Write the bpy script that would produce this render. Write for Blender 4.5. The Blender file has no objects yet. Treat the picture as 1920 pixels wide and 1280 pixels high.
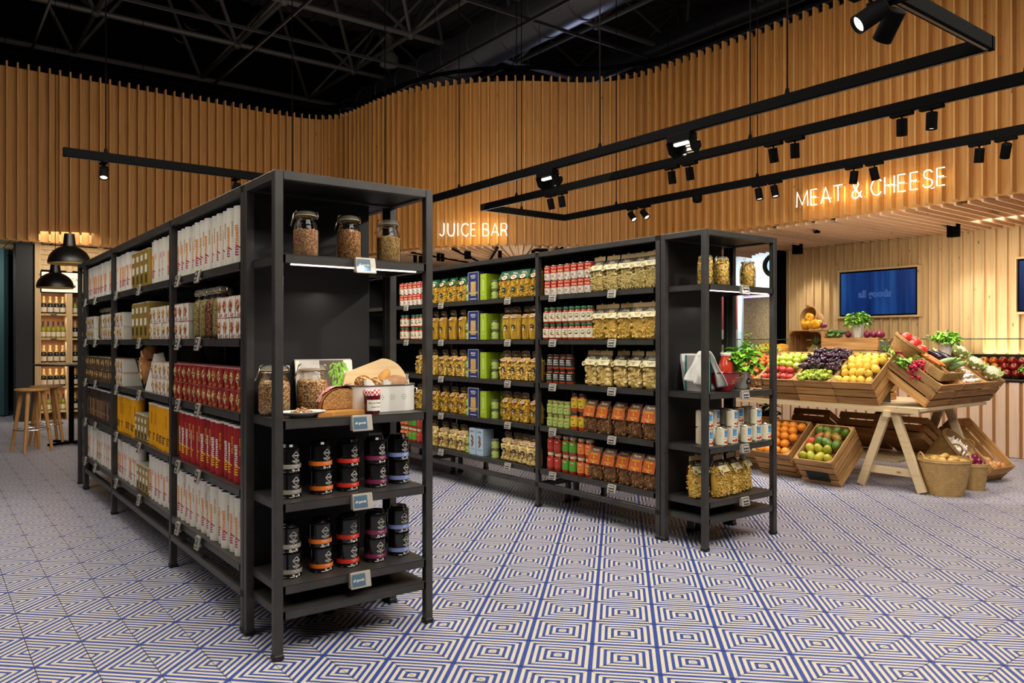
import bpy, bmesh, math, random
from mathutils import Vector, Matrix, Euler
R = math.radians; pi = math.pi; sin = math.sin; cos = math.cos
SC = bpy.context.scene; COL = SC.collection
random.seed(11)
# ---------------------------------------------------------------- camera, world, light, exposure
YAW = 0.6489
cam = bpy.data.cameras.new('camera'); cam.sensor_width = 36; cam.lens = 36 * 1461 / 1920
cam.clip_start = 0.05; cam.clip_end = 100
cam_o = bpy.data.objects.new('camera', cam); COL.objects.link(cam_o)
cam_o.location = (0, 0, 1.34); cam_o.rotation_euler = (pi / 2, 0, -YAW); SC.camera = cam_o
W = bpy.data.worlds.new('hall_world'); SC.world = W; W.use_nodes = True
W.node_tree.nodes['Background'].inputs[0].default_value = (1.0, .9, .8, 1)
W.node_tree.nodes['Background'].inputs[1].default_value = 0.03
SC.view_settings.view_transform = 'Standard'; SC.view_settings.look = 'None'
SC.view_settings.gamma = 1; SC.view_settings.use_curve_mapping = False
SC.view_settings.exposure = 0.0
SC.cycles.use_denoising = True
SC.cycles.max_bounces = 8; SC.cycles.transparent_max_bounces = 16
SC.cycles.diffuse_bounces = 3; SC.cycles.glossy_bounces = 3; SC.cycles.transmission_bounces = 4
SC.cycles.sample_clamp_indirect = 4; SC.cycles.caustics_reflective = False; SC.cycles.caustics_refractive = False
WARM = (1, .94, .83)
def area(name, loc, tgt, size, power, col=WARM, size_y=None, spread=pi):
    l = bpy.data.lights.new(name, 'AREA'); l.energy = power; l.color = col; l.size = size; l.spread = spread
    if size_y: l.shape = 'RECTANGLE'; l.size_y = size_y
    o = bpy.data.objects.new(name, l); COL.objects.link(o); o.location = loc
    o.rotation_euler = (Vector(tgt) - Vector(loc)).to_track_quat('-Z', 'Y').to_euler(); return o
def spot(name, loc, tgt, power, ang=60, blend=.6, col=WARM, rad=.04):
    l = bpy.data.lights.new(name, 'SPOT'); l.energy = power; l.color = col
    l.spot_size = R(ang); l.spot_blend = blend; l.shadow_soft_size = rad
    o = bpy.data.objects.new(name, l); COL.objects.link(o); o.location = loc
    o.rotation_euler = (Vector(tgt) - Vector(loc)).to_track_quat('-Z', 'Y').to_euler(); return o
# large unseen area lights added above the aisles as soft fill
area('hall_fill', (-0.3, 4.5, 4.2), (0.8, 5.2, .6), 3, 130, size_y=6)
area('hall_fill', (2.0, 0.2, 4.4), (2.3, 3.2, .9), 3, 205, size_y=2)
area('hall_fill', (2.6, 6.0, 4.4), (3.5, 5.6, .6), 1.6, 230, size_y=5)
area('hall_fill', (6.2, 1.6, 4.6), (6.0, 4.2, .5), 2, 130, size_y=4)
# added fill on the tall slatted fascia, standing in for spotlight spill
area('fascia_fill', (3.0, 9.0, 3.2), (3.2, 15, 4.7), 6, 46, size_y=1, col=(1, .84, .62))
area('fascia_fill', (5.4, 8.2, 3.2), (8.2, 10.9, 4.7), 3, 22, size_y=1, col=(1, .84, .62))
area('fascia_fill', (6.2, 4.0, 3.2), (9.7, 5.2, 4.6), 6, 22, size_y=1, col=(1, .84, .62))

# ---------------------------------------------------------------- materials
def lin(c):
    if isinstance(c, str):
        c = c.lstrip('#'); c = [int(c[i:i + 2], 16) / 255 for i in (0, 2, 4)]
        c = [x / 12.92 if x < .04045 else ((x + .055) / 1.055) ** 2.4 for x in c]
    return (*c[:3], 1)
def nt(name):
    m = bpy.data.materials.new(name); m.use_nodes = True; t = m.node_tree
    return m, t, t.nodes['Principled BSDF'], t.links
def node(t, typ, **kw):
    n = t.nodes.new(typ)
    for k, v in kw.items():
        if k in n.inputs: n.inputs[k].default_value = v
        else: setattr(n, k, v)
    return n
def ramp(t, stops, interp='LINEAR'):
    n = t.nodes.new('ShaderNodeValToRGB'); n.color_ramp.interpolation = interp; e = n.color_ramp.elements
    while len(e) < len(stops): e.new(.5)
    for x, (p, c) in zip(e, stops): x.position = p; x.color = lin(c)
    return n
def coords(t, L, scale=(1, 1, 1), rnd=True):
    tc = node(t, 'ShaderNodeTexCoord'); mp = node(t, 'ShaderNodeMapping'); mp.inputs['Scale'].default_value = scale
    if rnd:
        oi = node(t, 'ShaderNodeObjectInfo'); ml = node(t, 'ShaderNodeMath', operation='MULTIPLY'); ml.inputs[1].default_value = 37.
        L.new(oi.outputs['Random'], ml.inputs[0]); L.new(ml.outputs[0], mp.inputs['Location'])
    L.new(tc.outputs['Object'], mp.inputs['Vector']); return mp.outputs[0]
MC = {}
def mat(name, col, rough=.5, metal=0., spec=.5, emit=0., coat=0., col2=None, nscale=30., bump=0., tint=0., sub=0.):
    if name in MC: return MC[name]
    m, t, b, L = nt(name); MC[name] = m
    b.inputs['Base Color'].default_value = lin(col); b.inputs['Roughness'].default_value = rough
    b.inputs['Metallic'].default_value = metal; b.inputs['Specular IOR Level'].default_value = spec
    b.inputs['Coat Weight'].default_value = coat
    if sub: b.inputs['Subsurface Weight'].default_value = sub; b.inputs['Subsurface Radius'].default_value = (.01, .005, .003)
    if emit: b.inputs['Emission Color'].default_value = lin(col); b.inputs['Emission Strength'].default_value = emit
    if col2 or bump:
        n = node(t, 'ShaderNodeTexNoise', Scale=nscale, Detail=4.); L.new(coords(t, L), n.inputs['Vector'])
        if col2:
            r = ramp(t, [(.32, col), (.68, col2)]); L.new(n.outputs['Fac'], r.inputs[0]); L.new(r.outputs[0], b.inputs['Base Color'])
        if bump:
            bp = node(t, 'ShaderNodeBump', Strength=bump, Distance=.01); L.new(n.outputs['Fac'], bp.inputs['Height']); L.new(bp.outputs[0], b.inputs['Normal'])
    return m
def wood(name, c1, c2, axis=2, s=9., rough=.55, knots=True, var=.25, c3=None, stretch=.05):
    if name in MC: return MC[name]
    m, t, b, L = nt(name); MC[name] = m
    sc = [s * 4] * 3; sc[axis] = s * stretch * 4; v = coords(t, L, sc)
    n = node(t, 'ShaderNodeTexNoise', Scale=1., Detail=6., Roughness=.6, Distortion=.6); L.new(v, n.inputs['Vector'])
    r = ramp(t, [(.3, c2), (.5, c1), (.7, c1 if c3 is None else c3)]); L.new(n.outputs['Fac'], r.inputs[0]); out = r.outputs[0]
    if knots:
        sc = [7.] * 3; sc[axis] = 3.; vo = node(t, 'ShaderNodeTexVoronoi', Scale=1.); L.new(coords(t, L, sc), vo.inputs['Vector'])
        kr = ramp(t, [(.03, '#6a3d18'), (.1, '#ffffff')]); L.new(vo.outputs['Distance'], kr.inputs[0])
        mx = node(t, 'ShaderNodeMix', data_type='RGBA', blend_type='MULTIPLY'); mx.inputs[0].default_value = .8
        L.new(out, mx.inputs[6]); L.new(kr.outputs[0], mx.inputs[7]); out = mx.outputs[2]
    oi = node(t, 'ShaderNodeObjectInfo'); mr = node(t, 'ShaderNodeMapRange'); mr.inputs[3].default_value = 1 - var; mr.inputs[4].default_value = 1 + var * .35
    L.new(oi.outputs['Random'], mr.inputs[0])
    mx = node(t, 'ShaderNodeMix', data_type='RGBA', blend_type='MULTIPLY'); mx.inputs[0].default_value = 1
    L.new(out, mx.inputs[6]); L.new(mr.outputs[0], mx.inputs[7]); L.new(mx.outputs[2], b.inputs['Base Color'])
    bp = node(t, 'ShaderNodeBump', Strength=.15, Distance=.004); L.new(n.outputs['Fac'], bp.inputs['Height']); L.new(bp.outputs[0], b.inputs['Normal'])
    b.inputs['Roughness'].default_value = rough; return m
def glassy(name, col='#ffffff', clear=.93, rough=.03, ior=1.45, gloss=1.):
    """thin clear sheet: see-through with a fresnel gloss"""
    if name in MC: return MC[name]
    m, t, b, L = nt(name); MC[name] = m; t.nodes.remove(b); out = t.nodes['Material Output']
    tr = node(t, 'ShaderNodeBsdfTransparent'); c = lin(col); tr.inputs[0].default_value = (c[0] * clear, c[1] * clear, c[2] * clear, 1)
    g = node(t, 'ShaderNodeBsdfGlossy', Roughness=rough); f = node(t, 'ShaderNodeFresnel', IOR=ior); mx = node(t, 'ShaderNodeMixShader')
    ml = node(t, 'ShaderNodeMath', operation='MULTIPLY'); ml.inputs[1].default_value = gloss; L.new(f.outputs[0], ml.inputs[0])
    L.new(ml.outputs[0], mx.inputs[0]); L.new(tr.outputs[0], mx.inputs[1]); L.new(g.outputs[0], mx.inputs[2]); L.new(mx.outputs[0], out.inputs[0]); return m
def speck(name, cols, scale=90., rough=.6, bump=.6, stretch=(1, 1, 1)):
    """loose flakes: voronoi cells, each its own colour"""
    if name in MC: return MC[name]
    m, t, b, L = nt(name); MC[name] = m
    v = node(t, 'ShaderNodeTexVoronoi', Scale=scale); L.new(coords(t, L, stretch), v.inputs['Vector'])
    sp = node(t, 'ShaderNodeSeparateColor'); L.new(v.outputs['Color'], sp.inputs[0])
    r = ramp(t, [(i / len(cols), c) for i, c in enumerate(cols)], 'CONSTANT'); L.new(sp.outputs[0], r.inputs[0]); L.new(r.outputs[0], b.inputs['Base Color'])
    bp = node(t, 'ShaderNodeBump', Strength=bump, Distance=.006); bp.invert = True; L.new(v.outputs['Distance'], bp.inputs['Height']); L.new(bp.outputs[0], b.inputs['Normal'])
    b.inputs['Roughness'].default_value = rough; return m
def glow(name, col, strength):
    if name in MC: return MC[name]
    m, t, b, L = nt(name); MC[name] = m; b.inputs['Base Color'].default_value = lin(col)
    b.inputs['Emission Color'].default_value = lin(col); b.inputs['Emission Strength'].default_value = strength; return m

# ---------------------------------------------------------------- mesh helpers
def rot(x=0, y=0, z=0): return Euler((R(x), R(y), R(z))).to_matrix().to_4x4()
def tr(x, y=0, z=0):
    return Matrix.Translation(x if not isinstance(x, (int, float)) else (x, y, z))
def along(d):
    return Vector(d).to_track_quat('Z', 'Y').to_matrix().to_4x4()
TX = {}
def text_geo(s, size, bold=0., cut=0):
    k = (s, size, bold, cut)
    if k not in TX:
        c = bpy.data.curves.new('t', 'FONT'); c.body = s; c.size = size; c.align_x = 'CENTER'; c.align_y = 'CENTER'
        c.resolution_u = 2; c.offset = bold * size; o = bpy.data.objects.new('t', c); COL.objects.link(o)
        d = bpy.context.evaluated_depsgraph_get(); me = bpy.data.meshes.new_from_object(o.evaluated_get(d))
        if cut:   # slice across the letter height so that it can be bent round a tube
            bm = bmesh.new(); bm.from_mesh(me)
            for i in range(cut): bmesh.ops.bisect_plane(bm, geom=bm.verts[:] + bm.edges[:] + bm.faces[:], plane_co=(0, size * (-.35 + .9 * i / (cut - 1)), 0), plane_no=(0, 1, 0))
            bm.to_mesh(me); bm.free()
        TX[k] = ([tuple(v.co[:2]) for v in me.vertices], [tuple(p.vertices) for p in me.polygons])
        bpy.data.objects.remove(o); bpy.data.curves.remove(c); bpy.data.meshes.remove(me)
    return TX[k]
def flat(o, r, u):
    o, r, u = Vector(o), Vector(r), Vector(u); return lambda x, y: o + r * x + u * y
def cyl_map(rad, z0=0., a0=0., vert=False):
    """wrap round a standing cylinder whose front is -Y; vert: text runs upwards"""
    if vert: return lambda x, y: Vector((rad * sin(a0 - y / rad), -rad * cos(a0 - y / rad), z0 + x))
    return lambda x, y: Vector((rad * sin(a0 + x / rad), -rad * cos(a0 + x / rad), z0 + y))
class MB:
    def __init__(s): s.v = []; s.f = []; s.m = []; s.M = None; s.uv = None
    def add(s, vs, fs, mi=0):
        k = len(s.v)
        if s.M is not None: s.v += [tuple(s.M @ Vector(p)) for p in vs]
        else: s.v += [tuple(p) for p in vs]
        s.f += [tuple(i + k for i in f) for f in fs]; s.m += [mi] * len(fs); return s
    def box(s, x, y, z, sx, sy, sz, mi=0, b=0., M=None):
        """centre and size; b chamfers the edges"""
        h = (sx / 2, sy / 2, sz / 2)
        if not b:
            vs = [(x + i * h[0], y + j * h[1], z + k * h[2]) for i in (-1, 1) for j in (-1, 1) for k in (-1, 1)]
            fs = [(0, 1, 3, 2), (4, 6, 7, 5), (0, 4, 5, 1), (2, 3, 7, 6), (0, 2, 6, 4), (1, 5, 7, 3)]
        else:
            vs = []; ix = {}
            for i in (-1, 1):
                for j in (-1, 1):
                    for k in (-1, 1):
                        sg = (i, j, k)
                        for a in range(3):
                            ix[(i, j, k, a)] = len(vs)
                            vs.append((x + i * (h[0] - (b if a != 0 else 0)), y + j * (h[1] - (b if a != 1 else 0)), z + k * (h[2] - (b if a != 2 else 0))))
            fs = []
            for a in range(3):
                u, w = (a + 1) % 3, (a + 2) % 3
                for sg in (-1, 1):
                    q = []
                    for (p1, p2) in ((-1, -1), (1, -1), (1, 1), (-1, 1)):
                        c = [0, 0, 0]; c[a] = sg; c[u] = p1; c[w] = p2; q.append(ix[(*c, a)])
                    fs.append(tuple(q if sg > 0 else q[::-1]))
            for a in range(3):
                u, w = (a + 1) % 3, (a + 2) % 3
                for p1 in (-1, 1):
                    for p2 in (-1, 1):
                        c0 = [0, 0, 0]; c0[a] = -1; c0[u] = p1; c0[w] = p2; c1 = c0[:]; c1[a] = 1
                        q = [ix[(*c0, u)], ix[(*c1, u)], ix[(*c1, w)], ix[(*c0, w)]]
                        fs.append(tuple(q if p1 * p2 < 0 else q[::-1]))
            for i in (-1, 1):
                for j in (-1, 1):
                    for k in (-1, 1):
                        q = [ix[(i, j, k, a)] for a in range(3)]; fs.append(tuple(q if i * j * k > 0 else q[::-1]))
        if M is not None: vs = [tuple(M @ Vector(p)) for p in vs]
        return s.add(vs, fs, mi)
    def lathe(s, prof, n=16, mi=0, c=(0, 0, 0), M=None, arc=None, sx=1., sy=1.):
        vs = []; rings = []; full = arc is None; a0, a1 = (0, 2 * pi) if full else arc; cnt = n if full else n + 1
        for (r, z) in prof:
            if r < 1e-6: rings.append([len(vs)]); vs.append((c[0], c[1], c[2] + z))
            else:
                rings.append(list(range(len(vs), len(vs) + cnt)))
                for i in range(cnt):
                    a = a0 + (a1 - a0) * i / n; vs.append((c[0] + sx * r * cos(a), c[1] + sy * r * sin(a), c[2] + z))
        fs = []
        for A, B in zip(rings, rings[1:]):
            for i in range(n):
                j = (i + 1) % cnt
                if len(A) == 1 and len(B) == 1: continue
                if len(A) == 1: fs.append((A[0], B[j], B[i]))
                elif len(B) == 1: fs.append((A[i], A[j], B[0]))
                else: fs.append((A[i], A[j], B[j], B[i]))
        if M is not None: vs = [tuple(M @ Vector(p)) for p in vs]
        return s.add(vs, fs, mi)
    def ball(s, c, r, nu=10, nv=6, mi=0, sq=(1, 1, 1), M=None, jit=0.):
        pr = [(r * sin(pi * i / nv), -r * cos(pi * i / nv)) for i in range(nv + 1)]; pr[0] = (0, -r); pr[-1] = (0, r)
        m = MB(); m.lathe(pr, nu)
        vs = [Vector((p[0] * sq[0], p[1] * sq[1], p[2] * sq[2])) * (1 + random.uniform(-jit, jit)) for p in m.v]
        if M is not None: vs = [M @ p for p in vs]
        return s.add([p + Vector(c) for p in vs], m.f, mi)
    def tube(s, pts, r, n=8, mi=0, closed=False, caps=True):
        pts = [Vector(p) for p in pts]; N = len(pts); rr = r if isinstance(r, (list, tuple)) else [r] * N; vs = []; fs = []; up = None
        for i, p in enumerate(pts):
            a = pts[(i - 1) % N] if closed or i else p; b = pts[(i + 1) % N] if closed or i < N - 1 else p
            d = (b - a).normalized()
            if up is None: up = Vector((0, 0, 1)) if abs(d.z) < .9 else Vector((1, 0, 0))
            x = d.cross(up).normalized(); up = x.cross(d).normalized()
            for k in range(n): t = 2 * pi * k / n; vs.append(p + (x * cos(t) + up * sin(t)) * rr[i])
        for i in range(N if closed else N - 1):
            A = i * n; B = ((i + 1) % N) * n
            for k in range(n): l = (k + 1) % n; fs.append((A + k, A + l, B + l, B + k))
        if caps and not closed: fs += [tuple(range(n))[::-1], tuple(range((N - 1) * n, N * n))]
        return s.add(vs, fs, mi)
    def prism(s, poly, z0, z1, mi=0, M=None):
        n = len(poly); vs = [(x, y, z0) for x, y in poly] + [(x, y, z1) for x, y in poly]
        fs = [tuple(range(n))[::-1], tuple(range(n, 2 * n))] + [(i, (i + 1) % n, n + (i + 1) % n, n + i) for i in range(n)]
        if M is not None: vs = [tuple(M @ Vector(p)) for p in vs]
        return s.add(vs, fs, mi)
    def text(s, st, size, fn, mi=0, bold=.0, cut=0):
        v, f = text_geo(st, size, bold, cut); return s.add([fn(x, y) for x, y in v], f, mi)
    def quad(s, p, mi=0): return s.add(p, [tuple(range(len(p)))], mi)
    def mesh(s, name, mats, smooth=None):
        me = bpy.data.meshes.new(name); me.from_pydata(s.v, [], s.f)
        for m in (mats if isinstance(mats, (list, tuple)) else [mats]): me.materials.append(m)
        if any(s.m): me.polygons.foreach_set('material_index', s.m)
        if s.uv:
            l = me.uv_layers.new(name='UVMap'); l.data.foreach_set('uv', [c for lp in me.loops for c in s.uv[lp.vertex_index]])
        if smooth is not None: me.shade_smooth(); me.set_sharp_from_angle(angle=R(smooth))
        me.update(); return me
KIDS = {}
def link(name, me, parent=None, loc=None, rt=None):
    o = bpy.data.objects.new(name, me); COL.objects.link(o)
    if parent is not None: o.parent = parent; KIDS.setdefault(parent.name, []).append(o)
    if loc is not None: o.location = loc
    if rt is not None: o.rotation_euler = rt if not isinstance(rt, (int, float)) else (0, 0, rt)
    return o
def obj(name, mb, mats, parent=None, smooth=None, loc=None, rt=None, stuff=False, label=None):
    o = link(name, mb.mesh(name, mats, smooth), parent, loc, rt)
    if stuff: o['kind'] = 'stuff'
    if label: o['label'] = label
    return o
def tag(o, label, cat, group=None):
    o['label'] = label; o['category'] = cat
    if group: o['group'] = group
    return o
def thing(name, label, cat, loc=(0, 0, 0), rt=0., group=None):
    return tag(link(name, None, None, loc, rt), label, cat, group)
def struct(name, mb, mats, smooth=None, parent=None, loc=None):
    o = obj(name, mb, mats, parent, smooth, loc)
    if parent is None: o['kind'] = 'structure'
    return o
def dup(o, parent=None):
    c = o.copy(); COL.objects.link(c)
    if parent is not None: c.parent = parent; KIDS.setdefault(parent.name, []).append(c)
    for ch in KIDS.get(o.name, []): dup(ch, c)
    return c
class Kind:
    """build one thing on first use, copy it (parts and sub-parts) afterwards"""
    def __init__(s, fn, *a, **k): s.fn = fn; s.a = a; s.k = k; s.o = None
    def put(s, loc, rt=0., label='', group=None, scale=None):
        if s.o is None: s.o = o = s.fn(*s.a, **s.k)
        else: o = dup(s.o)
        o.location = loc; o.rotation_euler = (0, 0, rt) if isinstance(rt, (int, float)) else rt
        o.scale = (scale,) * 3 if isinstance(scale, (int, float)) else (scale or (1, 1, 1))
        o['label'] = label
        if group: o['group'] = group
        elif 'group' in o: del o['group']
        return o
def proto(name, cat): o = link(name, None); o['category'] = cat; return o
ORD = 'first second third fourth fifth sixth seventh eighth ninth tenth eleventh twelfth thirteenth fourteenth fifteenth sixteenth seventeenth eighteenth nineteenth twentieth'.split()
ORD += ['twenty-' + w for w in ORD[:9]]
U = random.uniform
# ---------------------------------------------------------------- palette
PINE = wood('pine_slat', '#cf9450', '#b87c3c', 2, 9, .6, True, .16, '#d8a25e')
PINEB = wood('pine_board', '#c9924f', '#b57e40', 2, 6, .65, False, .12)
PINEX = wood('pine_soffit', '#f0c8a0', '#e0b080', 0, 8, .6, True, .14, '#ecc08c')
PALE = wood('pale_panel', '#e8c690', '#dab47c', 2, 6, .6, True, .08)
WASH = wood('whitewashed_slat', '#e6c3a6', '#d9b090', 2, 8, .6, False, .06)
CRATE = wood('crate_wood', '#bd8a50', '#8a5a29', 0, 10, .7, True, .42, '#d6a86c')
CRATED = wood('old_crate_wood', '#bb8750', '#8f6135', 0, 10, .75, True, .2, '#cb965e')
TABLEW = wood('raw_spruce', '#e2c79c', '#cfae7c', 1, 7, .6, True, .08)
OAK = wood('oak', '#c08a4c', '#a77136', 2, 8, .5, False, .1)
BOARD = wood('maple_board', '#e3c391', '#cda268', 0, 7, .5, False, .05)
STEEL = mat('black_steel', '#2f2c2a', .42, .0, .5, col2='#393633', nscale=14)
PANEL = mat('black_panel', '#1b1a1a', .5, 0, .4)
BLACK = mat('matt_black', '#040404', .8, 0, .06)
RUBBER = mat('rubber', '#141313', .6)
DARK = mat('dark_void', '#050505', .9, spec=.1)
CHROME = mat('chrome', '#d8d4cc', .18, 1.)
ALU = mat('brushed_aluminium', '#b9b2a6', .35, .25)
LIDGL = mat('thick_glass', '#e8eee0', .06); LIDGL.node_tree.nodes['Principled BSDF'].inputs['Alpha'].default_value = .13
CASEGL = glassy('case_glass', '#fdfff8', .97, .04, 1.4, .3)
WHITE = mat('white_print', '#efeadf', .55)
CREAM = mat('cream_card', '#e9e3d3', .6)
LED = glow('led_strip', '#ffe9d8', 4.)
LAMP = glow('lamp_lens', '#fff2dc', 3.)
NEON = glow('neon_tube', '#fff3da', 2.6)
GLASS = glassy('clear_glass', '#ffffff', .985, gloss=.7); FILM = glassy('clear_film', '#fffdf5', .99, .16, 1.4, .3)
ACRYL = glassy('clear_acrylic', '#ffffff', .97, .1, 1.45, .12)
CHALK = mat('chalkboard', '#121211', .7)
LEAF = mat('basil_leaf', '#72b828', .45, col2='#9fd848', nscale=25)
LEAFD = mat('dark_leaf', '#549026', .5, col2='#7fb03c', nscale=25)
STEM = mat('green_stem', '#7da03a', .6)

# ---------------------------------------------------------------- floor of 20 cm tiles
def tile_mat():
    m, t, b, L = nt('striped_tile'); uv = node(t, 'ShaderNodeUVMap'); sp = node(t, 'ShaderNodeSeparateXYZ'); L.new(uv.outputs[0], sp.inputs[0])
    def M(op, a, c=None):
        n = node(t, 'ShaderNodeMath', operation=op)
        for i, x in enumerate((a, c)):
            if x is None: continue
            if isinstance(x, (int, float)): n.inputs[i].default_value = x
            else: L.new(x, n.inputs[i])
        return n.outputs[0]
    s = M('ADD', sp.outputs[0], sp.outputs[1]); d = M('SUBTRACT', 1., M('ABSOLUTE', M('SUBTRACT', s, 1.)))
    f = M('FRACT', M('ADD', M('DIVIDE', M('SUBTRACT', d, .1), .208), 4.)); blue = M('LESS_THAN', f, .48)
    n = node(t, 'ShaderNodeTexNoise', Scale=160., Detail=2.); L.new(coords(t, L), n.inputs['Vector'])
    r1 = ramp(t, [(.35, '#cdc4ae'), (.65, '#dad1bc')]); r2 = ramp(t, [(.4, '#2a3c8e'), (.62, '#4057a0')])
    L.new(n.outputs['Fac'], r1.inputs[0]); L.new(n.outputs['Fac'], r2.inputs[0])
    mx = node(t, 'ShaderNodeMix', data_type='RGBA'); L.new(blue, mx.inputs[0]); L.new(r1.outputs[0], mx.inputs[6]); L.new(r2.outputs[0], mx.inputs[7])
    L.new(mx.outputs[2], b.inputs['Base Color']); b.inputs['Roughness'].default_value = .42; b.inputs['Specular IOR Level'].default_value = .35; return m
TILE = tile_mat()
TX0, TY0, TS = .1716, .1389, .2
fl = MB(); fl.quad([(-6, -3, -.0025), (17, -3, -.0025), (17, 20, -.0025), (-6, 20, -.0025)])
FLOOR = struct('floor', fl, mat('grout', '#3a2f2c', .9))
def tile_geo(mb, x, y, flip, g=.0011):
    h = TS / 2 - g; k = len(mb.v); e = .0015
    mb.add([(x - h, y - h, -.003), (x + h, y - h, -.003), (x + h, y + h, -.003), (x - h, y + h, -.003), (x - h + e, y - h + e, 0), (x + h - e, y - h + e, 0), (x + h - e, y + h - e, 0), (x - h + e, y + h - e, 0)],
           [(4, 5, 6, 7), (0, 1, 5, 4), (1, 2, 6, 5), (2, 3, 7, 6), (3, 0, 4, 7)])
    q = [(0, 0), (1, 0), (1, 1), (0, 1)]
    if flip: q = [(1 - a, b) for a, b in q]
    mb.uv += q + q
tiles = []
cw, sw = cos(YAW), sin(YAW)
for i in range(-26, 76):
    for j in range(-6, 98):
        x, y = TX0 + (i + .5) * TS, TY0 + (j + .5) * TS; fw = x * sw + y * cw; rt_ = x * cw - y * sw
        if x > 15.5 or y > 18: continue
        seen = fw > 2.9 and abs(rt_) < fw * .667 + .12
        if seen and ((1.2 < x < 1.9 and 3.4 < y < 7.9) or (4.0 < x < 4.7 and 3.5 < y < 8)): d = fw + 30
        else: d = fw if seen else 99
        # diamond centres sit where (index sum) is even, counted from the corner nearest (2.37, 2.34)
        tiles.append((d, x, y, (i - 11 + j - 11) % 2 == 1))
tiles.sort(); tm = []
for fl_ in (False, True):
    mb = MB(); mb.uv = []; tile_geo(mb, 0, 0, fl_); tm.append(mb.mesh('tile', TILE))
for d, x, y, f in tiles[:300]: link('tile', tm[f], FLOOR, (x, y, 0))
mb = MB(); mb.uv = []
for d, x, y, f in tiles[300:]: tile_geo(mb, x, y, f)
obj('tile_field', mb, TILE, FLOOR, stuff=True)

# ---------------------------------------------------------------- tall slatted fascia, hung from 3.0 to 5.8 m
ZB, ZT = 3.0, 5.8
path = [(-4, 15), (5.6, 15), (5.95, 14.95), (6.39, 14.81), (6.7, 14.45), (6.82, 13.94), (6.87, 13.13), (6.98, 12.38), (7.19, 11.74), (7.44, 11.33), (7.71, 10.97), (8.02, 10.67), (8.4, 10.38), (8.79, 10.15), (9.15, 9.91), (9.43, 9.6), (9.6, 9.32), (9.68, 9.1), (9.72, 8.76), (9.72, 0.5)]
def smooth_path(p, n=6):
    o = []
    for i in range(len(p) - 1):
        a, b, c, d = [Vector(p[max(0, min(len(p) - 1, k))]) for k in (i - 1, i, i + 1, i + 2)]
        if (c - b).length > 3: o.append(b.copy()); continue
        if (b - a).length > 3: a = b - (c - b)
        if (d - c).length > 3: d = c + (c - b)
        for k in range(n):
            t = k / n; o.append(.5 * ((2 * b) + (c - a) * t + (2 * a - 5 * b + 4 * c - d) * t * t + (3 * b - a - 3 * c + d) * t ** 3))
    o.append(Vector(p[-1])); return o
def resample(p, step):
    o = []; acc = 0.
    for a, b in zip(p, p[1:]):
        l = (b - a).length; t = acc
        while t < l: o.append((a + (b - a) * (t / l), (b - a).normalized())); t += step
        acc = t - l
    return o
FP = resample(smooth_path(path), .15)
# inner side (towards the shop) is to the right of the running direction
def inward(d): return Vector((d.y, -d.x))
segs = {'wall_left': [], 'wall_back': [], 'wall_right': []}
for p, d in FP:
    segs['wall_left' if p.x < 5.7 else 'wall_right' if p.y < 8.9 else 'wall_back'].append((p, d))
keys = list(segs)
fin = MB(); fin.box(0, 0, 0, .026, .115, ZT - ZB + .06, b=.002); fin_me = fin.mesh('slat', PINE)
for k in keys:
    s = segs[k]; nx = keys.index(k) + 1
    pts = [(p, d) for p, d in s] + ([segs[keys[nx]][0]] if nx < 3 else [])
    mb = MB()
    for z0, z1 in ((ZB - .012, ZT),):
        for (p, d), (q, e) in zip(pts, pts[1:]):
            a, b = p, q; n1, n2 = -inward(d) * .03, -inward(e) * .03
            mb.add([(a.x, a.y, z0), (b.x, b.y, z0), (b.x, b.y, z1), (a.x, a.y, z1), (a.x + n1.x, a.y + n1.y, z0), (b.x + n2.x, b.y + n2.y, z0), (b.x + n2.x, b.y + n2.y, z1), (a.x + n1.x, a.y + n1.y, z1)],
                   [(0, 1, 2, 3), (7, 6, 5, 4), (0, 4, 5, 1), (3, 2, 6, 7)])
    w = struct(k, mb, PINEB)
    for p, d in s:
        n = inward(d) * .055
        link('slat', fin_me, w, (p.x + n.x, p.y + n.y, (ZB + ZT) / 2 + .03), math.atan2(d.y, d.x))
mb = MB(); mb.tube([(p.x - inward(d).x * .25, p.y - inward(d).y * .25, ZT + .32) for p, d in FP[::3]], .035, 6)
struct('trim_1', mb, BLACK, 60)
for i in range(6, len(FP), 14):
    p, d = FP[i]; q = p - inward(d) * .25
    mb.tube([(q.x, q.y, ZT + .3), (q.x, q.y, 9.2)], .006, 4)
struct('trim_2', mb, BLACK)

# soffit boards behind the fascia (run square to it)
def soffit(name, x0, x1, pts, depth, mt, fan=False):
    base = MB()
    return base
sof = MB(); sof.box(11.08, 4.6, 3.07, 2.6, 8.6, .03); SOFR = struct('ceiling_counter', sof, mat('soffit_gap', '#3b2614', .8))
pk = MB(); pk.box(0, 0, 0, 2.55, .128, .05, b=.003); pm = pk.mesh('plank', PINEX)
sl = MB(); sl.box(0, 0, 0, 2.52, .026, .085, b=.002); slm = sl.mesh('slat', PINEX)
for i in range(56):
    link('plank', pm, SOFR, (11.0, .5 + i * .15, 3.03))
    link('slat', slm, SOFR, (11.0, .575 + i * .15, 2.99))
sof = MB(); sof.box(1.4, 16.4, 3.07, 11.2, 2.7, .03); SOFL = struct('ceiling_bottle_bar', sof, mat('soffit_gap', '#3b2614', .8))
pk = MB(); pk.box(0, 0, 0, .128, 2.55, .05, b=.003); pm = pk.mesh('plank', PALE)
for i in range(50): link('plank', pm, SOFL, (-1.6 + i * .15, 16.3, 3.025))
fan = [(p, d) for p, d in FP if 5.9 < p.x < 9.72 and p.y > 8.6]
base = MB()
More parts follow.
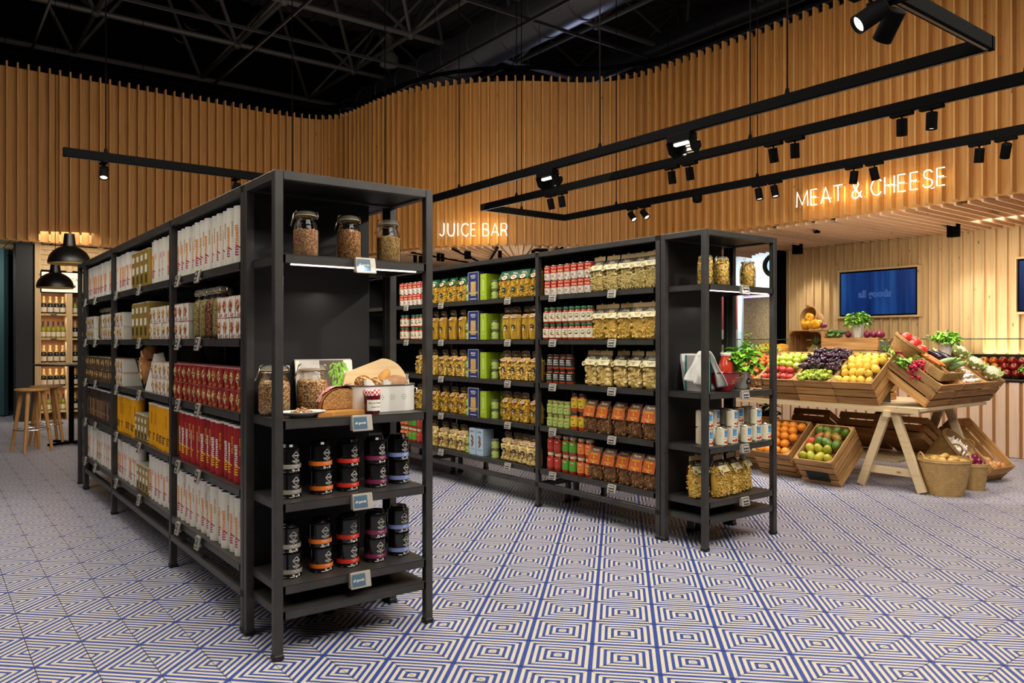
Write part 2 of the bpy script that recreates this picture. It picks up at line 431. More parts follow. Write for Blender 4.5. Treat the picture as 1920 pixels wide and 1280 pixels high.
for (p, d), (q, e) in zip(fan, fan[1:]):
    a, b = -inward(d), -inward(e); base.quad([(p.x + a.x * .06, p.y + a.y * .06, 3.07), (q.x + b.x * .06, q.y + b.y * .06, 3.07), (q.x + b.x * 3.2, q.y + b.y * 3.2, 3.07), (p.x + a.x * 3.2, p.y + a.y * 3.2, 3.07)])
SOFJ = struct('ceiling_juice_bar', base, mat('soffit_gap', '#3b2614', .8))
for k, ((p, d), (q, e)) in enumerate(zip(fan, fan[1:])):
    a, b = -inward(d), -inward(e); pts = []
    for (o, n, w) in ((p, a, .06), (q, b, .94)):
        for r_ in (.04, 3.1):
            pts.append((o + n * r_))
    c0, c1, c2, c3 = pts[0].lerp(pts[2], .06), pts[1].lerp(pts[3], .06), pts[1].lerp(pts[3], .94), pts[0].lerp(pts[2], .94)
    mb = MB(); zz = .035 * (k % 2)
    mb.prism([(c0.x, c0.y), (c3.x, c3.y), (c2.x, c2.y), (c1.x, c1.y)], 3.0, 3.035)
    mb.prism([(c0.x, c0.y), (c0.lerp(c3, .2).x, c0.lerp(c3, .2).y), (c1.lerp(c2, .2).x, c1.lerp(c2, .2).y), (c1.x, c1.y)], 2.95, 3.0)
    obj('plank', mb, PINEX, SOFJ)

# panelled back wall behind the produce (X = 12.25) with vertical battens
mb = MB(); mb.box(12.3, 4.25, 1.55, .06, 7.7, 3.1); WALLP = struct('wall_produce', mb, PALE)
bt = MB(); bt.box(0, 0, 0, .075, .022, 2.94, b=.003); bme = bt.mesh('batten', PALE)
for i in range(51): link('batten', bme, WALLP, (12.245, .5 + i * .15, 1.475))
mb = MB(); mb.box(12.24, 8.17, 1.53, .14, .12, 3.06, b=.004); struct('trim_3', mb, BLACK)
# room beyond: chipboard wall, pale blue fascia and violet light line
def osb():
    m, t, b, L = nt('chipboard'); vo = node(t, 'ShaderNodeTexVoronoi', Scale=9.); L.new(coords(t, L, (9, 9, 5)), vo.inputs['Vector'])
    sp = node(t, 'ShaderNodeSeparateColor'); L.new(vo.outputs['Color'], sp.inputs[0]); r = ramp(t, [(.1, '#a08a62'), (.4, '#bfa97c'), (.9, '#d2be90')]); L.new(sp.outputs[0], r.inputs[0])
    L.new(r.outputs[0], b.inputs['Base Color']); return m
mb = MB(); mb.box(15.2, 10.2, 1.3, .1, 7, 2.6); struct('wall_chipboard', mb, osb())
mb = MB(); mb.box(14.9, 10.2, 2.95, .5, 7, .95, b=.01); struct('wall_pale_fascia', mb, mat('pale_blue_paint', '#b4c6cf', .5))
mb = MB(); mb.box(14.62, 10.2, 2.38, .05, 7, .12); mb.box(14.6, 10.2, 2.32, .02, 7, .03, 1); struct('trim_4', mb, [mat('grey_trim', '#8d857a', .5), glow('violet_line', '#8f7bff', 3.)])
mb = MB(); mb.box(14.2, 10.75, 2.05, .05, .5, .9, 0); mb.box(14.2, 10.75, .8, .05, .5, 1.6, 1); mb.box(14.15, 10.46, 1.3, .07, .10, 2.6, 2)
struct('trim_5', mb, [mat('dark_red_panel', '#5a1d16', .7), mat('grey_curtain', '#6d6a5c', .8), mat('pale_blue_paint', '#b4c6cf', .5)])
# far walls closing the hall
mb = MB(); mb.box(-5.05, 8.5, 5, .1, 23, 10); struct('wall_hall_left', mb, DARK)
mb = MB(); mb.box(5, 20, 5, 24, .1, 10); struct('wall_hall_back', mb, DARK)
mb = MB(); mb.box(17, 8.5, 5, .1, 23, 10); struct('wall_hall_right', mb, DARK)
mb = MB(); mb.box(6, 8.5, 10.05, 22.5, 23, .1)
for i in range(40): mb.box(-4.6 + i * .54, 8.5, 9.97, .1, 23, .06)
ROOF = struct('ceiling', mb, mat('roof_deck', '#5a504b', .8))
# back of the juice bar
mb = MB(); mb.box(11.2, 13.6, 1.5, .1, 6, 3.1); mb.box(8, 15.4, 1.5, 6, .1, 3.1); struct('wall_juice_bar', mb, mat('juice_wall', '#241d18', .8))
# left end: curtain, black pier, wall behind bottles
mb = MB(); n = 60
for i in range(n):
    x0, x1 = -3 + 4.25 * i / n, -3 + 4.25 * (i + 1) / n; y0, y1 = 16.6 + .05 * sin(i * 1.9), 16.6 + .05 * sin((i + 1) * 1.9)
    mb.quad([(x0, y0, .02), (x1, y1, .02), (x1, y1, 3.0), (x0, y0, 3.0)])
tag(obj('curtain', mb, mat('teal_curtain', '#2f5258', .85), smooth=180), 'dark teal floor-length curtain beside the black pier', 'curtain')
mb = MB(); mb.box(1.38, 15.55, 1.5, .25, .4, 3.0, b=.004); struct('wall_pier', mb, mat('black_pier', '#1d1b1b', .6))
mb = MB(); mb.box(4.2, 15.85, 1.5, 5.4, .06, 3.0); struct('wall_bottle_bar', mb, PALE)
# ---------------------------------------------------------------- space frame, ducts, hall lamps, hung grid
TRU = mat('truss_steel', '#4a4541', .55, .2)
# space frame: bottom chords at 7.5 m on a 2.6 m grid
root = thing('roof_space_frame', 'dark steel tube space frame of chords and diagonals under the hall roof', 'roof truss')
G = 2.62; x0, y0 = 2.6, 18.95; zb_, zt_ = 7.5, 9.3
ends = []
for j in range(7):
    y = y0 - j * G
    mb = MB(); mb.tube([(-4.5, y, zb_), (16.5, y, zb_)], .055, 8); obj('chord', mb, TRU, root, 40)
    for i in range(-2, 6):
        x = x0 + i * G
        for (dx, dy) in ((-.5, .5), (.5, .5), (-.5, -.5), (.5, -.5)):
            if j == 0 and dy > 0: continue
            ends.append(((x, y, zb_), (x + dx * G, y + dy * G, zt_)))
for i in range(-2, 6):
    mb = MB(); mb.tube([(x0 + i * G, 19.5, zb_), (x0 + i * G, 2, zb_)], .045, 8); obj('chord', mb, TRU, root, 40)
    mb = MB(); mb.tube([(x0 + (i + .5) * G, 19.5, zt_), (x0 + (i + .5) * G, 2, zt_)], .05, 8); obj('chord', mb, TRU, root, 40)
for j in range(7):
    mb = MB(); mb.tube([(-4.5, y0 - (j + .5) * G, zt_), (16.5, y0 - (j + .5) * G, zt_)], .05, 8); obj('chord', mb, TRU, root, 40)
for a, b in ends:
    mb = MB(); mb.tube([a, b], .04, 6); obj('diagonal', mb, TRU, root, 40)
nd = MB(); nd.ball((0, 0, 0), .1, 8, 6); nm = nd.mesh('node', TRU, 180)
for j in range(7):
    for i in range(-2, 6): link('node', nm, root, (x0 + i * G, y0 - j * G, zb_))
def duct(x, z, r, y0_, y1_, label, col):
    t = thing('air_duct', label, 'duct'); dm = mat('duct_metal_%d' % int(r * 100), col, .35, .75)
    k = int((y1_ - y0_) / .9)
    for i in range(k):
        a, b = y0_ + (y1_ - y0_) * i / k, y0_ + (y1_ - y0_) * (i + 1) / k
        mb = MB(); M = tr(x, a, z) @ rot(-90)
        mb.lathe([(r, 0), (r, b - a - .04), (r + .018, b - a - .035), (r + .018, b - a), (r, b - a)], 24, M=M); obj('duct_section', mb, dm, t, 40)
duct(8.9, 7.2, .42, 5, 19.4, 'wide round metal air duct running above the curved slat fascia', '#5b5b62')
duct(12.4, 7.5, .3, 3, 19, 'narrower round metal air duct above the right slat fascia', '#4a4a50')
duct(4.9, 8.6, .2, 10, 19.4, 'thin dark pipe duct high among the roof trusses', '#3c3434')
area('roof_fill', (4, 10, 5.9), (4, 10, 9), 10, 60, col=(1, .88, .8))  # added uplight, no fixture: lifts the roof deck and trusses
area('roof_fill', (11.5, 12.5, 5.9), (8.9, 13, 7.2), 1.5, 26, col=(.62, .68, 1))  # added cool light, no fixture: brings out the wide duct
def pend(loc, s, label):
    t = thing('high_bay_lamp', label, 'lamp', loc)
    mb = MB(); mb.lathe([(.0, .62), (.09, .62), (.09, .3), (.12, .27), (.2, .16), (.21, 0), (.2, 0), (.19, .15)], 20); obj('lamp_shade', mb, mat('hall_lamp_shell', '#4b4844', .5), t, 40)
    mb = MB(); mb.lathe([(0, .02), (.19, .02)], 20); obj('lens', mb, mat('unlit_lens', '#77706a', .4), t); t.scale = (s,) * 3
    mb = MB(); mb.tube([(0, 0, .6), (0, 0, 1.6)], .01, 5); obj('rod', mb, BLACK, t)
pend((8.0, 14.9, 7.25), 1., 'unlit bell-shaped hall lamp hanging from the roof trusses')
pend((9.6, 13.2, 6.5), .55, 'small unlit round hall lamp over the curved fascia')
# square black cable grid hung under the roof
mb = MB(); M_ = mat('hung_grid', '#0f0d0d', .5)
t = thing('hung_cable_grid', 'thin black hung ceiling grid of crossing bars under the trusses', 'ceiling grid')
for x in (-1.5, 1.5, 4.5, 7.5, 10.5):
    mb = MB(); mb.box(x, 9.5, 6.3, .03, 16, .05); obj('bar', mb, M_, t)
for y in (3.5, 6.5, 9.5, 12.5, 15.5):
    mb = MB(); mb.box(4.5, y, 6.35, 15, .03, .05); obj('bar', mb, M_, t)
# lighting truss beyond the right fascia
t = thing('lighting_truss', 'small triangular lighting truss seen above the right slat fascia', 'truss')
for (dx, dz) in ((0, 0), (.25, 0), (.12, .22)):
    mb = MB(); mb.tube([(11.2 + dx, 4, 6.6 + dz), (11.2 + dx, 13, 6.6 + dz)], .025, 6); obj('chord', mb, TRU, t, 40)
for i in range(18):
    y = 4 + i * .5; mb = MB(); mb.tube([(11.2, y, 6.6), (11.32, y + .25, 6.82), (11.45, y + .5, 6.6)], .012, 5); obj('brace', mb, TRU, t)

# ---------------------------------------------------------------- black track lighting at 3 m
def bar(name, label, a, b, hang, cat='track'):
    a, b = Vector(a), Vector(b); d = (b - a).normalized(); L_ = (b - a).length
    t = thing(name, label, cat, a, math.atan2(d.y, d.x))
    mb = MB(); mb.box(L_ / 2, 0, .04, L_ + .05, .05, .08, b=.003); obj('rail', mb, BLACK, t)
    mb = MB(); mb.box(L_ / 2, 0, -.001, L_, .018, .004); obj('groove', mb, mat('track_groove', '#57534e', .4, .6), t)
    for h in hang:
        mb = MB(); mb.tube([(h, 0, .08), (h, 0, 6.2 - 3.0)], .006, 5); obj('hanging_cable', mb, BLACK, t)
        mb = MB(); mb.lathe([(0, .12), (.012, .12), (.02, .08), (0, .08)], 8, c=(h, 0, 0)); obj('cable_grip', mb, BLACK, t)
    return t
Z = 3.0
bar('track_rail', 'black ceiling track running the length above the right shelving run, nearest the left shelves', (4.86, 1.9, Z), (4.86, 8.0, Z), (1.3, 3.2, 5.5))
bar('track_rail', 'black cross track closing the loop at the top corner of the slat wall', (1.0, 1.9, Z), (4.83, 1.9, Z), (2,))
bar('track_rail', 'free-ended black track hanging before the left slat wall', (1.04, 8.0, Z), (4.83, 8.0, Z), (.32, 2.1, 3.2))
bar('track_rail', 'middle black track of the loop crossing before the meat sign', (5.68, .5, Z), (5.68, 8.1, Z), (1.5, 3.6, 6.9))
bar('track_rail', 'short black cross track joining two long tracks above the juice sign', (5.70, 8.1, Z), (7.02, 8.1, Z), (.6,))
bar('track_rail', 'far black track of the loop nearest the meat and cheese sign', (7.05, .5, Z), (7.05, 8.1, Z), (1.9, 4.5, 6.6))
def spotlight():
    t = proto('track_spotlight', 'spotlight')
    mb = MB(); mb.box(0, 0, -.012, .05, .16, .024, b=.003); obj('adapter', mb, BLACK, t)
    mb = MB(); mb.tube([(0, 0, -.02), (0, 0, -.05)], .008, 6); obj('stem', mb, BLACK, t)
    mb = MB(); mb.lathe([(0, .06), (.034, .06), (.037, .057), (.037, -.06), (.033, -.06), (.031, -.05)], 20); h = obj('lamp_body', mb, BLACK, t, 40); h.location = (0, 0, -.105)
    mb = MB(); mb.lathe([(0, -.048), (.031, -.048)], 16); obj('lens', mb, LAMP, h)
    return t
SPOT = {}
def put_spot(x, y, tgt, label, power=22, ang=55, z=Z, scale=1., group=None):
    d = (Vector(tgt) - Vector((x, y, z - .1))).normalized(); key = (round(d.x, 1), round(d.y, 1), round(d.z, 1))
    t = spotlight(); t.location = (x, y, z); tag(t, label, 'spotlight'); t.scale = (scale,) * 3
    h = [o for o in KIDS[t.name] if o.name.startswith('lamp_body')][0]; h.rotation_euler = (-d).to_track_quat('Z', 'Y').to_euler()
    if power: spot('track_spot', Vector((x, y, z - .105 * scale)) + d * .075 * scale, tgt, power, ang)
for k, (y, tg) in enumerate([(2.80, (5.9, 2.9, 0)), (2.59, (5.7, 2.7, 0)), (3.87, (6.4, 3.9, 0)), (3.67, (6.2, 3.9, 0)), (4.975, (6.3, 5.1, 0)), (4.76, (6.4, 4.9, 0)), (6.76, (6.6, 6.9, 0)), (6.57, (6.5, 6.8, 0))]):
    put_spot(5.68, y, tg, '%s black spotlight from the near end on the middle track' % ORD[k], [25, 0, 25, 0, 25, 0, 25, 0][k])
for k, (y, tg) in enumerate([(2.83, (7.5, 3.2, .6)), (2.63, (8.1, 3.4, .9)), (3.93, (7.1, 4.2, .8)), (3.73, (7.5, 3.5, 1.0)), (4.98, (7.0, 4.6, .9)), (4.79, (6.9, 4.2, .6)), (6.82, (7.0, 5.2, .9)), (6.61, (7.1, 4.8, .8))]):
    put_spot(7.05, y, tg, '%s black spotlight from the near end on the far track' % ORD[k], [95, 95, 40, 110, 90, 85, 70, 40][k], 42)
for k, (x, tg) in enumerate([(3.555, (1.7, 3.35, 1.3)), (3.73, (4.35, 3.3, 1.3))]):
    put_spot(x, 1.9, tg, ('left' if k == 0 else 'right') + ' one of two large black spotlights at the top edge of the picture', 115 if k == 0 else 70, 55, scale=1.25)
put_spot(1.345, 8.0, (.95, 6.6, 0), 'lit black spotlight under the free end of the left track', 40, 60)
put_spot(2.55, 8.0, (2.2, 8.6, .8), 'black spotlight half hidden by the corner of the left shelves', 20)
def washer(y, label):
    t = thing('wall_washer', label, 'spotlight', (4.86, y, Z))
    mb = MB(); mb.box(0, 0, -.03, .09, .24, .06, b=.004); obj('housing', mb, BLACK, t)
    mb = MB(); pr = [(.10 * cos(a) - .02, .10 * sin(a) - .1) for a in [R(x) for x in range(80, -50, -13)]]
    for (a, b) in zip(pr, pr[1:]): mb.quad([(a[0], -.11, a[1]), (b[0], -.11, b[1]), (b[0], .11, b[1]), (a[0], .11, a[1])])
    obj('reflector', mb, mat('polished_reflector', '#cfc9bf', .12, 1.), t, 180)
    for s in (-1, 1):
        mb = MB(); mb.prism([(-.05, -.06), (.09, -.06), (.1, -.1), (.05, -.17), (-.02, -.14)], -.004, .004, M=tr(0, s * .115, 0) @ rot(90)); obj('end_plate', mb, BLACK, t)
    mb = MB(); mb.box(.0, 0, -.075, .03, .14, .02); obj('lamp_tube', mb, LAMP, t)
washer(4.157, 'wall washer with chrome reflector on the near part of the first track')
washer(5.84, 'wall washer with chrome reflector on the far part of the first track')
mb = MB(); mb.lathe([(0, -.085), (.045, -.075), (.055, -.05), (.055, 0), (0, 0)], 16, c=(7.05, 5.8, Z)); tag(obj('motion_sensor', mb, BLACK, smooth=40), 'small black dome sensor under the far track', 'sensor')
# downlights and cylinders of the counter soffit
def downlight():
    t = proto('downlight', 'downlight'); mb = MB(); mb.lathe([(.075, 0), (.075, -.006), (.055, -.006), (.05, .0)], 20); obj('rim', mb, BLACK, t, 40)
    mb = MB(); mb.lathe([(0, -.003), (.052, -.003)], 20); obj('lens', mb, mat('dim_lens', '#2a2724', .2), t); return t
DL = Kind(downlight)
for k, (x, y) in enumerate([(9.9, 6.67), (9.93, 6.1), (9.91, 5.79), (9.83, 4.13), (10.9, 6.96), (10.86, 6.65), (10.88, 6.07), (10.87, 5.77), (10.8, 4.13)]):
    DL.put((x, y, 2.998), label='%s recessed black downlight, %s row of the plank soffit' % (ORD[k if k < 4 else k - 4] + ' from the juice bar', 'front' if k < 4 else 'rear'), group=None)
for (x, y, lb) in ((11.55, 4.97, 'black cylinder spotlight under the soffit right of the wall screen'), (11.73, 7.53, 'black cylinder spotlight under the soffit at the chipboard room corner')):
    t = thing('cylinder_spotlight', lb, 'spotlight', (x, y, 3.0)); mb = MB(); mb.lathe([(0, 0), (.085, 0), (.085, -.19), (.075, -.19), (.07, -.17)], 24); obj('lamp_body', mb, BLACK, t, 40)
    mb = MB(); mb.lathe([(0, -.165), (.07, -.165)], 20); obj('lens', mb, LAMP, t)
    spot('soffit_spot', (x, y, 2.8), (12.25, y - .1, 1.0), 42, 80, .9)
area('counter_light', (10.9, 4.2, 2.9), (11.4, 4.2, 0), .8, 90, size_y=7)
area('soffit_fill', (10.6, 4.6, 1.5), (10.9, 4.6, 3), .5, 45, size_y=7)  # added uplight, not a lamp of the case: brightens the plank soffit
area('juice_light', (8.6, 11.6, 1.5), (8.0, 11.0, 3.2), .8, 18, size_y=1.5)
area('bottle_light', (1.9, 14.5, 2.92), (2.0, 15.5, 1.0), .8, 13, size_y=1.2)
area('beyond_light', (13.6, 10.3, 2.6), (15.2, 10.2, 1.2), 1.5, 60, col=(1, .95, .9))
mb = MB(); mb.tube([(10.4, 6.36, 2.99), (10.4, 6.36, 2.93)], .02, 8); mb.lathe([(0, -.03), (.045, -.03), (.045, 0), (0, 0)], 10, c=(10.4, 6.36, 2.95)); tag(obj('sprinkler_head', mb, BLACK), 'small black sprinkler head under the plank soffit', 'sprinkler')
# black light slots and cylinders under the juice bar soffit
for k, (x0_, y0_, x1_, y1_) in enumerate([(7.05, 12.3, 9.4, 13.4), (7.35, 11.4, 9.3, 13.2), (7.85, 10.75, 9.0, 12.6), (8.75, 10.1, 9.6, 12.3)]):
    L_ = math.hypot(x1_ - x0_, y1_ - y0_); t = thing('light_slot', '%s black light slot from the left in the juice bar soffit' % ORD[k], 'track', (x0_, y0_, 2.945), math.atan2(y1_ - y0_, x1_ - x0_))
    mb = MB(); mb.box(L_ / 2, 0, 0, L_, .035, .03); obj('rail', mb, BLACK, t)
for k, (x, y) in enumerate([(7.36, 12.7), (7.49, 12.72), (7.53, 12.15), (7.63, 12.17), (7.745, 11.56), (7.79, 11.54), (8.18, 11.14), (8.6, 10.72)]):
    mb = MB(); mb.lathe([(0, .05), (.035, .05), (.035, -.09), (.03, -.09), (0, -.08)], 14); tag(obj('slot_spotlight', mb, [BLACK], smooth=40, loc=(x, y, 2.9)), '%s little black cylinder lamp from the left under the juice bar soffit' % ORD[k], 'spotlight')
mb = MB(); mb.box(0, 0, 0, .2, .08, .05, b=.01); mb.lathe([(0, .0), (.04, 0), (.04, .1), (0, .1)], 12, M=tr(.08, 0, 0) @ rot(0, 90)); tag(obj('projector_spot', mb, BLACK, loc=(8.57, 10.52, 2.925)), 'black spotlight lying flat under the right end of the juice soffit', 'spotlight')
# ---------------------------------------------------------------- neon signs
def neon(name, label, word, o, r, size, hgt):
    t = thing(name, label, 'sign'); o = Vector(o); r = Vector(r).normalized(); u = Vector((0, 0, 1)); n = r.cross(u)
    c = bpy.data.curves.new('n', 'FONT'); c.body = word; c.size = size; c.align_x = 'CENTER'; c.align_y = 'CENTER'
    return t, o, r, u, n
STROKES = {  # single-line letters on a unit square
    'M': [[(0, 0), (.04, 1), (.5, .12), (.96, 1), (1, 0)]], 'E': [[(.85, 0), (0, 0), (0, 1), (.85, 1)], [(0, .52), (.75, .52)]], 'A': [[(0, 0), (.5, 1), (1, 0)], [(.2, .33), (.8, .33)]],
    'T': [[(0, 1), (1, 1)], [(.5, 1), (.5, 0)]], 'H': [[(0, 0), (0, 1)], [(1, 0), (1, 1)], [(0, .5), (1, .5)]], 'I': [[(.5, 0), (.5, 1)]],
    'U': [[(0, 1), (0, .35), (.1, .12), (.3, 0), (.7, 0), (.9, .12), (1, .35), (1, 1)]], 'J': [[(.75, 1), (.75, .3), (.65, .08), (.4, 0), (.15, .02), (0, .15)]],
    'C': [[(1, .82), (.82, .96), (.55, 1), (.25, .92), (.06, .7), (0, .5), (.06, .3), (.25, .08), (.55, 0), (.82, .04), (1, .18)]],
    'S': [[(.92, .85), (.7, .98), (.45, 1), (.18, .93), (.08, .75), (.2, .58), (.5, .5), (.85, .4), (.95, .22), (.82, .06), (.5, 0), (.2, .03), (.02, .18)]],
    'B': [[(0, 0), (0, 1), (.55, 1), (.8, .92), (.85, .75), (.78, .58), (.55, .53), (0, .53)], [(.55, .53), (.88, .45), (.97, .27), (.88, .08), (.55, 0), (0, 0)]],
    'R': [[(0, 0), (0, 1), (.6, 1), (.86, .92), (.93, .74), (.86, .55), (.6, .48), (0, .48)], [(.6, .48), (.95, 0)]],
    '&': [[(1, 0), (.25, .72), (.22, .88), (.4, 1), (.6, .97), (.68, .82), (.55, .66), (.15, .4), (.08, .2), (.2, .03), (.45, 0), (.7, .1), (.95, .42)]]}
WID = {'M': 1., 'I': .25, 'J': .6, '&': .85, 'E': .62, 'T': .75, 'B': .68, 'R': .7, 'S': .7, 'U': .72, 'H': .72, 'A': .8, 'C': .78}
def neon_sign(name, label, word, left, right, z0, h):
    a, b = Vector((*left, z0)), Vector((*right, z0)); r = (b - a).normalized(); n = r.cross(Vector((0, 0, 1))); L_ = (b - a).length
    t = thing(name, label, 'sign', a, math.atan2(r.y, r.x))
    tot = sum((WID[c] + .28) if c != ' ' else .45 for c in word) - .28; k = L_ / (tot * h); x = 0
    for c in word:
        if c == ' ': x += .45 * h * k; continue
        w = WID[c] * h * k; lets = MB(); back = MB(); hol = MB()
        for st in STROKES[c]:
            p = [(x + q[0] * w, 0, q[1] * h) for q in st]; lets.tube(p, .0075, 6); back.tube([(q[0], .085, q[2]) for q in p], .011, 5)
        obj('neon_letter', lets, NEON, t); obj('letter_back', back, GLASS, t)
        mb = MB(); mb.prism([(x - .045, -.05), (x + w + .045, -.05), (x + w + .045, h + .05), (x - .045, h + .05)], -.004, .004, M=tr(0, .05, 0) @ rot(90)); obj('acrylic_backer', mb, ACRYL, t)
        x += (WID[c] + .28) * h * k
    mid = (a + b) / 2
    area(name + '_glow', mid - n * .065 + Vector((0, 0, h / 2)), mid - n * 1 + Vector((0, 0, h / 2)), L_ * .95, 5, (1, .82, .36), h, pi)
    return t
neon_sign('neon_sign', 'white neon sign reading MEAT & CHEESE on the right slat fascia', 'MEAT & CHEESE', (9.5, 6.11), (9.5, 4.17), 3.165, .205)
neon_sign('neon_sign', 'white neon sign reading JUICE BAR on the curved slat fascia', 'JUICE BAR', (6.92, 11.12), (7.82, 10.44), 3.11, .205)
# ---------------------------------------------------------------- black steel shelving
SH = (1.71, 1.355, 1.007, .657, .31)
def post_me(h=2.06):
    mb = MB(); mb.box(0, 0, h / 2 + .012, .038, .038, h - .024, b=.0025); return mb.mesh('post', STEEL)
POST = post_me()
mb = MB(); mb.lathe([(0, 0), (.024, 0), (.025, .004), (.025, .022), (.022, .026), (0, .026)], 4); FOOT = mb.mesh('foot', RUBBER)
mb = MB(); mb.box(0, 0, .013, .046, .046, .026, b=.005); FOOT = mb.mesh('foot', RUBBER)
def post(x, y, p):
    o = link('post', POST, p, (x, y, 0)); f = link('foot', FOOT, o); return o
def tray(x0, x1, y0, y1, z, p, name='shelf', lip=.038):
    """folded sheet shelf: thin plate with a lip on all edges, top at z"""
    mb = MB(); e = .003
    mb.box((x0 + x1) / 2, (y0 + y1) / 2, z - .002, x1 - x0, y1 - y0, .004)
    for (a, b, c, d) in ((x0, x0 + .02, y0, y1), (x1 - .02, x1, y0, y1), (x0, x1, y0, y0 + .02), (x0, x1, y1 - .02, y1)):
        mb.box((a + b) / 2, (c + d) / 2, z - lip / 2 - .0005, b - a, d - c, lip, b=.002)
    return obj(name, mb, STEEL, p)
def beam(a, b, p, name='rail', w=.038, h=.038):
    a, b = Vector(a), Vector(b); d = b - a; mb = MB(); c = (a + b) / 2
    mb.box(c.x, c.y, c.z, abs(d.x) or w, abs(d.y) or w, h, b=.0025); return obj(name, mb, STEEL, p)
def run(x0, ys, label):
    """double-sided run: faces at x0 and x0+.77, posts at each y"""
    t = thing('shelving_run', label, 'shelving', (x0, 0, 0)); w = .77
    for y in ys:
        for x in (.019, w - .019): post(x, y, t)
        post(.34, y, t); post(w - .34, y, t)
        beam((.0, y, 2.041), (w, y, 2.041), t); beam((0, y, .182), (w, y, .182), t)
    for a, b in zip(ys, ys[1:]):
        a += .019; b -= .019
        for x in (.019, w - .019):
            beam((x, a, 2.041), (x, b, 2.041), t); beam((x, a, .182), (x, b, .182), t)
        mb = MB(); mb.box(w / 2, (a + b) / 2, 1.11, .02, b - a, 1.84); obj('back_panel', mb, PANEL, t)
        for z in SH:
            tray(.002, .37, a, b, z, t); tray(w - .37, w - .002, a, b, z, t)
        mb = MB(); mb.box(w / 2, (a + b) / 2, 2.03, w - .08, b - a, .006); obj('top_panel', mb, PANEL, t)
        for z in SH[:1]: pass
    return t
def end_unit(x0, y0, y1, label, front=-1):
    t = thing('end_shelving', label, 'shelving', (x0, 0, 0)); w = .77
    ya, yb = y0 + .019, y1 - .019
    for x in (.019, w - .019):
        for y in (ya, yb): post(x, y, t)
        beam((x, ya + .019, 2.041), (x, yb - .019, 2.041), t)
    for y in (ya, yb): beam((.038, y, 2.041), (w - .038, y, 2.041), t)
    mb = MB(); mb.box(w / 2, (y0 + y1) / 2, 2.035, w - .08, y1 - y0 - .06, .004); obj('top_panel', mb, PANEL, t)
    bk = yb if front < 0 else ya
    mb = MB(); mb.box(w / 2 - .06, bk, 1.11, w - .18, .012, 1.84); obj('back_panel', mb, PANEL, t)
    for z in (SH[0], SH[2], SH[3], SH[4], .204):
        s = tray(.03, w - .03, y0 + .002, y1 - .002, z, t)
        if z == SH[0]:
            mb = MB(); yy = y0 + .026 if front < 0 else y1 - .026
            mb.box(w / 2, yy, z - .041, w - .16, .010, .0055); obj('light_strip', mb, LED, s)
    area('shelf_led', (x0 + w / 2, y0 + .03, SH[0] - .047), (x0 + w / 2, y0 + .16, 1.0), .012, 2.2 if front < 0 else 0.01, (1, .92, .84), w - .2).rotation_euler = (R(-14), 0, 0)
    return t
XA, XB = 1.176, 3.976
YS = (3.612, 4.912, 6.685, 7.96)
run(XA, YS, 'long black steel shelving run on the left full of breakfast packs')
end_unit(XA, 3.19, 3.585, 'black end shelving unit nearest the viewer with tea caddies and bread')
end_unit(XA, 7.99, 8.33, 'black end shelving unit at the far end of the left run', 1)
run(XB, YS, 'long black steel shelving run on the right full of pasta and sauces')
end_unit(XB, 3.205, 3.585, 'black end shelving unit on the right with pasta jars and tomato cans')
end_unit(XB, 7.99, 8.33, 'black end shelving unit at the far end of the right run', 1)
# ---------------------------------------------------------------- electronic price tags on the shelf lips
def price_tag(kind):
    """front is -Y; kind 0: blank shop name tag, 1 dark tag seen on the runs"""
    t = proto('price_tag', 'price tag')
    w, h = ((.098, .072), (.062, .072), (.08, .06))[kind]
    mb = MB(); M = rot(-12)
    mb.box(0, -.012, 0, w, .012, h, b=.003, M=M); obj('tag_frame', mb, ALU, t)
    mb = MB(); mb.box(-w * .12 if kind == 0 else 0, -.0185, 0, w * .66, .002, h * .74, M=M); o = obj('screen', mb, mat('tag_screen_slate', '#50697c', .3) if kind == 0 else mat('tag_screen_dark', '#3d3b3a', .3), t)
    mb = MB(); mb.box(.0, -.002, -.012, w * .7, .012, .012, b=.002); mb.box(-w * .48, -.006, 0, .006, .02, h * .8); obj('clip', mb, mat('clear_clip', '#a49c92', .35), t)
    mb = MB()
    if kind == 0: mb.text('all goods', .0148, lambda x, y: M @ Vector((x - w * .12, -.0200, y)), 0, .012)
    elif kind == 2:
        mb.text('PASTA', .017, lambda x, y: M @ Vector((x, -.0200, y + .010)), 0, .03); mb.text('all goods', .0125, lambda x, y: M @ Vector((x, -.0200, y - .010)), 0, .03)
    else:
        mb.text('all', .02, lambda x, y: M @ Vector((x, -.0200, y + .012)), 0, .02); mb.text('goods', .014, lambda x, y: M @ Vector((x, -.0200, y - .012)), 0, .02)
    obj('lettering', mb, mat('tag_print', '#e9e4da', .5), o)
    return t
TG = [Kind(price_tag, i) for i in range(3)]
SN = ('top', 'second', 'third', 'fourth', 'bottom')
for x, z, n in ((1.585, 1.677, 'jar'), (1.568, .974, 'bread'), (1.57, .624, 'upper tea caddy'), (1.56, .277, 'lower tea caddy')):
    TG[0].put((x, 3.185, z), 0, 'grey framed shop name tag on the front lip of the nearest %s shelf' % n)
for z, n in ((1.68, 'pasta jar'), (.982, 'colander'), (.627, 'tomato can'), (.276, 'spiral pasta')):
    TG[2].put((4.365, 3.20, z), 0, 'small shop tag on the lip of the right end unit %s shelf' % n)
for b, ys in (('near', (4.66, 4.26)), ('middle', (6.41, 5.65)), ('far', (7.78, 7.30))):
    for z, n in zip(SH, SN):
        for y, s in zip(ys, ('left', 'right')):
            TG[1].put((XA - .007, y, z - .03), -pi / 2, '%s price tag under the %s shelf, %s bay of the left shelving run' % (s, n, b))
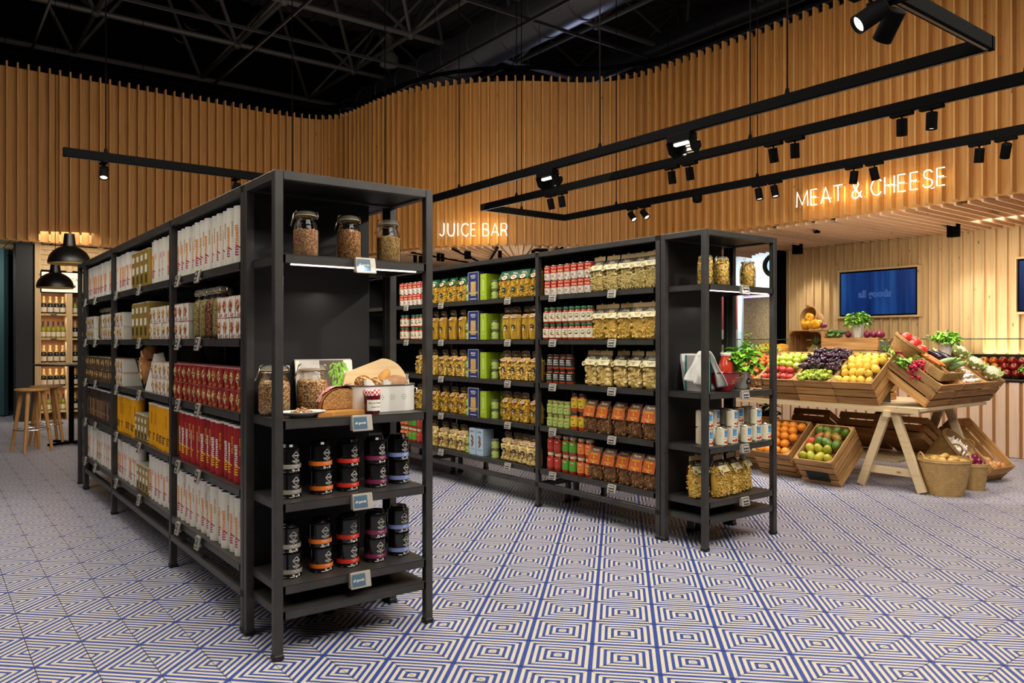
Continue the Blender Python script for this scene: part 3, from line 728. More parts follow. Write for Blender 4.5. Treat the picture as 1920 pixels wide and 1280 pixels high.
for b, ys in (('near', (4.69, 4.03)), ('middle', (6.34, 5.28)), ('far', (7.01,))):
    for z, n in zip(SH, SN):
        for y, s in zip(ys, ('left', 'right')):
            TG[2].put((XB - .007, y, z - .03), -pi / 2, '%s price tag under the %s shelf, %s bay of the right pasta shelving' % (s, n, b))
# ---------------------------------------------------------------- left run: breakfast tubes, cartons, boxes
RIM = mat('tube_rim', '#f1ede4', .45)
def tube_pack(body, c1, c2, c3, sub, turned, h=.28, r=.0458):
    t = proto('breakfast_tube', 'tube')
    mb = MB(); mb.lathe([(0, .001), (r, .001), (r, h - .012)], 28); obj('body', mb, body, t, 50)
    mb = MB(); mb.lathe([(r, h - .012), (r + .001, h - .011), (r + .001, h), (r - .004, h), (r - .005, h - .006), (0, h - .006)], 28); obj('rim', mb, RIM, t, 50)
    a = R(turned); q = r + .0006
    def run_(s, size, z, col, off, bold):
        mb = MB(); mb.text(s, size, lambda x, y: cyl_map(q, z, a, True)(x, y + off), 0, bold, 8); obj('lettering', mb, col, t)
    run_('my', .045, .068, c1, .011, .024); run_('muesli', .039, .139, c2, .011, .024)
    if sub: run_(sub, .013, .178, c3, -.017, .01)
    return t
W_ = mat('tube_white', '#e6e0d3', .5); RD = mat('tube_red', '#a3171b', .45); YL = mat('tube_yellow', '#f2a800', .45); BR = mat('tube_brown', '#40342a', .5)
CRIM = mat('crimson_print', '#b0123f', .5); ORG = mat('orange_print', '#f08a1e', .5); PINKP = mat('pink_print', '#d94a72', .5); GOLDP = mat('gold_print', '#c08a2c', .5)
YELP = mat('yellow_print', '#ffc928', .5); BLKP = mat('black_print', '#241a10', .5); TANP = mat('tan_print', '#b98a5c', .5)
TUBES = {('white', k): Kind(tube_pack, W_, CRIM, ORG, GOLDP if v == 0 else PINKP, ('HONIG NUSS', 'BEERE')[v], a) for k, (v, a) in enumerate([(0, 20), (0, 8), (0, 30), (1, 20), (1, 6), (1, 31)])}
TUBES.update({('red', k): Kind(tube_pack, RD, YELP, WHITE, YELP, 'APFEL WINTER', a) for k, a in enumerate((20, 10, 29))})
TUBES.update({('yellow', k): Kind(tube_pack, YL, BLKP, YL, BLKP, 'CHOCOLATE', a) for k, a in enumerate((20, 10, 29))})
TUBES.update({('brown', k): Kind(tube_pack, BR, TANP, TANP, TANP, 'CHOCO', a) for k, a in enumerate((20, 10, 29))})
def tubes(col, ya, yb, n, z, where, ks):
    """a row of n, from the left (ya, far) to the right (yb, near)"""
    for i in range(n):
        y = ya + (yb - ya) * i / max(1, n - 1) + U(-.0008, .0008)
        TUBES[(col, random.choice(ks))].put((XA + .068 + U(-.004, .012), y, z), -pi / 2 + U(-.12, .12), '%s %s breakfast tube from left, %s' % (ORD[i], col, where), '%s tubes, %s' % (col, where))
V0, V1 = (0, 1, 2), (3, 4, 5)
NB, MBAY, FB = 'near bay, left run', 'middle bay, left run', 'far bay, left run'
tubes('white', 4.835, 3.69, 13, SH[0], 'top shelf, ' + NB, V0)
tubes('red', 4.83, 3.69, 13, SH[3], 'fourth shelf, ' + NB, V0)
tubes('white', 4.83, 3.69, 13, SH[4], 'bottom shelf, ' + NB, V0)
tubes('white', 6.62, 6.13, 6, SH[0], 'left end of top shelf, ' + MBAY, V1)
tubes('white', 5.50, 4.99, 6, SH[0], 'right end of top shelf, ' + MBAY, V1)
tubes('yellow', 6.62, 6.05, 7, SH[3], 'left end of fourth shelf, ' + MBAY, V0)
tubes('yellow', 5.58, 4.98, 7, SH[3], 'right end of fourth shelf, ' + MBAY, V0)
tubes('white', 6.62, 6.02, 7, SH[4], 'left end of bottom shelf, ' + MBAY, V1)
tubes('white', 5.58, 4.98, 7, SH[4], 'right end of bottom shelf, ' + MBAY, V1)
tubes('white', 7.9, 6.77, 13, SH[0], 'top shelf, ' + FB, V0)
tubes('brown', 7.9, 6.77, 13, SH[3], 'fourth shelf, ' + FB, V0)
tubes('white', 7.9, 6.77, 13, SH[4], 'bottom shelf, ' + FB, V1)
# cup cartons with a round window
OATS = speck('oat_flakes', ['#d8b578', '#b98a4c', '#8a5a2c', '#ecd2a0', '#6d3f1e', '#c99c5c'], 130)
BERRY = speck('berry_flakes', ['#c99a60', '#8a2a2a', '#b4463c', '#dcb77c', '#6d2420', '#a06a3c'], 130)
def cup_carton(card, edge, print_, arc, fill, h=.099, w=.092, d=.15):
    t = proto('cup_carton', 'carton'); k = .88
    mb = MB(); wb = w * k
    vs = []
    for (z, ww) in ((0, wb), (h, w)):
        for (x, y) in ((-1, 0), (1, 0), (1, d), (-1, d)): vs.append((x * ww / 2, y, z))
    mb.add(vs, [(3, 2, 1, 0), (0, 1, 5, 4), (1, 2, 6, 5), (2, 3, 7, 6), (3, 0, 4, 7)]); obj('carton', mb, card, t)
    # dark opening at the top with the raised cream edge of the flap
    mb = MB(); mb.quad([(-w / 2, 0.002, h - .006), (w / 2, 0.002, h - .006), (w / 2, d, h - .006), (-w / 2, d, h - .006)])
    obj('lid_foil', mb, mat('lid_foil', '#b8aea2', .4), t)
    mb = MB(); mb.box(0, d / 2, h - .001, w + .004, d, .004); mb.add([(-.02, .0, h + .001), (.02, 0, h + .001), (.0, .05, h + .001)], [(0, 1, 2)]); obj('flap', mb, edge, t)
    # window: bulging half-round muesli behind a crescent of card
    mb = MB(); n = 14; c = (-w * .34, h * .55); pts = [(c[0] + (w * .38) * cos(R(-88 + 176 * i / n)), c[1] + h * .30 * sin(R(-88 + 176 * i / n))) for i in range(n + 1)]
    ctr = (c[0] + .006, -.010, c[1]); mb.add([(p[0], -.0012, p[1]) for p in pts] + [ctr], [(i, i + 1, n + 1) for i in range(n)] + [(n, 0, n + 1)]); obj('window', mb, fill, t, 40)
    mb = MB(); a_ = [(c[0] + w * .50 * cos(R(75 - 85 * i / 9)), c[1] + h * .40 * sin(R(75 - 85 * i / 9))) for i in range(10)]
    for p, q in zip(a_, a_[1:]):
        dx, dz = (p[0] - c[0]) * .06, (p[1] - c[1]) * .06; mb.quad([(p[0], -.001, p[1]), (q[0], -.001, q[1]), (q[0] + dx, -.001, q[1] + dz), (p[0] + dx, -.001, p[1] + dz)])
    obj('arc_print', mb, arc, t)
    mb = MB(); mb.text('2', .04, flat((-.012, -.0014, .017), (1, 0, 0), (0, 0, 1)), 0, .02); mb.text('go', .022, flat((.014, -.0014, .014), (1, 0, .15), (0, 0, 1)), 0, .02); obj('lettering', mb, print_, t)
    return t
CW = Kind(cup_carton, CREAM, mat('carton_edge', '#f3ece0', .5), CRIM, ORG, OATS)
CP = Kind(cup_carton, CREAM, mat('pink_edge', '#eea59a', .5), CRIM, PINKP, BERRY)
CO = Kind(cup_carton, CREAM, mat('orange_edge', '#f0b089', .5), CRIM, PINKP, OATS)
CR = Kind(cup_carton, mat('carton_red', '#8c1319', .45), mat('red_edge', '#d8868a', .5), mat('gold_lettering', '#e8a03c', .45), mat('gold_lettering', '#e8a03c', .45), OATS)
CB = Kind(cup_carton, mat('carton_brown', '#5b4531', .5), mat('tan_edge', '#c8b49a', .5), TANP, TANP, OATS)
def cartons(K, col, ya, yb, n, z, where):
    for lv, nm in ((1, 'upper'), (0, 'lower')):
        for i in range(n):
            K.put((XA + .016 + U(-.003, .003), ya + (yb - ya) * i / max(1, n - 1) + U(-.002, .002), z + .1025 * lv + .0005), -pi / 2 + U(-.04, .04), '%s %s carton from left, %s row, %s' % (ORD[i], col, nm, where), '%s cup cartons, %s' % (col, where))
cartons(CP, 'pink-edged', 4.82, 4.62, 3, SH[1], 'left of second shelf, ' + NB)
cartons(CP, 'pink-edged', 3.985, 3.70, 4, SH[1], 'right of second shelf, ' + NB)
cartons(CR, 'red', 4.83, 3.69, 13, SH[2], 'third shelf, ' + NB)
cartons(CW, 'white', 6.60, 6.39, 3, SH[1], 'left of second shelf, ' + MBAY)
cartons(CW, 'white', 5.45, 5.0, 5, SH[1], 'right of second shelf, ' + MBAY)
cartons(CO, 'peach-edged', 6.58, 6.38, 3, SH[2], 'left of third shelf, ' + MBAY)
cartons(CO, 'peach-edged', 5.40, 4.99, 5, SH[2], 'right of third shelf, ' + MBAY)
cartons(CW, 'white', 7.88, 7.58, 4, SH[1], 'left of second shelf, ' + FB)
cartons(CW, 'white', 7.18, 6.77, 5, SH[1], 'right of second shelf, ' + FB)
cartons(CB, 'brown', 7.9, 6.77, 12, SH[2], 'third shelf, ' + FB)
# gold boxes
GOLD = mat('gold_card', '#b99742', .38, .35); 
def gold_box(h, w=.085, d=.2):
    t = proto('gold_box', 'box'); mb = MB(); mb.box(0, d / 2, h / 2, w, d, h, b=.002); obj('carton', mb, GOLD, t)
    mb = MB(); mb.box(0, d / 2, h - .004, w * .8, d * .95, .02); obj('tray_lid', mb, CREAM, t)
    mb = MB()
    for (z, hh) in ((.80, .16), (.22, .22), (.48, .2)): mb.box(-w * .12, -.001, h * z, w * .42, .002, h * hh, 0 if z != .22 else 1, b=.0004)
    obj('front_print', mb, [WHITE, mat('box_window', '#53401a', .4)], t)
    mb = MB()
    o = flat((w / 2 + .0012, d * .5, h * .28), (0, 1, 0), (0, 0, 1)); mb.text('AM', .07, o, 0, .03); mb.text('ZIN', .06, lambda x, y: o(x, y - .058), 0, .03); obj('lettering', mb, WHITE, t)
    mb = MB()
    for i in range(9): mb.box(w / 2 + .0008, d * .52, h * .55 + i * h * .042, .0008, d * U(.6, .75), h * .012)
    obj('small_print', mb, mat('box_small_print', '#6c5a2c', .5), t)
    return t
GB, GS = Kind(gold_box, .245, .122), Kind(gold_box, .175, .09, .10)
for i in range(4):
    GB.put((XA + .02, 5.985 - i * .128, SH[0] + .001), -pi / 2, '%s gold box from left between white tubes on the top shelf, middle bay' % ORD[i])
    GB.put((XA + .02, 6.0 - i * .128, SH[1] + .001), -pi / 2, '%s gold box from left between white cartons on the second shelf, middle bay' % ORD[i])
    GS.put((XA + .03, 5.965 - i * .098, SH[3] + .001), -pi / 2, '%s small gold pack from left between yellow tubes, middle bay' % ORD[i])
    GS.put((XA + .03, 5.91 - i * .092, SH[4] + .001), -pi / 2, '%s small gold pack from left between white tubes, bottom shelf, middle bay' % ORD[i])
# ---------------------------------------------------------------- clip-top jars
RUB = mat('rubber_seal', '#c9a774', .6)
def bail(mb, r, z, side=1, s=1.):
    """wire clip on the side of a jar neck"""
    w = .0016 * s
    mb.tube([(-r * 1.02, 0, z - .006), (-r * 1.14, .006, z + .004), (-r * 1.06, .008, z + .022), (-r * .9, .01, z + .024)], w, 5)
    mb.tube([(-r * 1.02, -.008, z - .016), (-r * 1.2, -.006, z - .002), (-r * 1.1, -.004, z + .016), (-r * .85, -.002, z + .026)], w, 5)
    mb.tube([(-r * 1.12, -.01, z), (-r * 1.36, -.012, z - .03), (-r * 1.42, -.004, z - .046), (-r * 1.4, .008, z - .046), (-r * 1.32, .010, z - .028), (-r * 1.1, .01, z + .002)], w * 1.1, 5)
    mb.tube([(r * .9, 0, z + .02), (r * 1.08, .004, z + .02), (r * 1.16, .004, z + .002), (r * 1.08, 0, z - .012), (r * .98, 0, z - .006)], w, 5)
    mb.tube([(r * 1.02 * cos(a), r * 1.02 * sin(a), z - .008) for a in [2 * pi * i / 20 for i in range(20)]], w, 4, closed=True)
def clip_jar(fill, r, h, level, pieces=None, lump=0.):
    t = proto('clip_top_jar', 'jar'); n = 24; nk = r * .74; hs = h * .78
    out = [(0, .002), (r * .82, .002), (r * .95, h * .04), (r, h * .1), (r, h * .56), (r * .96, h * .66), (nk * 1.04, hs), (nk, hs + .006), (nk, h * .86)]
    mb = MB(); mb.lathe(out, n); mb.lathe([(nk, h * .86), (nk * 1.1, h * .865), (nk * 1.1, h * .885), (nk, h * .89)], n); obj('glass_body', mb, GLASS, t, 60)
    mb = MB(); mb.lathe([(0, h * .985), (nk * .5, h), (nk * .86, h * .985), (nk * 1.08, h * .95), (nk * 1.1, h * .915), (nk * .9, h * .905), (nk * .7, h * .93), (0, h * .93)], n); obj('glass_lid', mb, LIDGL, t, 60)
    mb = MB(); mb.lathe([(nk * .95, h * .892), (nk * 1.13, h * .892), (nk * 1.13, h * .908), (nk * .95, h * .908)], n); obj('rubber_seal', mb, RUB, t)
    mb = MB(); bail(mb, nk * 1.08, h * .895, s=r / .05); obj('wire_clip', mb, CHROME, t, 60)
    pr = []
    for (q, z) in out:
        if z < level: pr.append((max(0, q - .004), z + .003))
    rt_ = min(r - .004, nk + (r - nk) * max(0, min(1, (hs - level) / (h * .2)))); pr += [(rt_, level), (rt_ * .6, level + .008), (0, level + .006)]
    mb = MB()
    if pieces is None:
        mb.lathe(pr, 40)
        vs = []
        for p in mb.v:
            v = Vector(p); q = 1 + U(-.03, .02) * (1 if Vector((p[0], p[1])).length > .01 else 0); vs.append((p[0] * q, p[1] * q, p[2] + (U(-.004, .006) if p[2] > level - .01 else 0)))
        mb.v = vs; obj('muesli', mb, fill, t, 60)
    else:
        mb.lathe([(max(0, a - .010), b) for a, b in pr], 16, 1); pieces(mb, r - .006, level); obj('pasta', mb, fill, t, 40, stuff=True)
    return t
"""pasta shapes, each drawn round the origin"""
def p_tube(mb, M, L_=.035, r=.006, slant=0., n=7):
    m = MB(); m.lathe([(r * .6, -L_ / 2), (r, -L_ / 2), (r, L_ / 2), (r * .6, L_ / 2), (r * .55, 0)], n, M=M); mb.add(m.v, m.f, 0)
def p_fus(mb, M, L_=.036, r=.0065, n=9):
    vs = []; fs = []
    for i in range(n):
        a = i * 1.25; z = (i / (n - 1) - .5) * L_
        for k in range(3): vs.append(M @ Vector((r * cos(a + k * 2.094), r * sin(a + k * 2.094), z)))
    for i in range(n - 1):
        for k in range(3): fs.append((i * 3 + k, i * 3 + (k + 1) % 3, i * 3 + 3 + (k + 1) % 3, i * 3 + 3 + k))
    mb.add(vs, fs, 0)
def p_cav(mb, M, L_=.04, r=.006):
    mb.tube([M @ Vector((r * cos(i * .95), r * sin(i * .95), (i / 12 - .5) * L_)) for i in range(13)], .0042, 4, caps=False)
def p_shell(mb, M, L_=.034, r=.013):
    vs = []; fs = []; nu, nv = 6, 4
    for i in range(nu + 1):
        u = (i / nu - .5); w = r * (1 - (2 * u) ** 2 * .85)
        for j in range(nv + 1): a = R(-20 + 250 * j / nv); vs.append(M @ Vector((w * cos(a), w * sin(a) * .9, u * L_)))
    for i in range(nu):
        for j in range(nv): k = i * (nv + 1) + j; fs.append((k, k + 1, k + nv + 2, k + nv + 1))
    mb.add(vs, fs, 0)
def p_ear(mb, M, r=.010):
    m = MB(); m.lathe([(0, .004), (r * .5, .003), (r, -.003), (r * 1.05, -.002), (r * .6, .006), (0, .008)], 8, M=M); mb.add(m.v, m.f, 0)
def p_rib(mb, M, L_=.06, w=.005, k=2.5):
    vs = []; fs = []; n = 8; c = U(.5, 1.5) * k; ph = U(0, 6)
    for i in range(n + 1):
        t = i / n; x = L_ * (t - .5); y = .012 * sin(c * t * 3 + ph); z = .008 * cos(c * t * 2.2 + ph)
        vs += [M @ Vector((x, y, z - w / 2)), M @ Vector((x, y, z + w / 2))]
    for i in range(n): fs.append((2 * i, 2 * i + 2, 2 * i + 3, 2 * i + 1))
    mb.add(vs, fs, 0)
def p_bow(mb, M, w=.036, h=.024):
    n = 6; vs = []; fs = []
    for i in range(n + 1):
        x = (i / n - .5) * w; hh = h * (.35 + .65 * abs(2 * i / n - 1)); 
        for j in range(4): q = (j / 3 - .5); vs.append(M @ Vector((x, (.004 * (-1) ** j) * (1.2 - abs(2 * i / n - 1)), q * hh)))
    for i in range(n):
        for j in range(3): k = i * 4 + j; fs.append((k, k + 1, k + 5, k + 4))
    mb.add(vs, fs, 0)
def rrot(): return Euler((U(0, 6.3), U(0, 6.3), U(0, 6.3))).to_matrix().to_4x4()
def jar_fill(p, n, k=1.):
    def f(mb, r, level):
        for i in range(n):
            a = U(0, 2 * pi); z = U(.012, level); rr = r * U(.8, .93)
            if i > n * .88: rr = r * math.sqrt(U(0, .7)); z = level + U(0, .006)
            q = len(mb.v); p(mb, tr(rr * cos(a), rr * sin(a), z) @ rrot() @ Matrix.Scale(k, 4))
            for w in range(q, len(mb.v)):
                x, y, h_ = mb.v[w]; l = math.hypot(x, y); m_ = r * (1 if h_ < level else .95)
                mb.v[w] = (x * min(1, m_ / max(l, 1e-6)), y * min(1, m_ / max(l, 1e-6)), max(h_, .004))
    return f
PASTA = [mat('dry_pasta', '#f2d272', .5, col2='#e8c25c', nscale=30), mat('pasta_core', '#c99a44', .8)]
MU = [speck('muesli_cranberry', ['#c08a58', '#9a6a40', '#d8ae78', '#b0484a', '#a87848', '#e0bf90'], 230), speck('muesli_nut', ['#b8763c', '#8c5428', '#d09a5c', '#a06030', '#e0b47c', '#704020'], 230),
      speck('muesli_crisp', ['#d0a058', '#b88440', '#e2bd7c', '#a47034', '#ecd09a'], 230), speck('muesli_green', ['#c0a458', '#a08440', '#d8c07c', '#807034', '#e6d8a0'], 210), speck('muesli_red', ['#b88448', '#7a2420', '#d0a468', '#5c2018', '#a04038'], 180), speck('muesli_mix', ['#dcb068', '#a8682c', '#ecca8c', '#c88444', '#8a3c24', '#f4e2b4'], 190)]
J = [Kind(clip_jar, MU[i], .058, .215, lv) for i, lv in enumerate((.125, .14, .125))]
for k, (x, y, ang, lb) in enumerate(((1.382, 3.36, -6, 'left clip-top jar of crumbly cranberry muesli on the top shelf'), (1.594, 3.36, 2, 'middle clip-top jar of brown nut muesli on the top shelf'), (1.80, 3.36, 10, 'right clip-top jar of pale crunchy muesli on the top shelf'))):
    J[k].put((x, y, SH[0] + .001), R(-22 + ang), lb, None)
# tall jars standing between the cartons
TJ = [Kind(clip_jar, m_, .056, .27, .2) for m_ in (MU[3], MU[4])]
for i, (y, k, ) in enumerate(((4.47, 0), (4.35, 0), (4.23, 1), (4.115, 0))):
    TJ[k].put((XA + .07, y, SH[1] + .001), R(-90), '%s tall cereal jar from left between pink cartons, second shelf, near bay' % ORD[i])
for i, y in enumerate((7.45, 7.33, 7.27 - .05)):
    TJ[0].put((XA + .09, y - .02 * i, SH[1] + .001), R(-90), '%s tall cereal jar from left between white cartons, second shelf, far bay' % ORD[i])
# wire basket with a loaf, white bag and a cloth bag behind (middle bay, third shelf)
t = thing('wire_basket', 'black wire basket holding a loaf between carton stacks, third shelf', 'basket', (XA + .13, 5.93, SH[2] + .006))
mb = MB()
for i in range(5):
    f = i / 4; mb.tube([((.055 + .05 * f) * cos(a), (.10 + .07 * f) * sin(a), .20 * f) for a in [2 * pi * k / 20 for k in range(20)]], .0022 if i < 4 else .004, 5, closed=True)
for k in range(16):
    a = 2 * pi * k / 16; mb.tube([(.055 * cos(a), .10 * sin(a), 0), (.105 * cos(a), .17 * sin(a), .20)], .002, 4)
obj('wire_frame', mb, BLACK, t, 60)
CRUST = mat('crust', '#8a4c1a', .7, col2='#d89a56', nscale=16, bump=.6)
mb = MB(); mb.ball((0, 0, 0), .1, 20, 14, sq=(.72, .72, 1.5), jit=.02)
t = tag(obj('bread_loaf', mb, CRUST, smooth=180, loc=(XA + .10, 5.86, SH[2] + .175)), 'brown crusty loaf standing upright in the black wire basket', 'bread'); t.rotation_euler = (.25, 0, 0)
for k in range(4):
    mb = MB(); mb.ball((0, 0, 0), .03, 10, 6, sq=(.25, 1.5, .5)); obj('flour_slash', mb, mat('flour', '#e0c49c', .8, col2='#c9925a', nscale=40), t, 180, loc=(-.066 + .006 * abs(k - 1.5), 0, -.08 + .05 * k), rt=(R(25), 0, 0))
mb = MB(); mb.add([(-.05, -.10, 0), (.08, -.12, 0), (.09, .1, 0), (-.05, .1, 0), (-.01, -.05, .25), (.03, -.06, .26), (.03, .03, .24), (-.01, .02, .25)], [(3, 2, 1, 0), (0, 1, 5, 4), (1, 2, 6, 5), (2, 3, 7, 6), (3, 0, 4, 7), (4, 5, 6, 7)])
tag(obj('paper_bag', mb, mat('white_paper', '#ebe5da', .7), loc=(XA + .08, 5.60, SH[2] + .001)), 'crumpled white paper bag leaning between the loaf basket and cartons', 'paper bag')
t = thing('cloth_bag', 'grey-brown cloth bag with handle behind the right cartons, third shelf', 'bag', (XA + .28, 5.35, SH[2]))
mb = MB(); mb.ball((0, 0, .14), .13, 16, 10, sq=(.5, 1.3, 1.05), jit=.03); obj('bag_body', mb, mat('cloth_taupe', '#81715e', .85, bump=.5, nscale=30), t, 180)
mb = MB(); mb.tube([(0, .1 * cos(a), .22 + .09 * sin(a)) for a in [pi * i / 10 for i in range(11)]], .012, 7); obj('handle', mb, mat('cloth_handle', '#6d5334', .8), t, 60)
# ---------------------------------------------------------------- near end unit: bread shelf
z3 = SH[2] + .001
JM = Kind(clip_jar, MU[5], .072, .225, .145)
JM.put((1.272, 3.455, z3), R(-20), 'large muesli jar standing at the left end of the bread shelf')
JM.put((1.455, 3.46, z3), R(-15), 'large muesli jar standing before the open picture book')
# open cookbook propped on the back panel
t = thing('open_book', 'open picture book with bottle and fern photograph behind the muesli jar', 'book', (1.545, 3.505, z3), R(-2))
mb = MB(); M = rot(-10)
mb.box(0, 0, .125, .285, .006, .25, b=.001, M=M); obj('cover', mb, mat('book_cover', '#b9b2a8', .6), t)
mb = MB(); mb.box(-.135, -.010, .125, .02, .012, .235, M=M); mb.box(.118, -.010, .125, .045, .012, .235, M=M); obj('pages', mb, CREAM, t)
mb = MB(); mb.box(-.075, -.010, .125, .1, .010, .235, M=M); obj('left_page', mb, mat('page_grey', '#c9c2bc', .6), t)
mb = MB(); mb.box(.036, -.011, .125, .118, .010, .235, M=M); obj('photo_page', mb, mat('photo_brown', '#5a4d40', .5), t)
mb = MB()
for i in range(54):
    x = U(.04, .092); z = U(.12, .238); a = U(-1, 1)
    mb.add([M @ Vector((x, -.0175, z)), M @ Vector((x + .02 * a - .006, -.0175, z - .014)), M @ Vector((x + .03 * a, -.0175, z - .032)), M @ Vector((x + .02 * a + .006, -.0175, z - .012))], [(0, 1, 2, 3)])
mb.prism([(-.005 + .034 * cos(q), .052 + .04 * sin(q)) for q in [2 * pi * k / 16 for k in range(16)]], .0165, .0172, 3, M=M @ rot(90)); mb.prism([(.0 + .026 * cos(q), .10 + .016 * sin(q)) for q in [2 * pi * k / 16 for k in range(16)]], .0172, .0178, 4, M=M @ rot(90)); mb.box(.072, -.0168, .09, .026, .001, .06, 1, M=M); mb.box(.075, -.0168, .05, .03, .001, .03, 2, M=M); obj('page_photo', mb, [LEAF, mat('bottle_green', '#1f4d2c', .4), mat('cap_green', '#2f8a5c', .4), mat('orange_preserve', '#d2541e', .4), mat('pale_rim', '#b9a48c', .5)], t)
mb = MB(); mb.text('Lieblingsbrote', .016, lambda x, y: M @ Vector((x - .08, -.0155, y + .205)), 0, .01); obj('lettering', mb, mat('page_script', '#b04a3a', .6), t)
# white dish with muesli
def pile(n, r0, h, mt_, size, name, parent):
    mb = MB(); 
    for i in range(n):
        a = U(0, 6.28); q = math.sqrt(U(0, 1)); r_ = r0 * q; mb.ball((r_ * cos(a), r_ * sin(a), h * (1 - q * q) * U(.5, 1)), size * U(.7, 1.3), 5, 3, sq=(1.3, 1, .6))
    return obj(name, mb, mt_, parent, 180, stuff=True)
t = thing('serving_dish', 'white oval dish of muesli at the shelf front beside the post', 'dish', (1.335, 3.28, z3))
mb = MB(); mb.lathe([(0, 0), (.05, 0), (.052, .004), (.075, .014), (.103, .024), (.104, .027), (.074, .018), (0, .008)], 28, sy=.72); obj('dish', mb, mat('white_porcelain', '#f2efe8', .2), t, 50)
o = pile(90, .07, .03, MU[5], .006, 'muesli', t); o.location = (0, 0, .013); o.scale = (1, .72, 1)
# bread board, loaf under checked cloth
mb = MB(); mb.prism([(-.16, -.05), (-.10, -.07), (-.07, -.05), (.10, -.07), (.17, -.03), (.17, .06), (-.08, .07), (-.14, .05), (-.17, .02)], 0, .018)
t = tag(obj('bread_board', mb, wood('olive_board', '#c58a45', '#8f5a28', 0, 6, .45, False, .05), smooth=20, loc=(1.535, 3.30, z3), rt=R(8)), 'rustic brown wooden cutting board under the cut loaf', 'cutting board')
t = thing('cut_loaf', 'large cut brown loaf under a red checked cloth on the board', 'bread', (1.565, 3.36, z3 + .02), R(6))
def dome(mb, c, w, h, d, nu=16, nv=8, jit=.02, mi=0, face=None):
    vs = []; fs = []
    for i in range(nv + 1):
        v = i / nv; k = math.sqrt(max(0, 1 - (v * .93) ** 2.4))
        for j in range(nu + 1):
            a = pi * j / nu; vs.append((c[0] + w * k * cos(a), c[1] + d * v, c[2] + h * k * sin(a) ** .8 * (1 + U(-jit, jit))))
    for i in range(nv):
        for j in range(nu): q = i * (nu + 1) + j; fs.append((q, q + nu + 1, q + nu + 2, q + 1))
    mb.add(vs, fs, mi); return vs[:nu + 1]
mb = MB(); front = dome(mb, (0, 0, 0), .115, .098, .15); obj('crust', mb, CRUST, t, 180)
mb = MB(); mb.add([(p[0] * .965, -.003, max(0.001, p[2] * .965)) for p in front], [tuple(range(len(front)))]); obj('crumb', mb, mat('bread_crumb', '#b58750', .8, col2='#946632', nscale=90, bump=.9), t)
def check_mat():
    m, t_, b, L = nt('red_check'); c = node(t_, 'ShaderNodeTexChecker', Scale=95.); c.inputs[1].default_value = lin('#c4222e'); c.inputs[2].default_value = lin('#f2e6e0')
    tc = node(t_, 'ShaderNodeTexCoord'); L.new(tc.outputs['Object'], c.inputs[0]); L.new(c.outputs[0], b.inputs['Base Color']); b.inputs['Roughness'].default_value = .8; return m
CHECK = check_mat()
mb = MB(); vs = []; fs = []
for i in range(9):
    for j in range(15):
        a = R(35 + 130 * j / 14); r_ = 1.09 + .03 * sin(j * 1.7 + i); vs.append((.115 * r_ * cos(a) * (1 - .012 * i), .004 + .018 * i + .006 * sin(j * 1.3), .098 * r_ * sin(a) ** .8 * (1 - .012 * i)))
for i in range(8):
    for j in range(14): q = i * 15 + j; fs.append((q, q + 1, q + 16, q + 15))
mb.add(vs, fs); tag(obj('checked_cloth', mb, CHECK, smooth=180, loc=(1.565, 3.36, z3 + .02), rt=R(6)), 'red and white checked cloth draped over the cut loaf', 'cloth')
# jam jar with checked lid
t = thing('jam_jar', 'small red jam jar with red checked lid and cream label', 'jar', (1.652, 3.245, z3))
mb = MB(); mb.lathe([(0, 0), (.033, 0), (.036, .006), (.038, .05), (.039, .088), (.036, .094), (0, .094)], 10); obj('jam', mb, mat('red_jam', '#5a0f1a', .12), t, 30)
mb = MB(); mb.lathe([(.0395, .085), (.041, .092), (.041, .108), (.038, .112), (0, .112)], 24); obj('lid', mb, CHECK, t, 40)
mb = MB(); mb.lathe([(.0388, .016), (.0398, .066)], 16, arc=(R(-150), R(-25))); obj('label_paper', mb, CREAM, t, 60)
mb = MB(); mb.text('Bonne Maman', .012, cyl_map(.0402, .052, .05), 0, .0); mb.text('Gelee Extra', .010, cyl_map(.0402, .034, .05)); obj('lettering', mb, BLKP, t)
# enamel bread bin with its fill
t = thing('bread_bin', 'white enamel bread bin with punched dots holding loaves', 'bread bin', (1.775, 3.40, z3), R(0))
def stadium(w, d, n=8):
    p = []
    r_ = d * .42
    for (cx, cy, a0) in ((w / 2 - r_, d / 2 - r_, 0), (-w / 2 + r_, d / 2 - r_, 90), (-w / 2 + r_, -d / 2 + r_, 180), (w / 2 - r_, -d / 2 + r_, 270)):
        for i in range(n + 1): a = R(a0 + 90 * i / n); p.append((cx + r_ * cos(a), cy + r_ * sin(a)))
    return p
po, pi_ = stadium(.335, .2), stadium(.327, .192); n = len(po); hb = .124
vs = [(x, y, 0) for x, y in po] + [(x, y, hb) for x, y in po] + [(x, y, hb) for x, y in pi_] + [(x, y, .004) for x, y in pi_]; fs = []
for k in range(3):
    for i in range(n): fs.append((k * n + i, k * n + (i + 1) % n, (k + 1) * n + (i + 1) % n, (k + 1) * n + i))
fs += [tuple(range(n))[::-1], tuple(range(3 * n, 4 * n))]
mb = MB(); mb.add(vs, fs); obj('bin_body', mb, mat('white_enamel', '#e9e5dc', .3), t, 40)
mb = MB(); mb.tube([(x, y, hb) for x, y in po], .004, 6, closed=True); obj('rim', mb, mat('grey_rim', '#6f6a64', .3, .5), t, 60)
mb = MB()
for cx in (-.045, .015, .075):
    for k in range(7):
        a = 2 * pi * k / 6; x, z = (cx, .068) if k == 6 else (cx + .012 * cos(a), .068 + .011 * sin(a)); mb.lathe([(0, 0), (.0022, 0)], 8, M=tr(x, -.1006, z) @ rot(90))
obj('vent_holes', mb, BLACK, t)
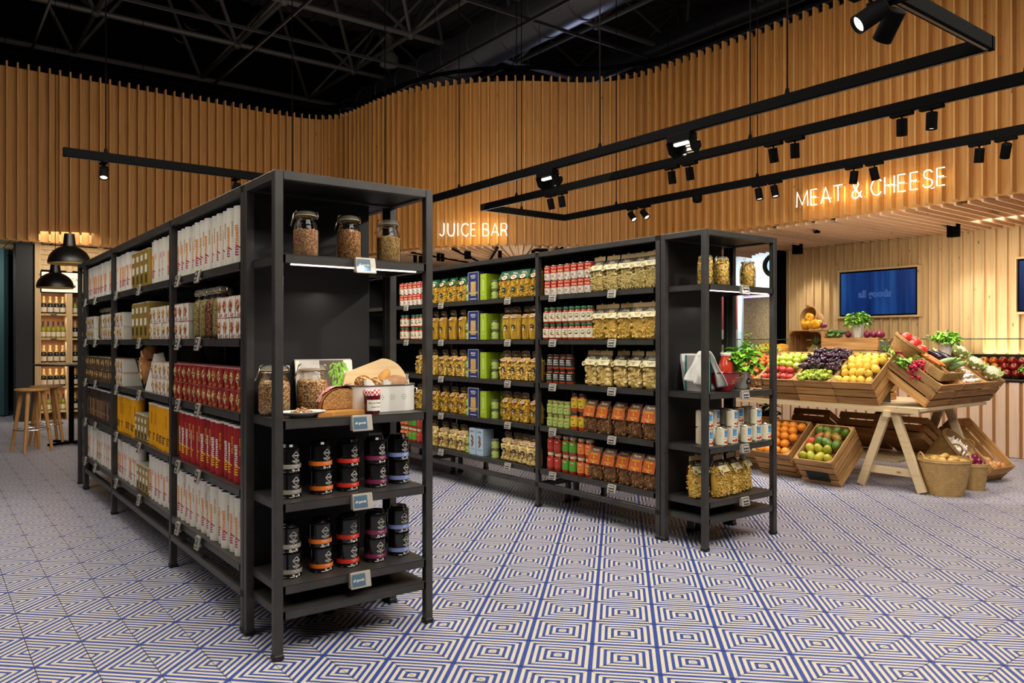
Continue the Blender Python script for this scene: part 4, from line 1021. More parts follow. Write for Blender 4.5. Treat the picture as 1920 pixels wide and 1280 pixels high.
mb = MB(); mb.tube([(.168 + .014 * sin(a), -.02 + .04 * cos(a) * 1, .092 + .012 * sin(a)) for a in [pi * i / 8 for i in range(9)]], .004, 6); obj('handle', mb, CHROME, t, 60)
mb = MB(); mb.prism([(.135 * cos(R(a)), .135 * sin(R(a))) for a in range(-60, 95, 10)] + [(-.2, .07), (-.23, -.02), (-.16, -.11)], -.008, .008, M=rot(90))
t = tag(obj('round_board', mb, BOARD, smooth=30, loc=(1.845, 3.50, z3 + .112), rt=(R(-8), 0, 0)), 'large pale wooden bread peel leaning behind the white bin', 'bread board')
def roll(name, label, c, s, sq, rt_=(0, 0, 0), mt_=CRUST):
    mb = MB(); mb.ball((0, 0, 0), s, 18, 12, sq=sq, jit=.015); o = tag(obj(name, mb, mt_, smooth=180, loc=c, rt=rt_), label, 'bread'); return o
SEED = speck('seeded_crust', ['#8a4f1e', '#a8692c', '#7a4216', '#d8b878', '#94582a'], 130)
for k, (x, y, z, lb) in enumerate(((1.685, 3.40, .135, 'seeded bun at the left in the white bin, upper one'), (1.735, 3.37, .125, 'seeded bun with split top in the white bin'))):
    o = roll('seeded_bun', lb, (x, y, z3 + z), .042, (1, 1, .85), mt_=SEED)
    mb = MB(); mb.ball((0, 0, 0), .02, 10, 6, sq=(1.5, .5, .5)); s_ = obj('split_crumb', mb, mat('pale_crumb', '#d8b070', .8), o, 180, loc=(.004, -.032, .012), rt=(0, R(30), 0))
roll('dark_loaf', 'round dark loaf in paper at the right of the white bin', (1.845, 3.37, z3 + .125), .055, (1.15, 1, .8), mt_=mat('floury_crust', '#8a5a34', .8, col2='#b99068', nscale=18, bump=.6))
roll('baguette_end', 'golden loaf end standing in the middle of the white bin', (1.80, 3.42, z3 + .148), .034, (.8, .8, 1.7), (0, R(35), 0), mat('golden_crust', '#b5752e', .6, col2='#d39a4e', nscale=12, bump=.3))
for k, (x, lb) in enumerate(((1.70, 'white paper wrap around the seeded buns in the bin'), (1.795, 'white paper wrap in the middle of the bin'), (1.875, 'white paper wrap under the dark loaf'))):
    mb = MB(); vs = [(U(-.012, .012) + .03 * cos(a), .012 * sin(a), .04 if i % 2 else .015 + U(0, .02)) for i, a in enumerate([2 * pi * q / 10 for q in range(10)])] + [(0.034 * cos(a), .016 * sin(a), -.03) for a in [2 * pi * q / 10 for q in range(10)]]
    mb.add(vs, [(i, 10 + i, 10 + (i + 1) % 10, (i + 1) % 10) for i in range(10)]); tag(obj('bread_paper', mb, mat('white_paper', '#ebe5da', .7), loc=(x, 3.345, z3 + .112)), lb, 'paper')
# ---------------------------------------------------------------- tea caddies
TIN = mat('black_tin', '#0c0b0b', .16, coat=.3)
def caddy(col, name):
    t = proto('tea_caddy', 'tea caddy'); r, h = .053, .108
    mb = MB(); mb.lathe([(0, .02), (r * .86, .02), (r * .86, 0), (r - .002, 0), (r, .002), (r, .004), (r - .0015, .006), (r - .0015, h - .009), (r, h - .007), (r, h - .004), (r - .004, h - .001), (r * .82, h), (0, h)], 36); obj('body', mb, TIN, t, 35)
    mb = MB(); mb.lathe([(r * .82, h - .001), (r * .82, h + .002), (r * .78, h + .0045), (r * .76, h + .014), (r * .72, h + .0165), (r * .6, h + .016), (r * .55, h + .015), (0, h + .015)], 32); obj('lid', mb, TIN, t, 35)
    mb = MB(); mb.lathe([(r - .001, .018), (r - .0008, .018), (r - .0008, .037), (r - .001, .037)], 40); obj('colour_band', mb, col, t, 60)
    q = r - .0006; c = cyl_map(q, 0, .25); mb = MB(); s_, i_ = .0185, .0165; dz = .074
    o4 = [(0, dz + s_), (s_, dz), (0, dz - s_), (-s_, dz)]; i4 = [(0, dz + i_), (i_, dz), (0, dz - i_), (-i_, dz)]
    mb.add([c(*p) for p in o4 + i4], [(k, (k + 1) % 4, 4 + (k + 1) % 4, 4 + k) for k in range(4)])
    for s, sz, z, b in (('ROSEN', .0072, dz, .02), ('SELECTION', .0072, .0515, .012), ('FEINSTER TEE', .0048, .0458, 0), ('LOSE', .0042, .0415, 0), (name, .0066, .030, .008), ('BIO', .0052, .0228, 0)):
        mb.text(s, sz, lambda x, y: c(x, y + z), 0, b)
    for x in (-.013, .015):
        for (dx, d2, w, hh) in ((-.004, .003, .003, .006), (0, .005, .006, .003), (.003, 0, .003, .007), (0, -.003, .007, .002)):
            mb.add([c(x + dx + sx * w / 2, .009 + d2 + sz * hh / 2) for sx, sz in ((-1, -1), (1, -1), (1, 1), (-1, 1))], [(0, 1, 2, 3)])
    mb.text('vegan', .0055, lambda x, y: c(x + .001, y + .009), 0, .02); obj('lettering', mb, WHITE, t); return t
for k, (nm, cl, tx) in enumerate((('grey', '#8c847b', 'EARL GREY'), ('orange', '#e8741c', 'DARJEELING'), ('red', '#d9321f', 'ROOIBOS'), ('plum', '#7d2550', 'FRUECHTE'), ('lavender', '#8d9bd6', 'ASSAM'))):
    K = Kind(caddy, mat('band_' + nm, cl, .5), tx); x = (1.292, 1.438, 1.572, 1.712, 1.85)[k]
    for sh, sn in ((SH[3], 'upper'), (SH[4], 'lower')):
        for lv, ln in ((0, 'bottom'), (1, 'top')):
            o = K.put((x + U(-.004, .004), 3.325 + (.03 if k == 4 else 0), sh + .001 + lv * .1105), R(U(-14, 4)), 'black tea caddy with %s band, %s one of its stack, %s caddy shelf' % (nm, ln, sn))
# ---------------------------------------------------------------- right run: pasta bags, boxes, jars and cans
def bag_shape(w, d, h, n=14, k=9):
    """standing filled bag: rounded box that tapers to a flat crimp on top; returns MB and radius function"""
    lv = [(0, .86, .8), (.03, .97, .95), (.15, 1, 1), (.5, 1.0, 1.0), (.72, .97, .88), (.86, .9, .5), (.97, .86, .12), (1, .86, .06)]
    mb = MB(); rings = []; vs = []; fs = []
    for (z, kx, ky) in lv:
        rings.append(len(vs))
        for i in range(n):
            a = 2 * pi * i / n; c, s = cos(a), sin(a); e = .55
            vs.append((w / 2 * kx * abs(c) ** e * (1 if c >= 0 else -1), d / 2 * ky * abs(s) ** e * (1 if s >= 0 else -1), z * h))
    for r0, r1 in zip(rings, rings[1:]):
        for i in range(n): fs.append((r0 + i, r0 + (i + 1) % n, r1 + (i + 1) % n, r1 + i))
    fs.append(tuple(range(n))[::-1]); mb.add(vs, fs); return mb
def fill_bag(piece, w, d, h, n, flat_=False):
    """pieces lying against the inside of the front, sides and top of the bag"""
    mb = MB(); core = bag_shape(w * .86, d * .8, h * .9); mb.add(core.v, core.f, 1)
    for i in range(n):
        u = U(0, 1); z = U(.02, .80) * h; taper = 1 if z < .7 * h else 1 - (z / h - .7) * 2.4
        if u < .62: x, y = U(-.45, .45) * w, -d / 2 * .93 * taper
        elif u < .8: x, y = (-1 if u < .71 else 1) * w * .46, U(-.45, .3) * d * taper
        else: x, y, z = U(-.42, .42) * w, U(-.45, .1) * d * .5, U(.74, .82) * h
        k = len(mb.v); piece(mb, tr(x, y, z) @ rrot())
        P = mb.v[k:]; tp = 1 if z < .66 * h else max(.4, 1 - (z / h - .66) * 2.0); mx, my = w * .485, d * .485 * tp   # keep every piece inside the film
        dx = max(0, -mx - min(p[0] for p in P)) - max(0, max(p[0] for p in P) - mx); dy = max(0, -my - min(p[1] for p in P)) - max(0, max(p[1] for p in P) - my); dz = max(0, .003 - min(p[2] for p in P)) - max(0, max(p[2] for p in P) - h * .9)
        mb.v[k:] = [(p[0] + dx, p[1] + dy, p[2] + dz) for p in P]
    return mb
def pmat(n, a, b): return [mat(n, a, .5, col2=b, nscale=25), mat(n + '_core', b, .6)]
PY = pmat('pasta_yellow', '#f0d078', '#d9b050'); PP = pmat('pasta_pale', '#f0dfa8', '#d8bf78'); PG = pmat('pasta_golden', '#f0ca58', '#d2a53a'); PB_ = pmat('pasta_brown', '#b98a60', '#8a6040'); PS = pmat('pasta_shell', '#f2dc9c', '#d9ba70')
def long_fill(w, d, h):
    mb = MB(); core = bag_shape(w * .86, d * .8, h * .86); mb.add(core.v, core.f, 1)
    for i in range(70):
        a = U(-2.9, -.2); x, y = w * .45 * cos(a), d * .45 * sin(a); x2 = x + U(-.014, .014); r_ = .0016
        zt = h * U(.78, .84); mb.tube([(x, y, .005), ((x + x2) / 2 + U(-.004, .004), y - .002, zt / 2), (x2, y * .9, zt)], r_, 3, caps=False)
    return mb
HB, HO, HG, HC = mat('header_black', '#26211e', .5), mat('header_orange', '#b5541c', .5), mat('header_green', '#0f5a3a', .45), mat('header_cream', '#d9cfa0', .5)
HD, HP = mat('header_dark_brown', '#3a2a1c', .5), mat('header_pink', '#c9a08c', .55)
SEAL = mat('seal_gold', '#8a6a2c', .4); HBR = mat('header_brown', '#55290f', .5); TAN = mat('header_tan', '#a58a5c', .55)
def pasta_bag(fill, n, w, d, h, style, word):
    t = proto('pasta_bag', 'pasta bag')
    mb = fill_bag(fill, w, d, h, n) if callable(fill) else long_fill(w, d, h)
    mt_ = {'fus': PG, 'stick': PP, 'rig': PY, 'shell': PS, 'ear': PY, 'rib': PG, 'brown': PB_, 'long': PG}[word]
    obj('pasta', mb, mt_, t, 40, stuff=True)
    mb = bag_shape(w * 1.02, d * 1.02, h); obj('film', mb, FILM, t, 60)
    y0 = -d * .5
    def card(name, z0, z1, yb, yt, ww, mt__, parent=t, rnd=False):
        mb = MB(); q = .0012
        mb.add([(-ww / 2, yb, z0), (ww / 2, yb, z0), (ww / 2 * .96, yt, z1), (-ww / 2 * .96, yt, z1), (-ww / 2, yb - q, z0), (ww / 2, yb - q, z0), (ww / 2 * .96, yt - q, z1), (-ww / 2 * .96, yt - q, z1)],
               [(0, 1, 2, 3), (7, 6, 5, 4), (0, 4, 5, 1), (1, 5, 6, 2), (2, 6, 7, 3), (3, 7, 4, 0)]); return obj(name, mb, mt__, parent)
    def words_(s, size, z0, z1, yb, yt, f, col, bold=.015, par=t):
        o = Vector((0, yb + (yt - yb) * f - .0026, z0 + (z1 - z0) * f)); u = Vector((0, yt - yb, z1 - z0)).normalized()
        mb = MB(); mb.text(s, size, lambda x, y: o + Vector((x, 0, 0)) + u * y, 0, bold); obj('lettering', mb, col, par)
    hw = w * .98
    if style == 'black':   # folded kraft and black card with cream apron and round seal
        a = (h * .66, h * .83, y0 * 1.12, y0 * .62); c = card('header_apron', *a, hw, HC)
        b = (h * .83, h * .97, y0 * .62, -.004); k_ = card('header_card', *b, hw, HB); mb = MB(); s = .012
        card('header_top', h * .97, h * 1.1, -.004, -.003, hw * .97, TAN); mb.lathe([(.010, -.002), (.010, .002), (0, .002)], 12, M=tr(0, 0, h * 1.1) @ rot(90)); obj('hang_tab', mb, TAN, t)
        mb = MB(); mb.lathe([(0, 0), (.019, 0), (.019, .003), (0, .003)], 16, M=tr(-hw * .42, a[2] + .0, a[0] + .008) @ rot(70)); mb.lathe([(0, .0035), (.013, .0035)], 14, 1, M=tr(-hw * .42, a[2], a[0] + .008) @ rot(70)); obj('seal', mb, [HC, SEAL], t)
        words_('Pasta', .026, *b, .6, TAN, par=k_); words_('di Semola', .015, *b, .3, WHITE, par=k_); words_('con grano', .012, *a, .62, BLKP, par=c); words_('500 g', .012, *a, .35, CRIM, par=c)
    elif style == 'orange':
        b = (h * .84, h * 1.0, y0 * .72, -.004); k_ = card('header_card', *b, hw * .92, HBR); a = (h * .50, h * .84, y0 * 1.14, y0 * .72); c = card('header_apron', *a, hw * .92, HO)
        words_('Farro', .03, *b, .5, HC, par=k_); words_('INTEGRALE', .014, *a, .86, YELP, par=c); words_('TAGLIATELLE', .0125, *a, .26, YELP, par=c); words_('500 g', .011, *a, .12, WHITE, par=c)
        mb = MB(); o = Vector((0, a[2] + (a[3] - a[2]) * .56 - .003, a[0] + (a[1] - a[0]) * .56)); mb.ball(o, .013, 8, 5, sq=(.32, .15, 1.3)); mb.box(o.x, o.y, o.z - .02, .002, .001, .02); obj('wheat_ear_print', mb, YELP, c)
    elif style == 'green':
        b = (h * .68, h * .98, y0 * .98, -.006); k_ = card('header_card', *b, hw, HG); words_('Pasta', .026, *b, .68, WHITE, par=k_)
        mb = MB(); o = Vector((0, b[2] * .86, h * .735)); mb.lathe([(0, 0), (.026, 0), (.026, .002), (0, .002)], 18, M=tr(o) @ rot(60) @ Matrix.Diagonal((1.25, .8, 1, 1))); mb.lathe([(0, .0025), (.016, .0025)], 14, 1, M=tr(o) @ rot(60) @ Matrix.Diagonal((1.25, .8, 1, 1))); obj('crest', mb, [WHITE, mat('crest_orange', '#cf6a2a', .5)], k_)
        mb = MB(); mb.lathe([(0, 0), (.021, 0), (.021, .002), (0, .002)], 16, M=tr(0, y0 * 1.04, h * .30) @ rot(90)); s_ = obj('round_sticker', mb, mat('sticker_green', '#17402f', .45), t)
        words_('bio', .016, h * .28, h * .32, y0 * 1.09, y0 * 1.09, .5, WHITE, par=s_)
    else:  # brown crest card, pink tag, cartouche sticker
        mb = MB(); mb.prism([(-hw * .36, -.001), (hw * .36, -.001), (hw * .40, .02), (hw * .36, .045), (hw * .1, .05), (0, .056), (-hw * .1, .05), (-hw * .36, .045), (-hw * .40, .02)], -.001, .001, M=tr(0, -.008, h * .94) @ rot(86)); k_ = obj('header_card', mb, HD, t)
        words_('Bassa', .02, h * .93, h * 1.1, -.010, -.008, .38, TAN, par=k_)
        mb = MB(); mb.tube([(x * hw, -.0105, h * .94 + z) for x, z in ((-.33, .003), (.33, .003), (.37, .02), (.33, .04), (-.33, .04), (-.37, .02))], .0012, 4, closed=True); obj('gold_border', mb, TAN, k_)
        a = (h * .74, h * .86, y0 * 1.0, y0 * .55); c = card('pink_tag', *a, hw * .5, HP); words_('PUGLIA', .012, *a, .5, BLKP, par=c)
        mb = MB(); mb.prism([(.024 * cos(q), .018 * sin(q)) for q in [2 * pi * i / 14 for i in range(14)]], 0, .002, M=tr(0, y0 * 1.04, h * .44) @ rot(90)); mb.prism([(-.008, 0), (.008, 0), (.004, -.03), (-.004, -.03)], 0, .002, 1, M=tr(0, y0 * 1.04, h * .43) @ rot(90)); s_ = obj('sticker', mb, [HD, WHITE], t)
        words_('pasta', .011, h * .42, h * .46, y0 * 1.1, y0 * 1.1, .5, WHITE, par=s_)
    return t
sh = lambda k, L_=.034, r=.013: (lambda mb, M: p_shell(mb, M, L_, r))
BAGS = dict(
    fus=[Kind(pasta_bag, p_cav, 150, .145, .10, .24, 'green', 'fus') for i in range(1)], stick=[Kind(pasta_bag, lambda mb, M: p_tube(mb, M, .05, .0035, n=5), 170, .135, .1, .235, 'black', 'stick') for i in range(2)],
    rig=[Kind(pasta_bag, lambda mb, M: p_tube(mb, M, .042, .011), 75, .13, .1, .235, 'black', 'rig') for i in range(2)], shell=[Kind(pasta_bag, sh(0, .05, .02), 60, .14, .1, .24, 'black', 'shell') for i in range(2)],
    brown=[Kind(pasta_bag, lambda mb, M: p_rib(mb, M, .06, .006), 150, .135, .1, .24, 'orange', 'brown') for i in range(2)], long=[Kind(pasta_bag, None, 0, .13, .09, .25, 'brown', 'long')],
    ear=[Kind(pasta_bag, lambda mb, M: p_ear(mb, M, .011), 110, .14, .1, .22, 'brown', 'ear')], rib=[Kind(pasta_bag, lambda mb, M: p_rib(mb, M, .055, .008), 130, .14, .1, .22, 'brown', 'rib')],
    big=[Kind(pasta_bag, sh(0, .044, .019), 54, .14, .1, .22, 'brown', 'shell')])
NAMES = dict(fus='green-carded fusilli', stick='black-carded stick pasta', rig='black-carded tube pasta', shell='cream-carded shell pasta', brown='orange-carded brown pasta', long='spaghetti', ear='cup pasta', rib='ribbon pasta', big='fat shell pasta')
RN, RM, RF = 'near bay, right run', 'middle bay, right run', 'far bay, right run'
def bags(k, ys, z, where, x=.075):
    for i, y in enumerate(ys):
        random.choice(BAGS[k]).put((XB + x + U(-.01, .015), y, z + .001), -pi / 2 + U(-.12, .12), '%s %s bag from left, %s' % (ORD[i], NAMES[k], where), 'pasta bags, ' + where)
bags('stick', (4.235, 4.10, 3.965, 3.83, 3.712), SH[0], 'top shelf, ' + RN)
bags('rig', (4.235, 4.10, 3.965, 3.83, 3.712), SH[1], 'second shelf, ' + RN)
bags('shell', (4.32, 4.17, 4.01, 3.86, 3.71), SH[2], 'third shelf, ' + RN)
bags('brown', (4.32, 4.17, 4.02, 3.87, 3.715), SH[3], 'fourth shelf, ' + RN)
bags('brown', (4.265, 4.125, 3.98, 3.84, 3.712), SH[4], 'bottom shelf, ' + RN)
for k, z, n in (('fus', SH[0], 'top'), ('long', SH[1], 'second'), ('ear', SH[2], 'third'), ('rib', SH[3], 'fourth'), ('big', SH[4], 'bottom')):
    bags(k, (6.58, 6.41, 6.245, 6.08), z, 'left part of %s shelf, ' % n + RM)
    bags(k, (5.395, 5.265, 5.135, 5.005), z, 'right part of %s shelf, ' % n + RM)
bags('ear', (6.86,), SH[2], 'third shelf, ' + RF); bags('rib', (6.86,), SH[3], 'fourth shelf, ' + RF)
# pasta cartons with a window
def pasta_box(card_, win, band, w, d, h, kind):
    t = proto('pasta_box', 'box'); mb = MB(); mb.box(0, d / 2, h / 2, w, d, h, b=.0015); obj('carton', mb, card_, t)
    if kind == 'blue':
        mb = MB(); mb.box(0, -.0008, h * .42, w * .48, .002, h * .5); obj('window', mb, win, t)
        mb = MB(); mb.box(0, -.0014, h * .27, w * .9, .0022, h * .09); b_ = obj('gold_band', mb, band, t)
        mb = MB(); mb.box(0, -.0026, h * .275, w * .6, .0006, h * .012); mb.box(0, -.0026, h * .25, w * .5, .0006, h * .01); mb.box(0, -.001, h * .06, w * .6, .001, h * .02); obj('small_print', mb, WHITE, t)
        mb = MB(); mb.text('RUSTIC', .024, flat((0, -.0015, h * .86), (1, 0, 0), (0, 0, 1)), 0, .02); mb.text('GOURMET', .014, flat((0, -.0015, h * .79), (1, 0, 0), (0, 0, 1)), 0, .01); obj('lettering', mb, WHITE, t)
        mb = MB()
        for x in (-.497, .497): mb.box(w * x, -.0005, h / 2, .003, .001, h)
        mb.box(0, -.0005, h * .995, w, .001, .003); obj('edge_print', mb, CREAM, t)
    elif kind == 'green':
        mb = MB()
        for i in range(9):
            mb.ball((w * .08 * (1 if i % 2 else -1), -.001, h * (.36 + .05 * i)), .010, 6, 4, sq=(.5, .1, 1.2))
        obj('sprig_print', mb, mat('pale_green_print', '#d8e6a0', .5), t)
        mb = MB(); mb.text('RUSTIC', .017, flat((0, -.0015, h * .9), (1, 0, 0), (0, 0, 1)), 0, .02); mb.text('Fusilli', .026, flat((0, -.0015, h * .22), (1, 0, 0), (0, 0, 1)), 0, .0); obj('lettering', mb, mat('pale_green_print', '#d8e6a0', .5), t)
    else:
        mb = MB()
        for i in range(8): mb.ball((w * U(-.12, .12), -.001, h * (.35 + .05 * i)), .016, 7, 4, sq=(.8, .12, .9))
        obj('dish_print', mb, mat('dish_brown', '#7b5240', .6), t); mb = MB(); mb.text('RUSTIC', .018, flat((0, -.0015, h * .88), (1, 0, 0), (0, 0, 1)), 0, .02); mb.text('PIZZOCCHERI', .011, flat((0, -.0015, h * .22), (1, 0, 0), (0, 0, 1)), 0, .01); obj('lettering', mb, mat('brown_print', '#5e4a3c', .5), t)
    return t
BLUE = Kind(pasta_box, mat('carton_blue', '#25306f', .5), mat('window_pasta', '#cfa96a', .5, col2='#b08a4c', nscale=60), mat('band_gold', '#8f7a34', .45), .165, .06, .26, 'blue')
GREEN = Kind(pasta_box, mat('carton_green', '#9cb61f', .5), None, None, .095, .145, .235, 'green')
SKY = Kind(pasta_box, mat('carton_sky', '#a9bfd0', .5), None, None, .105, .12, .24, 'sky')
for z, n in zip(SH[:4], SN):
    BLUE.put((XB + .03, 5.865, z + .001), R(-90), 'upright blue pasta box with window, %s shelf of the right shelving' % n)
    GREEN.put((XB + .035, 5.715, z + .001), R(-90), 'front green pasta box beside the blue box, %s shelf' % n)
    GREEN.put((XB + .19, 5.64, z + .001), R(-90), 'rear green pasta box behind the small jars, %s shelf' % n)
SKY.put((XB + .03, 5.88, SH[4] + .001), R(-90), 'left pale blue pasta box with brown picture, bottom shelf')
SKY.put((XB + .03, 5.765, SH[4] + .001), R(-90), 'right pale blue pasta box with brown picture, bottom shelf')
# jars and cans
LIDG = mat('lid_green', '#1c5c3c', .35); LIDC = mat('lid_cream', '#c9b48c', .4); LIDB = mat('lid_dark', '#3a3026', .35); 
def sauce_jar(r, h, sauce, lid, lab, lz0, lz1, deco, word, col=BLKP, sq=0):
    t = proto('sauce_jar', 'jar'); mb = MB()
    mb.lathe([(0, 0), (r * .9, 0), (r, .006), (r, h * .62), (r * .97, h * .70), (r * .74, h * .80), (r * .72, h * .84), (0, h * .84)], 14); obj('glass_body', mb, sauce, t, 40)
    mb = MB(); mb.lathe([(r * .8, h * .82), (r * .84, h * .83), (r * .84, h * .98), (r * .78, h), (0, h)], 18); obj('lid', mb, lid, t, 40)
    mb = MB(); mb.lathe([(r + .0006, h * lz0), (r + .0006, h * lz1)], 18, arc=(R(-185), R(5))); l = obj('label_paper', mb, lab, t, 60)
    c = cyl_map(r + .0014, 0, 0); mb = MB()
    if deco:
        for (x, z, s, mi) in deco:
            mb.add([c(x * r + s * r * cos(q), h * z + s * r * .8 * sin(q)) for q in [2 * pi * i / 7 for i in range(7)]], [tuple(range(7))], mi)
        obj('label_picture', mb, [mat('tomato_red', '#b5281a', .5), mat('herb_green', '#4f7a2c', .5), mat('dark_print', '#2a1c18', .5)], l)
    if word:
        mb = MB(); mb.text(word, r * .36, lambda x, y: c(x, y + h * (lz0 + (lz1 - lz0) * .8)), 0, .015); obj('lettering', mb, col, l)
    return t
def grid(K, ys, z, x, pitch, label, levels=2, back=0):
    for lv in range(levels):
        for i, y in enumerate(ys):
            K.put((XB + x + U(-.003, .003), y + U(-.002, .002), z + .001 + lv * pitch), -pi / 2 + .32 + U(-.1, .1), '%s %s from left, %s row, %s' % (ORD[i], label[0], ('lower', 'upper')[lv], label[1]), '%s, %s' % label)
def span(a, b, n): return [a + (b - a) * i / (n - 1) for i in range(n)]
SR = mat('sauce_red', '#a02a12', .22); SO = mat('sauce_orange', '#b5461a', .25); SG = mat('sauce_green', '#8a9a3c', .3); SD = mat('sauce_dark', '#2c2320', .25)
PAPER = mat('label_cream', '#ded6bc', .55)
d1 = [(-.1, .32, .22, 0), (.25, .3, .2, 0), (.0, .42, .22, 1), (-.3, .4, .18, 1)]; d2 = [(-.2, .36, .2, 0), (.15, .36, .2, 2), (.35, .42, .16, 1), (-.35, .44, .16, 1)]
JA = Kind(sauce_jar, .0355, .128, SR, LIDG, PAPER, .12, .66, d1, 'salsa'); JB = Kind(sauce_jar, .0355, .128, SO, LIDG, PAPER, .12, .66, d2, 'salsa')
grid(JA, span(4.845, 4.615, 4), SH[1], .06, .1285, ('herb-labelled sauce jar', 'second shelf, ' + RN)); grid(JB, span(4.54, 4.335, 4), SH[1], .06, .1285, ('olive-labelled sauce jar', 'second shelf, ' + RN))
grid(JA, (6.98, 6.905), SH[1], .06, .1285, ('herb-labelled sauce jar', 'second shelf, ' + RF)); grid(JB, (6.83, 6.76), SH[1], .06, .1285, ('olive-labelled sauce jar', 'second shelf, ' + RF)); grid(JA, (7.2, 7.12), SH[1], .06, .1285, ('herb-labelled jar', 'left end, second shelf, ' + RF))
JD = Kind(sauce_jar, .036, .115, SO, LIDB, mat('label_black', '#22201f', .5), .14, .74, None, None)
def black_jar():
    t = sauce_jar(.036, .115, SO, LIDB, mat('label_black', '#22201f', .5), .14, .74, None, None); c = cyl_map(.0376, 0, 0); mb = MB()
    for i, s in enumerate(('PESTO', 'ROSSO', 'PICCANTE')): mb.text(s, .0135 if i < 2 else .010, lambda x, y: c(x, y + .066 - i * .016), 0, .03)
    obj('lettering', mb, WHITE, t); return t
grid(Kind(black_jar), span(4.80, 4.565, 4), SH[2], .06, .1155, ('black-labelled orange jar', 'third shelf, ' + RN))
grid(Kind(sauce_jar, .034, .105, SG, mat('lid_olive', '#a7a05c', .4), mat('label_green', '#a9b864', .5), .1, .68, [(0, .3, .2, 1), (-.5, .52, .2, 0)], 'pesto'), span(4.80, 4.59, 4), SH[3], .06, .1055, ('green pesto jar', 'fourth shelf, ' + RN))
grid(Kind(sauce_jar, .037, .142, SO, LIDB, mat('label_yellow', '#c9b030', .5), .2, .72, [(-.2, .58, .26, 0), (.2, .3, .2, 0), (-.1, .3, .16, 1)], None), (4.505, 4.42), SH[3], .06, .1425, ('yellow-labelled tomato jar', 'fourth shelf, ' + RN))
for (nm, lab, ys) in (('red', mat('label_red', '#b3342c', .5), (4.79, 4.705)), ('green', mat('label_leaf', '#4f9a2c', .5), (4.61, 4.525)), ('orange', mat('label_orange', '#d97a34', .5), (4.43, 4.345))):
    K = Kind(sauce_jar, .037, .145, SR, LIDC, lab, .18, .72, [(-.15, .56, .28, 0), (.1, .32, .2, 1)], 'sugo', WHITE)
    grid(K, ys, SH[4], .06, .1455, ('%s-labelled tomato jar' % nm, 'bottom shelf, ' + RN))
    yy = {'orange': (7.2, 7.12), 'green': (7.03, 6.95), 'red': (6.86, 6.77)}[nm]; grid(K, yy, SH[4], .06, .1455, ('%s-labelled tomato jar' % nm, 'bottom shelf, ' + RF))
SJ = Kind(sauce_jar, .036, .085, SG, mat('lid_grey', '#8d887c', .3, .5), mat('label_green', '#a9b864', .5), .12, .66, [(0, .35, .3, 1)], None)
for z, n in zip(SH, SN):
    for lv in (0, 1):
        SJ.put((XB + .06, 5.56, z + .001 + lv * .0855), R(-90), '%s small green jar right of the boxes, %s shelf, %s' % (('lower', 'upper')[lv], n, RM))
        SJ.put((XB + .07, 6.0 - .015, z + .001 + lv * .0855), R(-90), '%s small green jar left of the boxes, %s shelf, %s' % (('lower', 'upper')[lv], n, RM))
TINM = mat('tin_metal', '#b9b2a4', .3, .9)
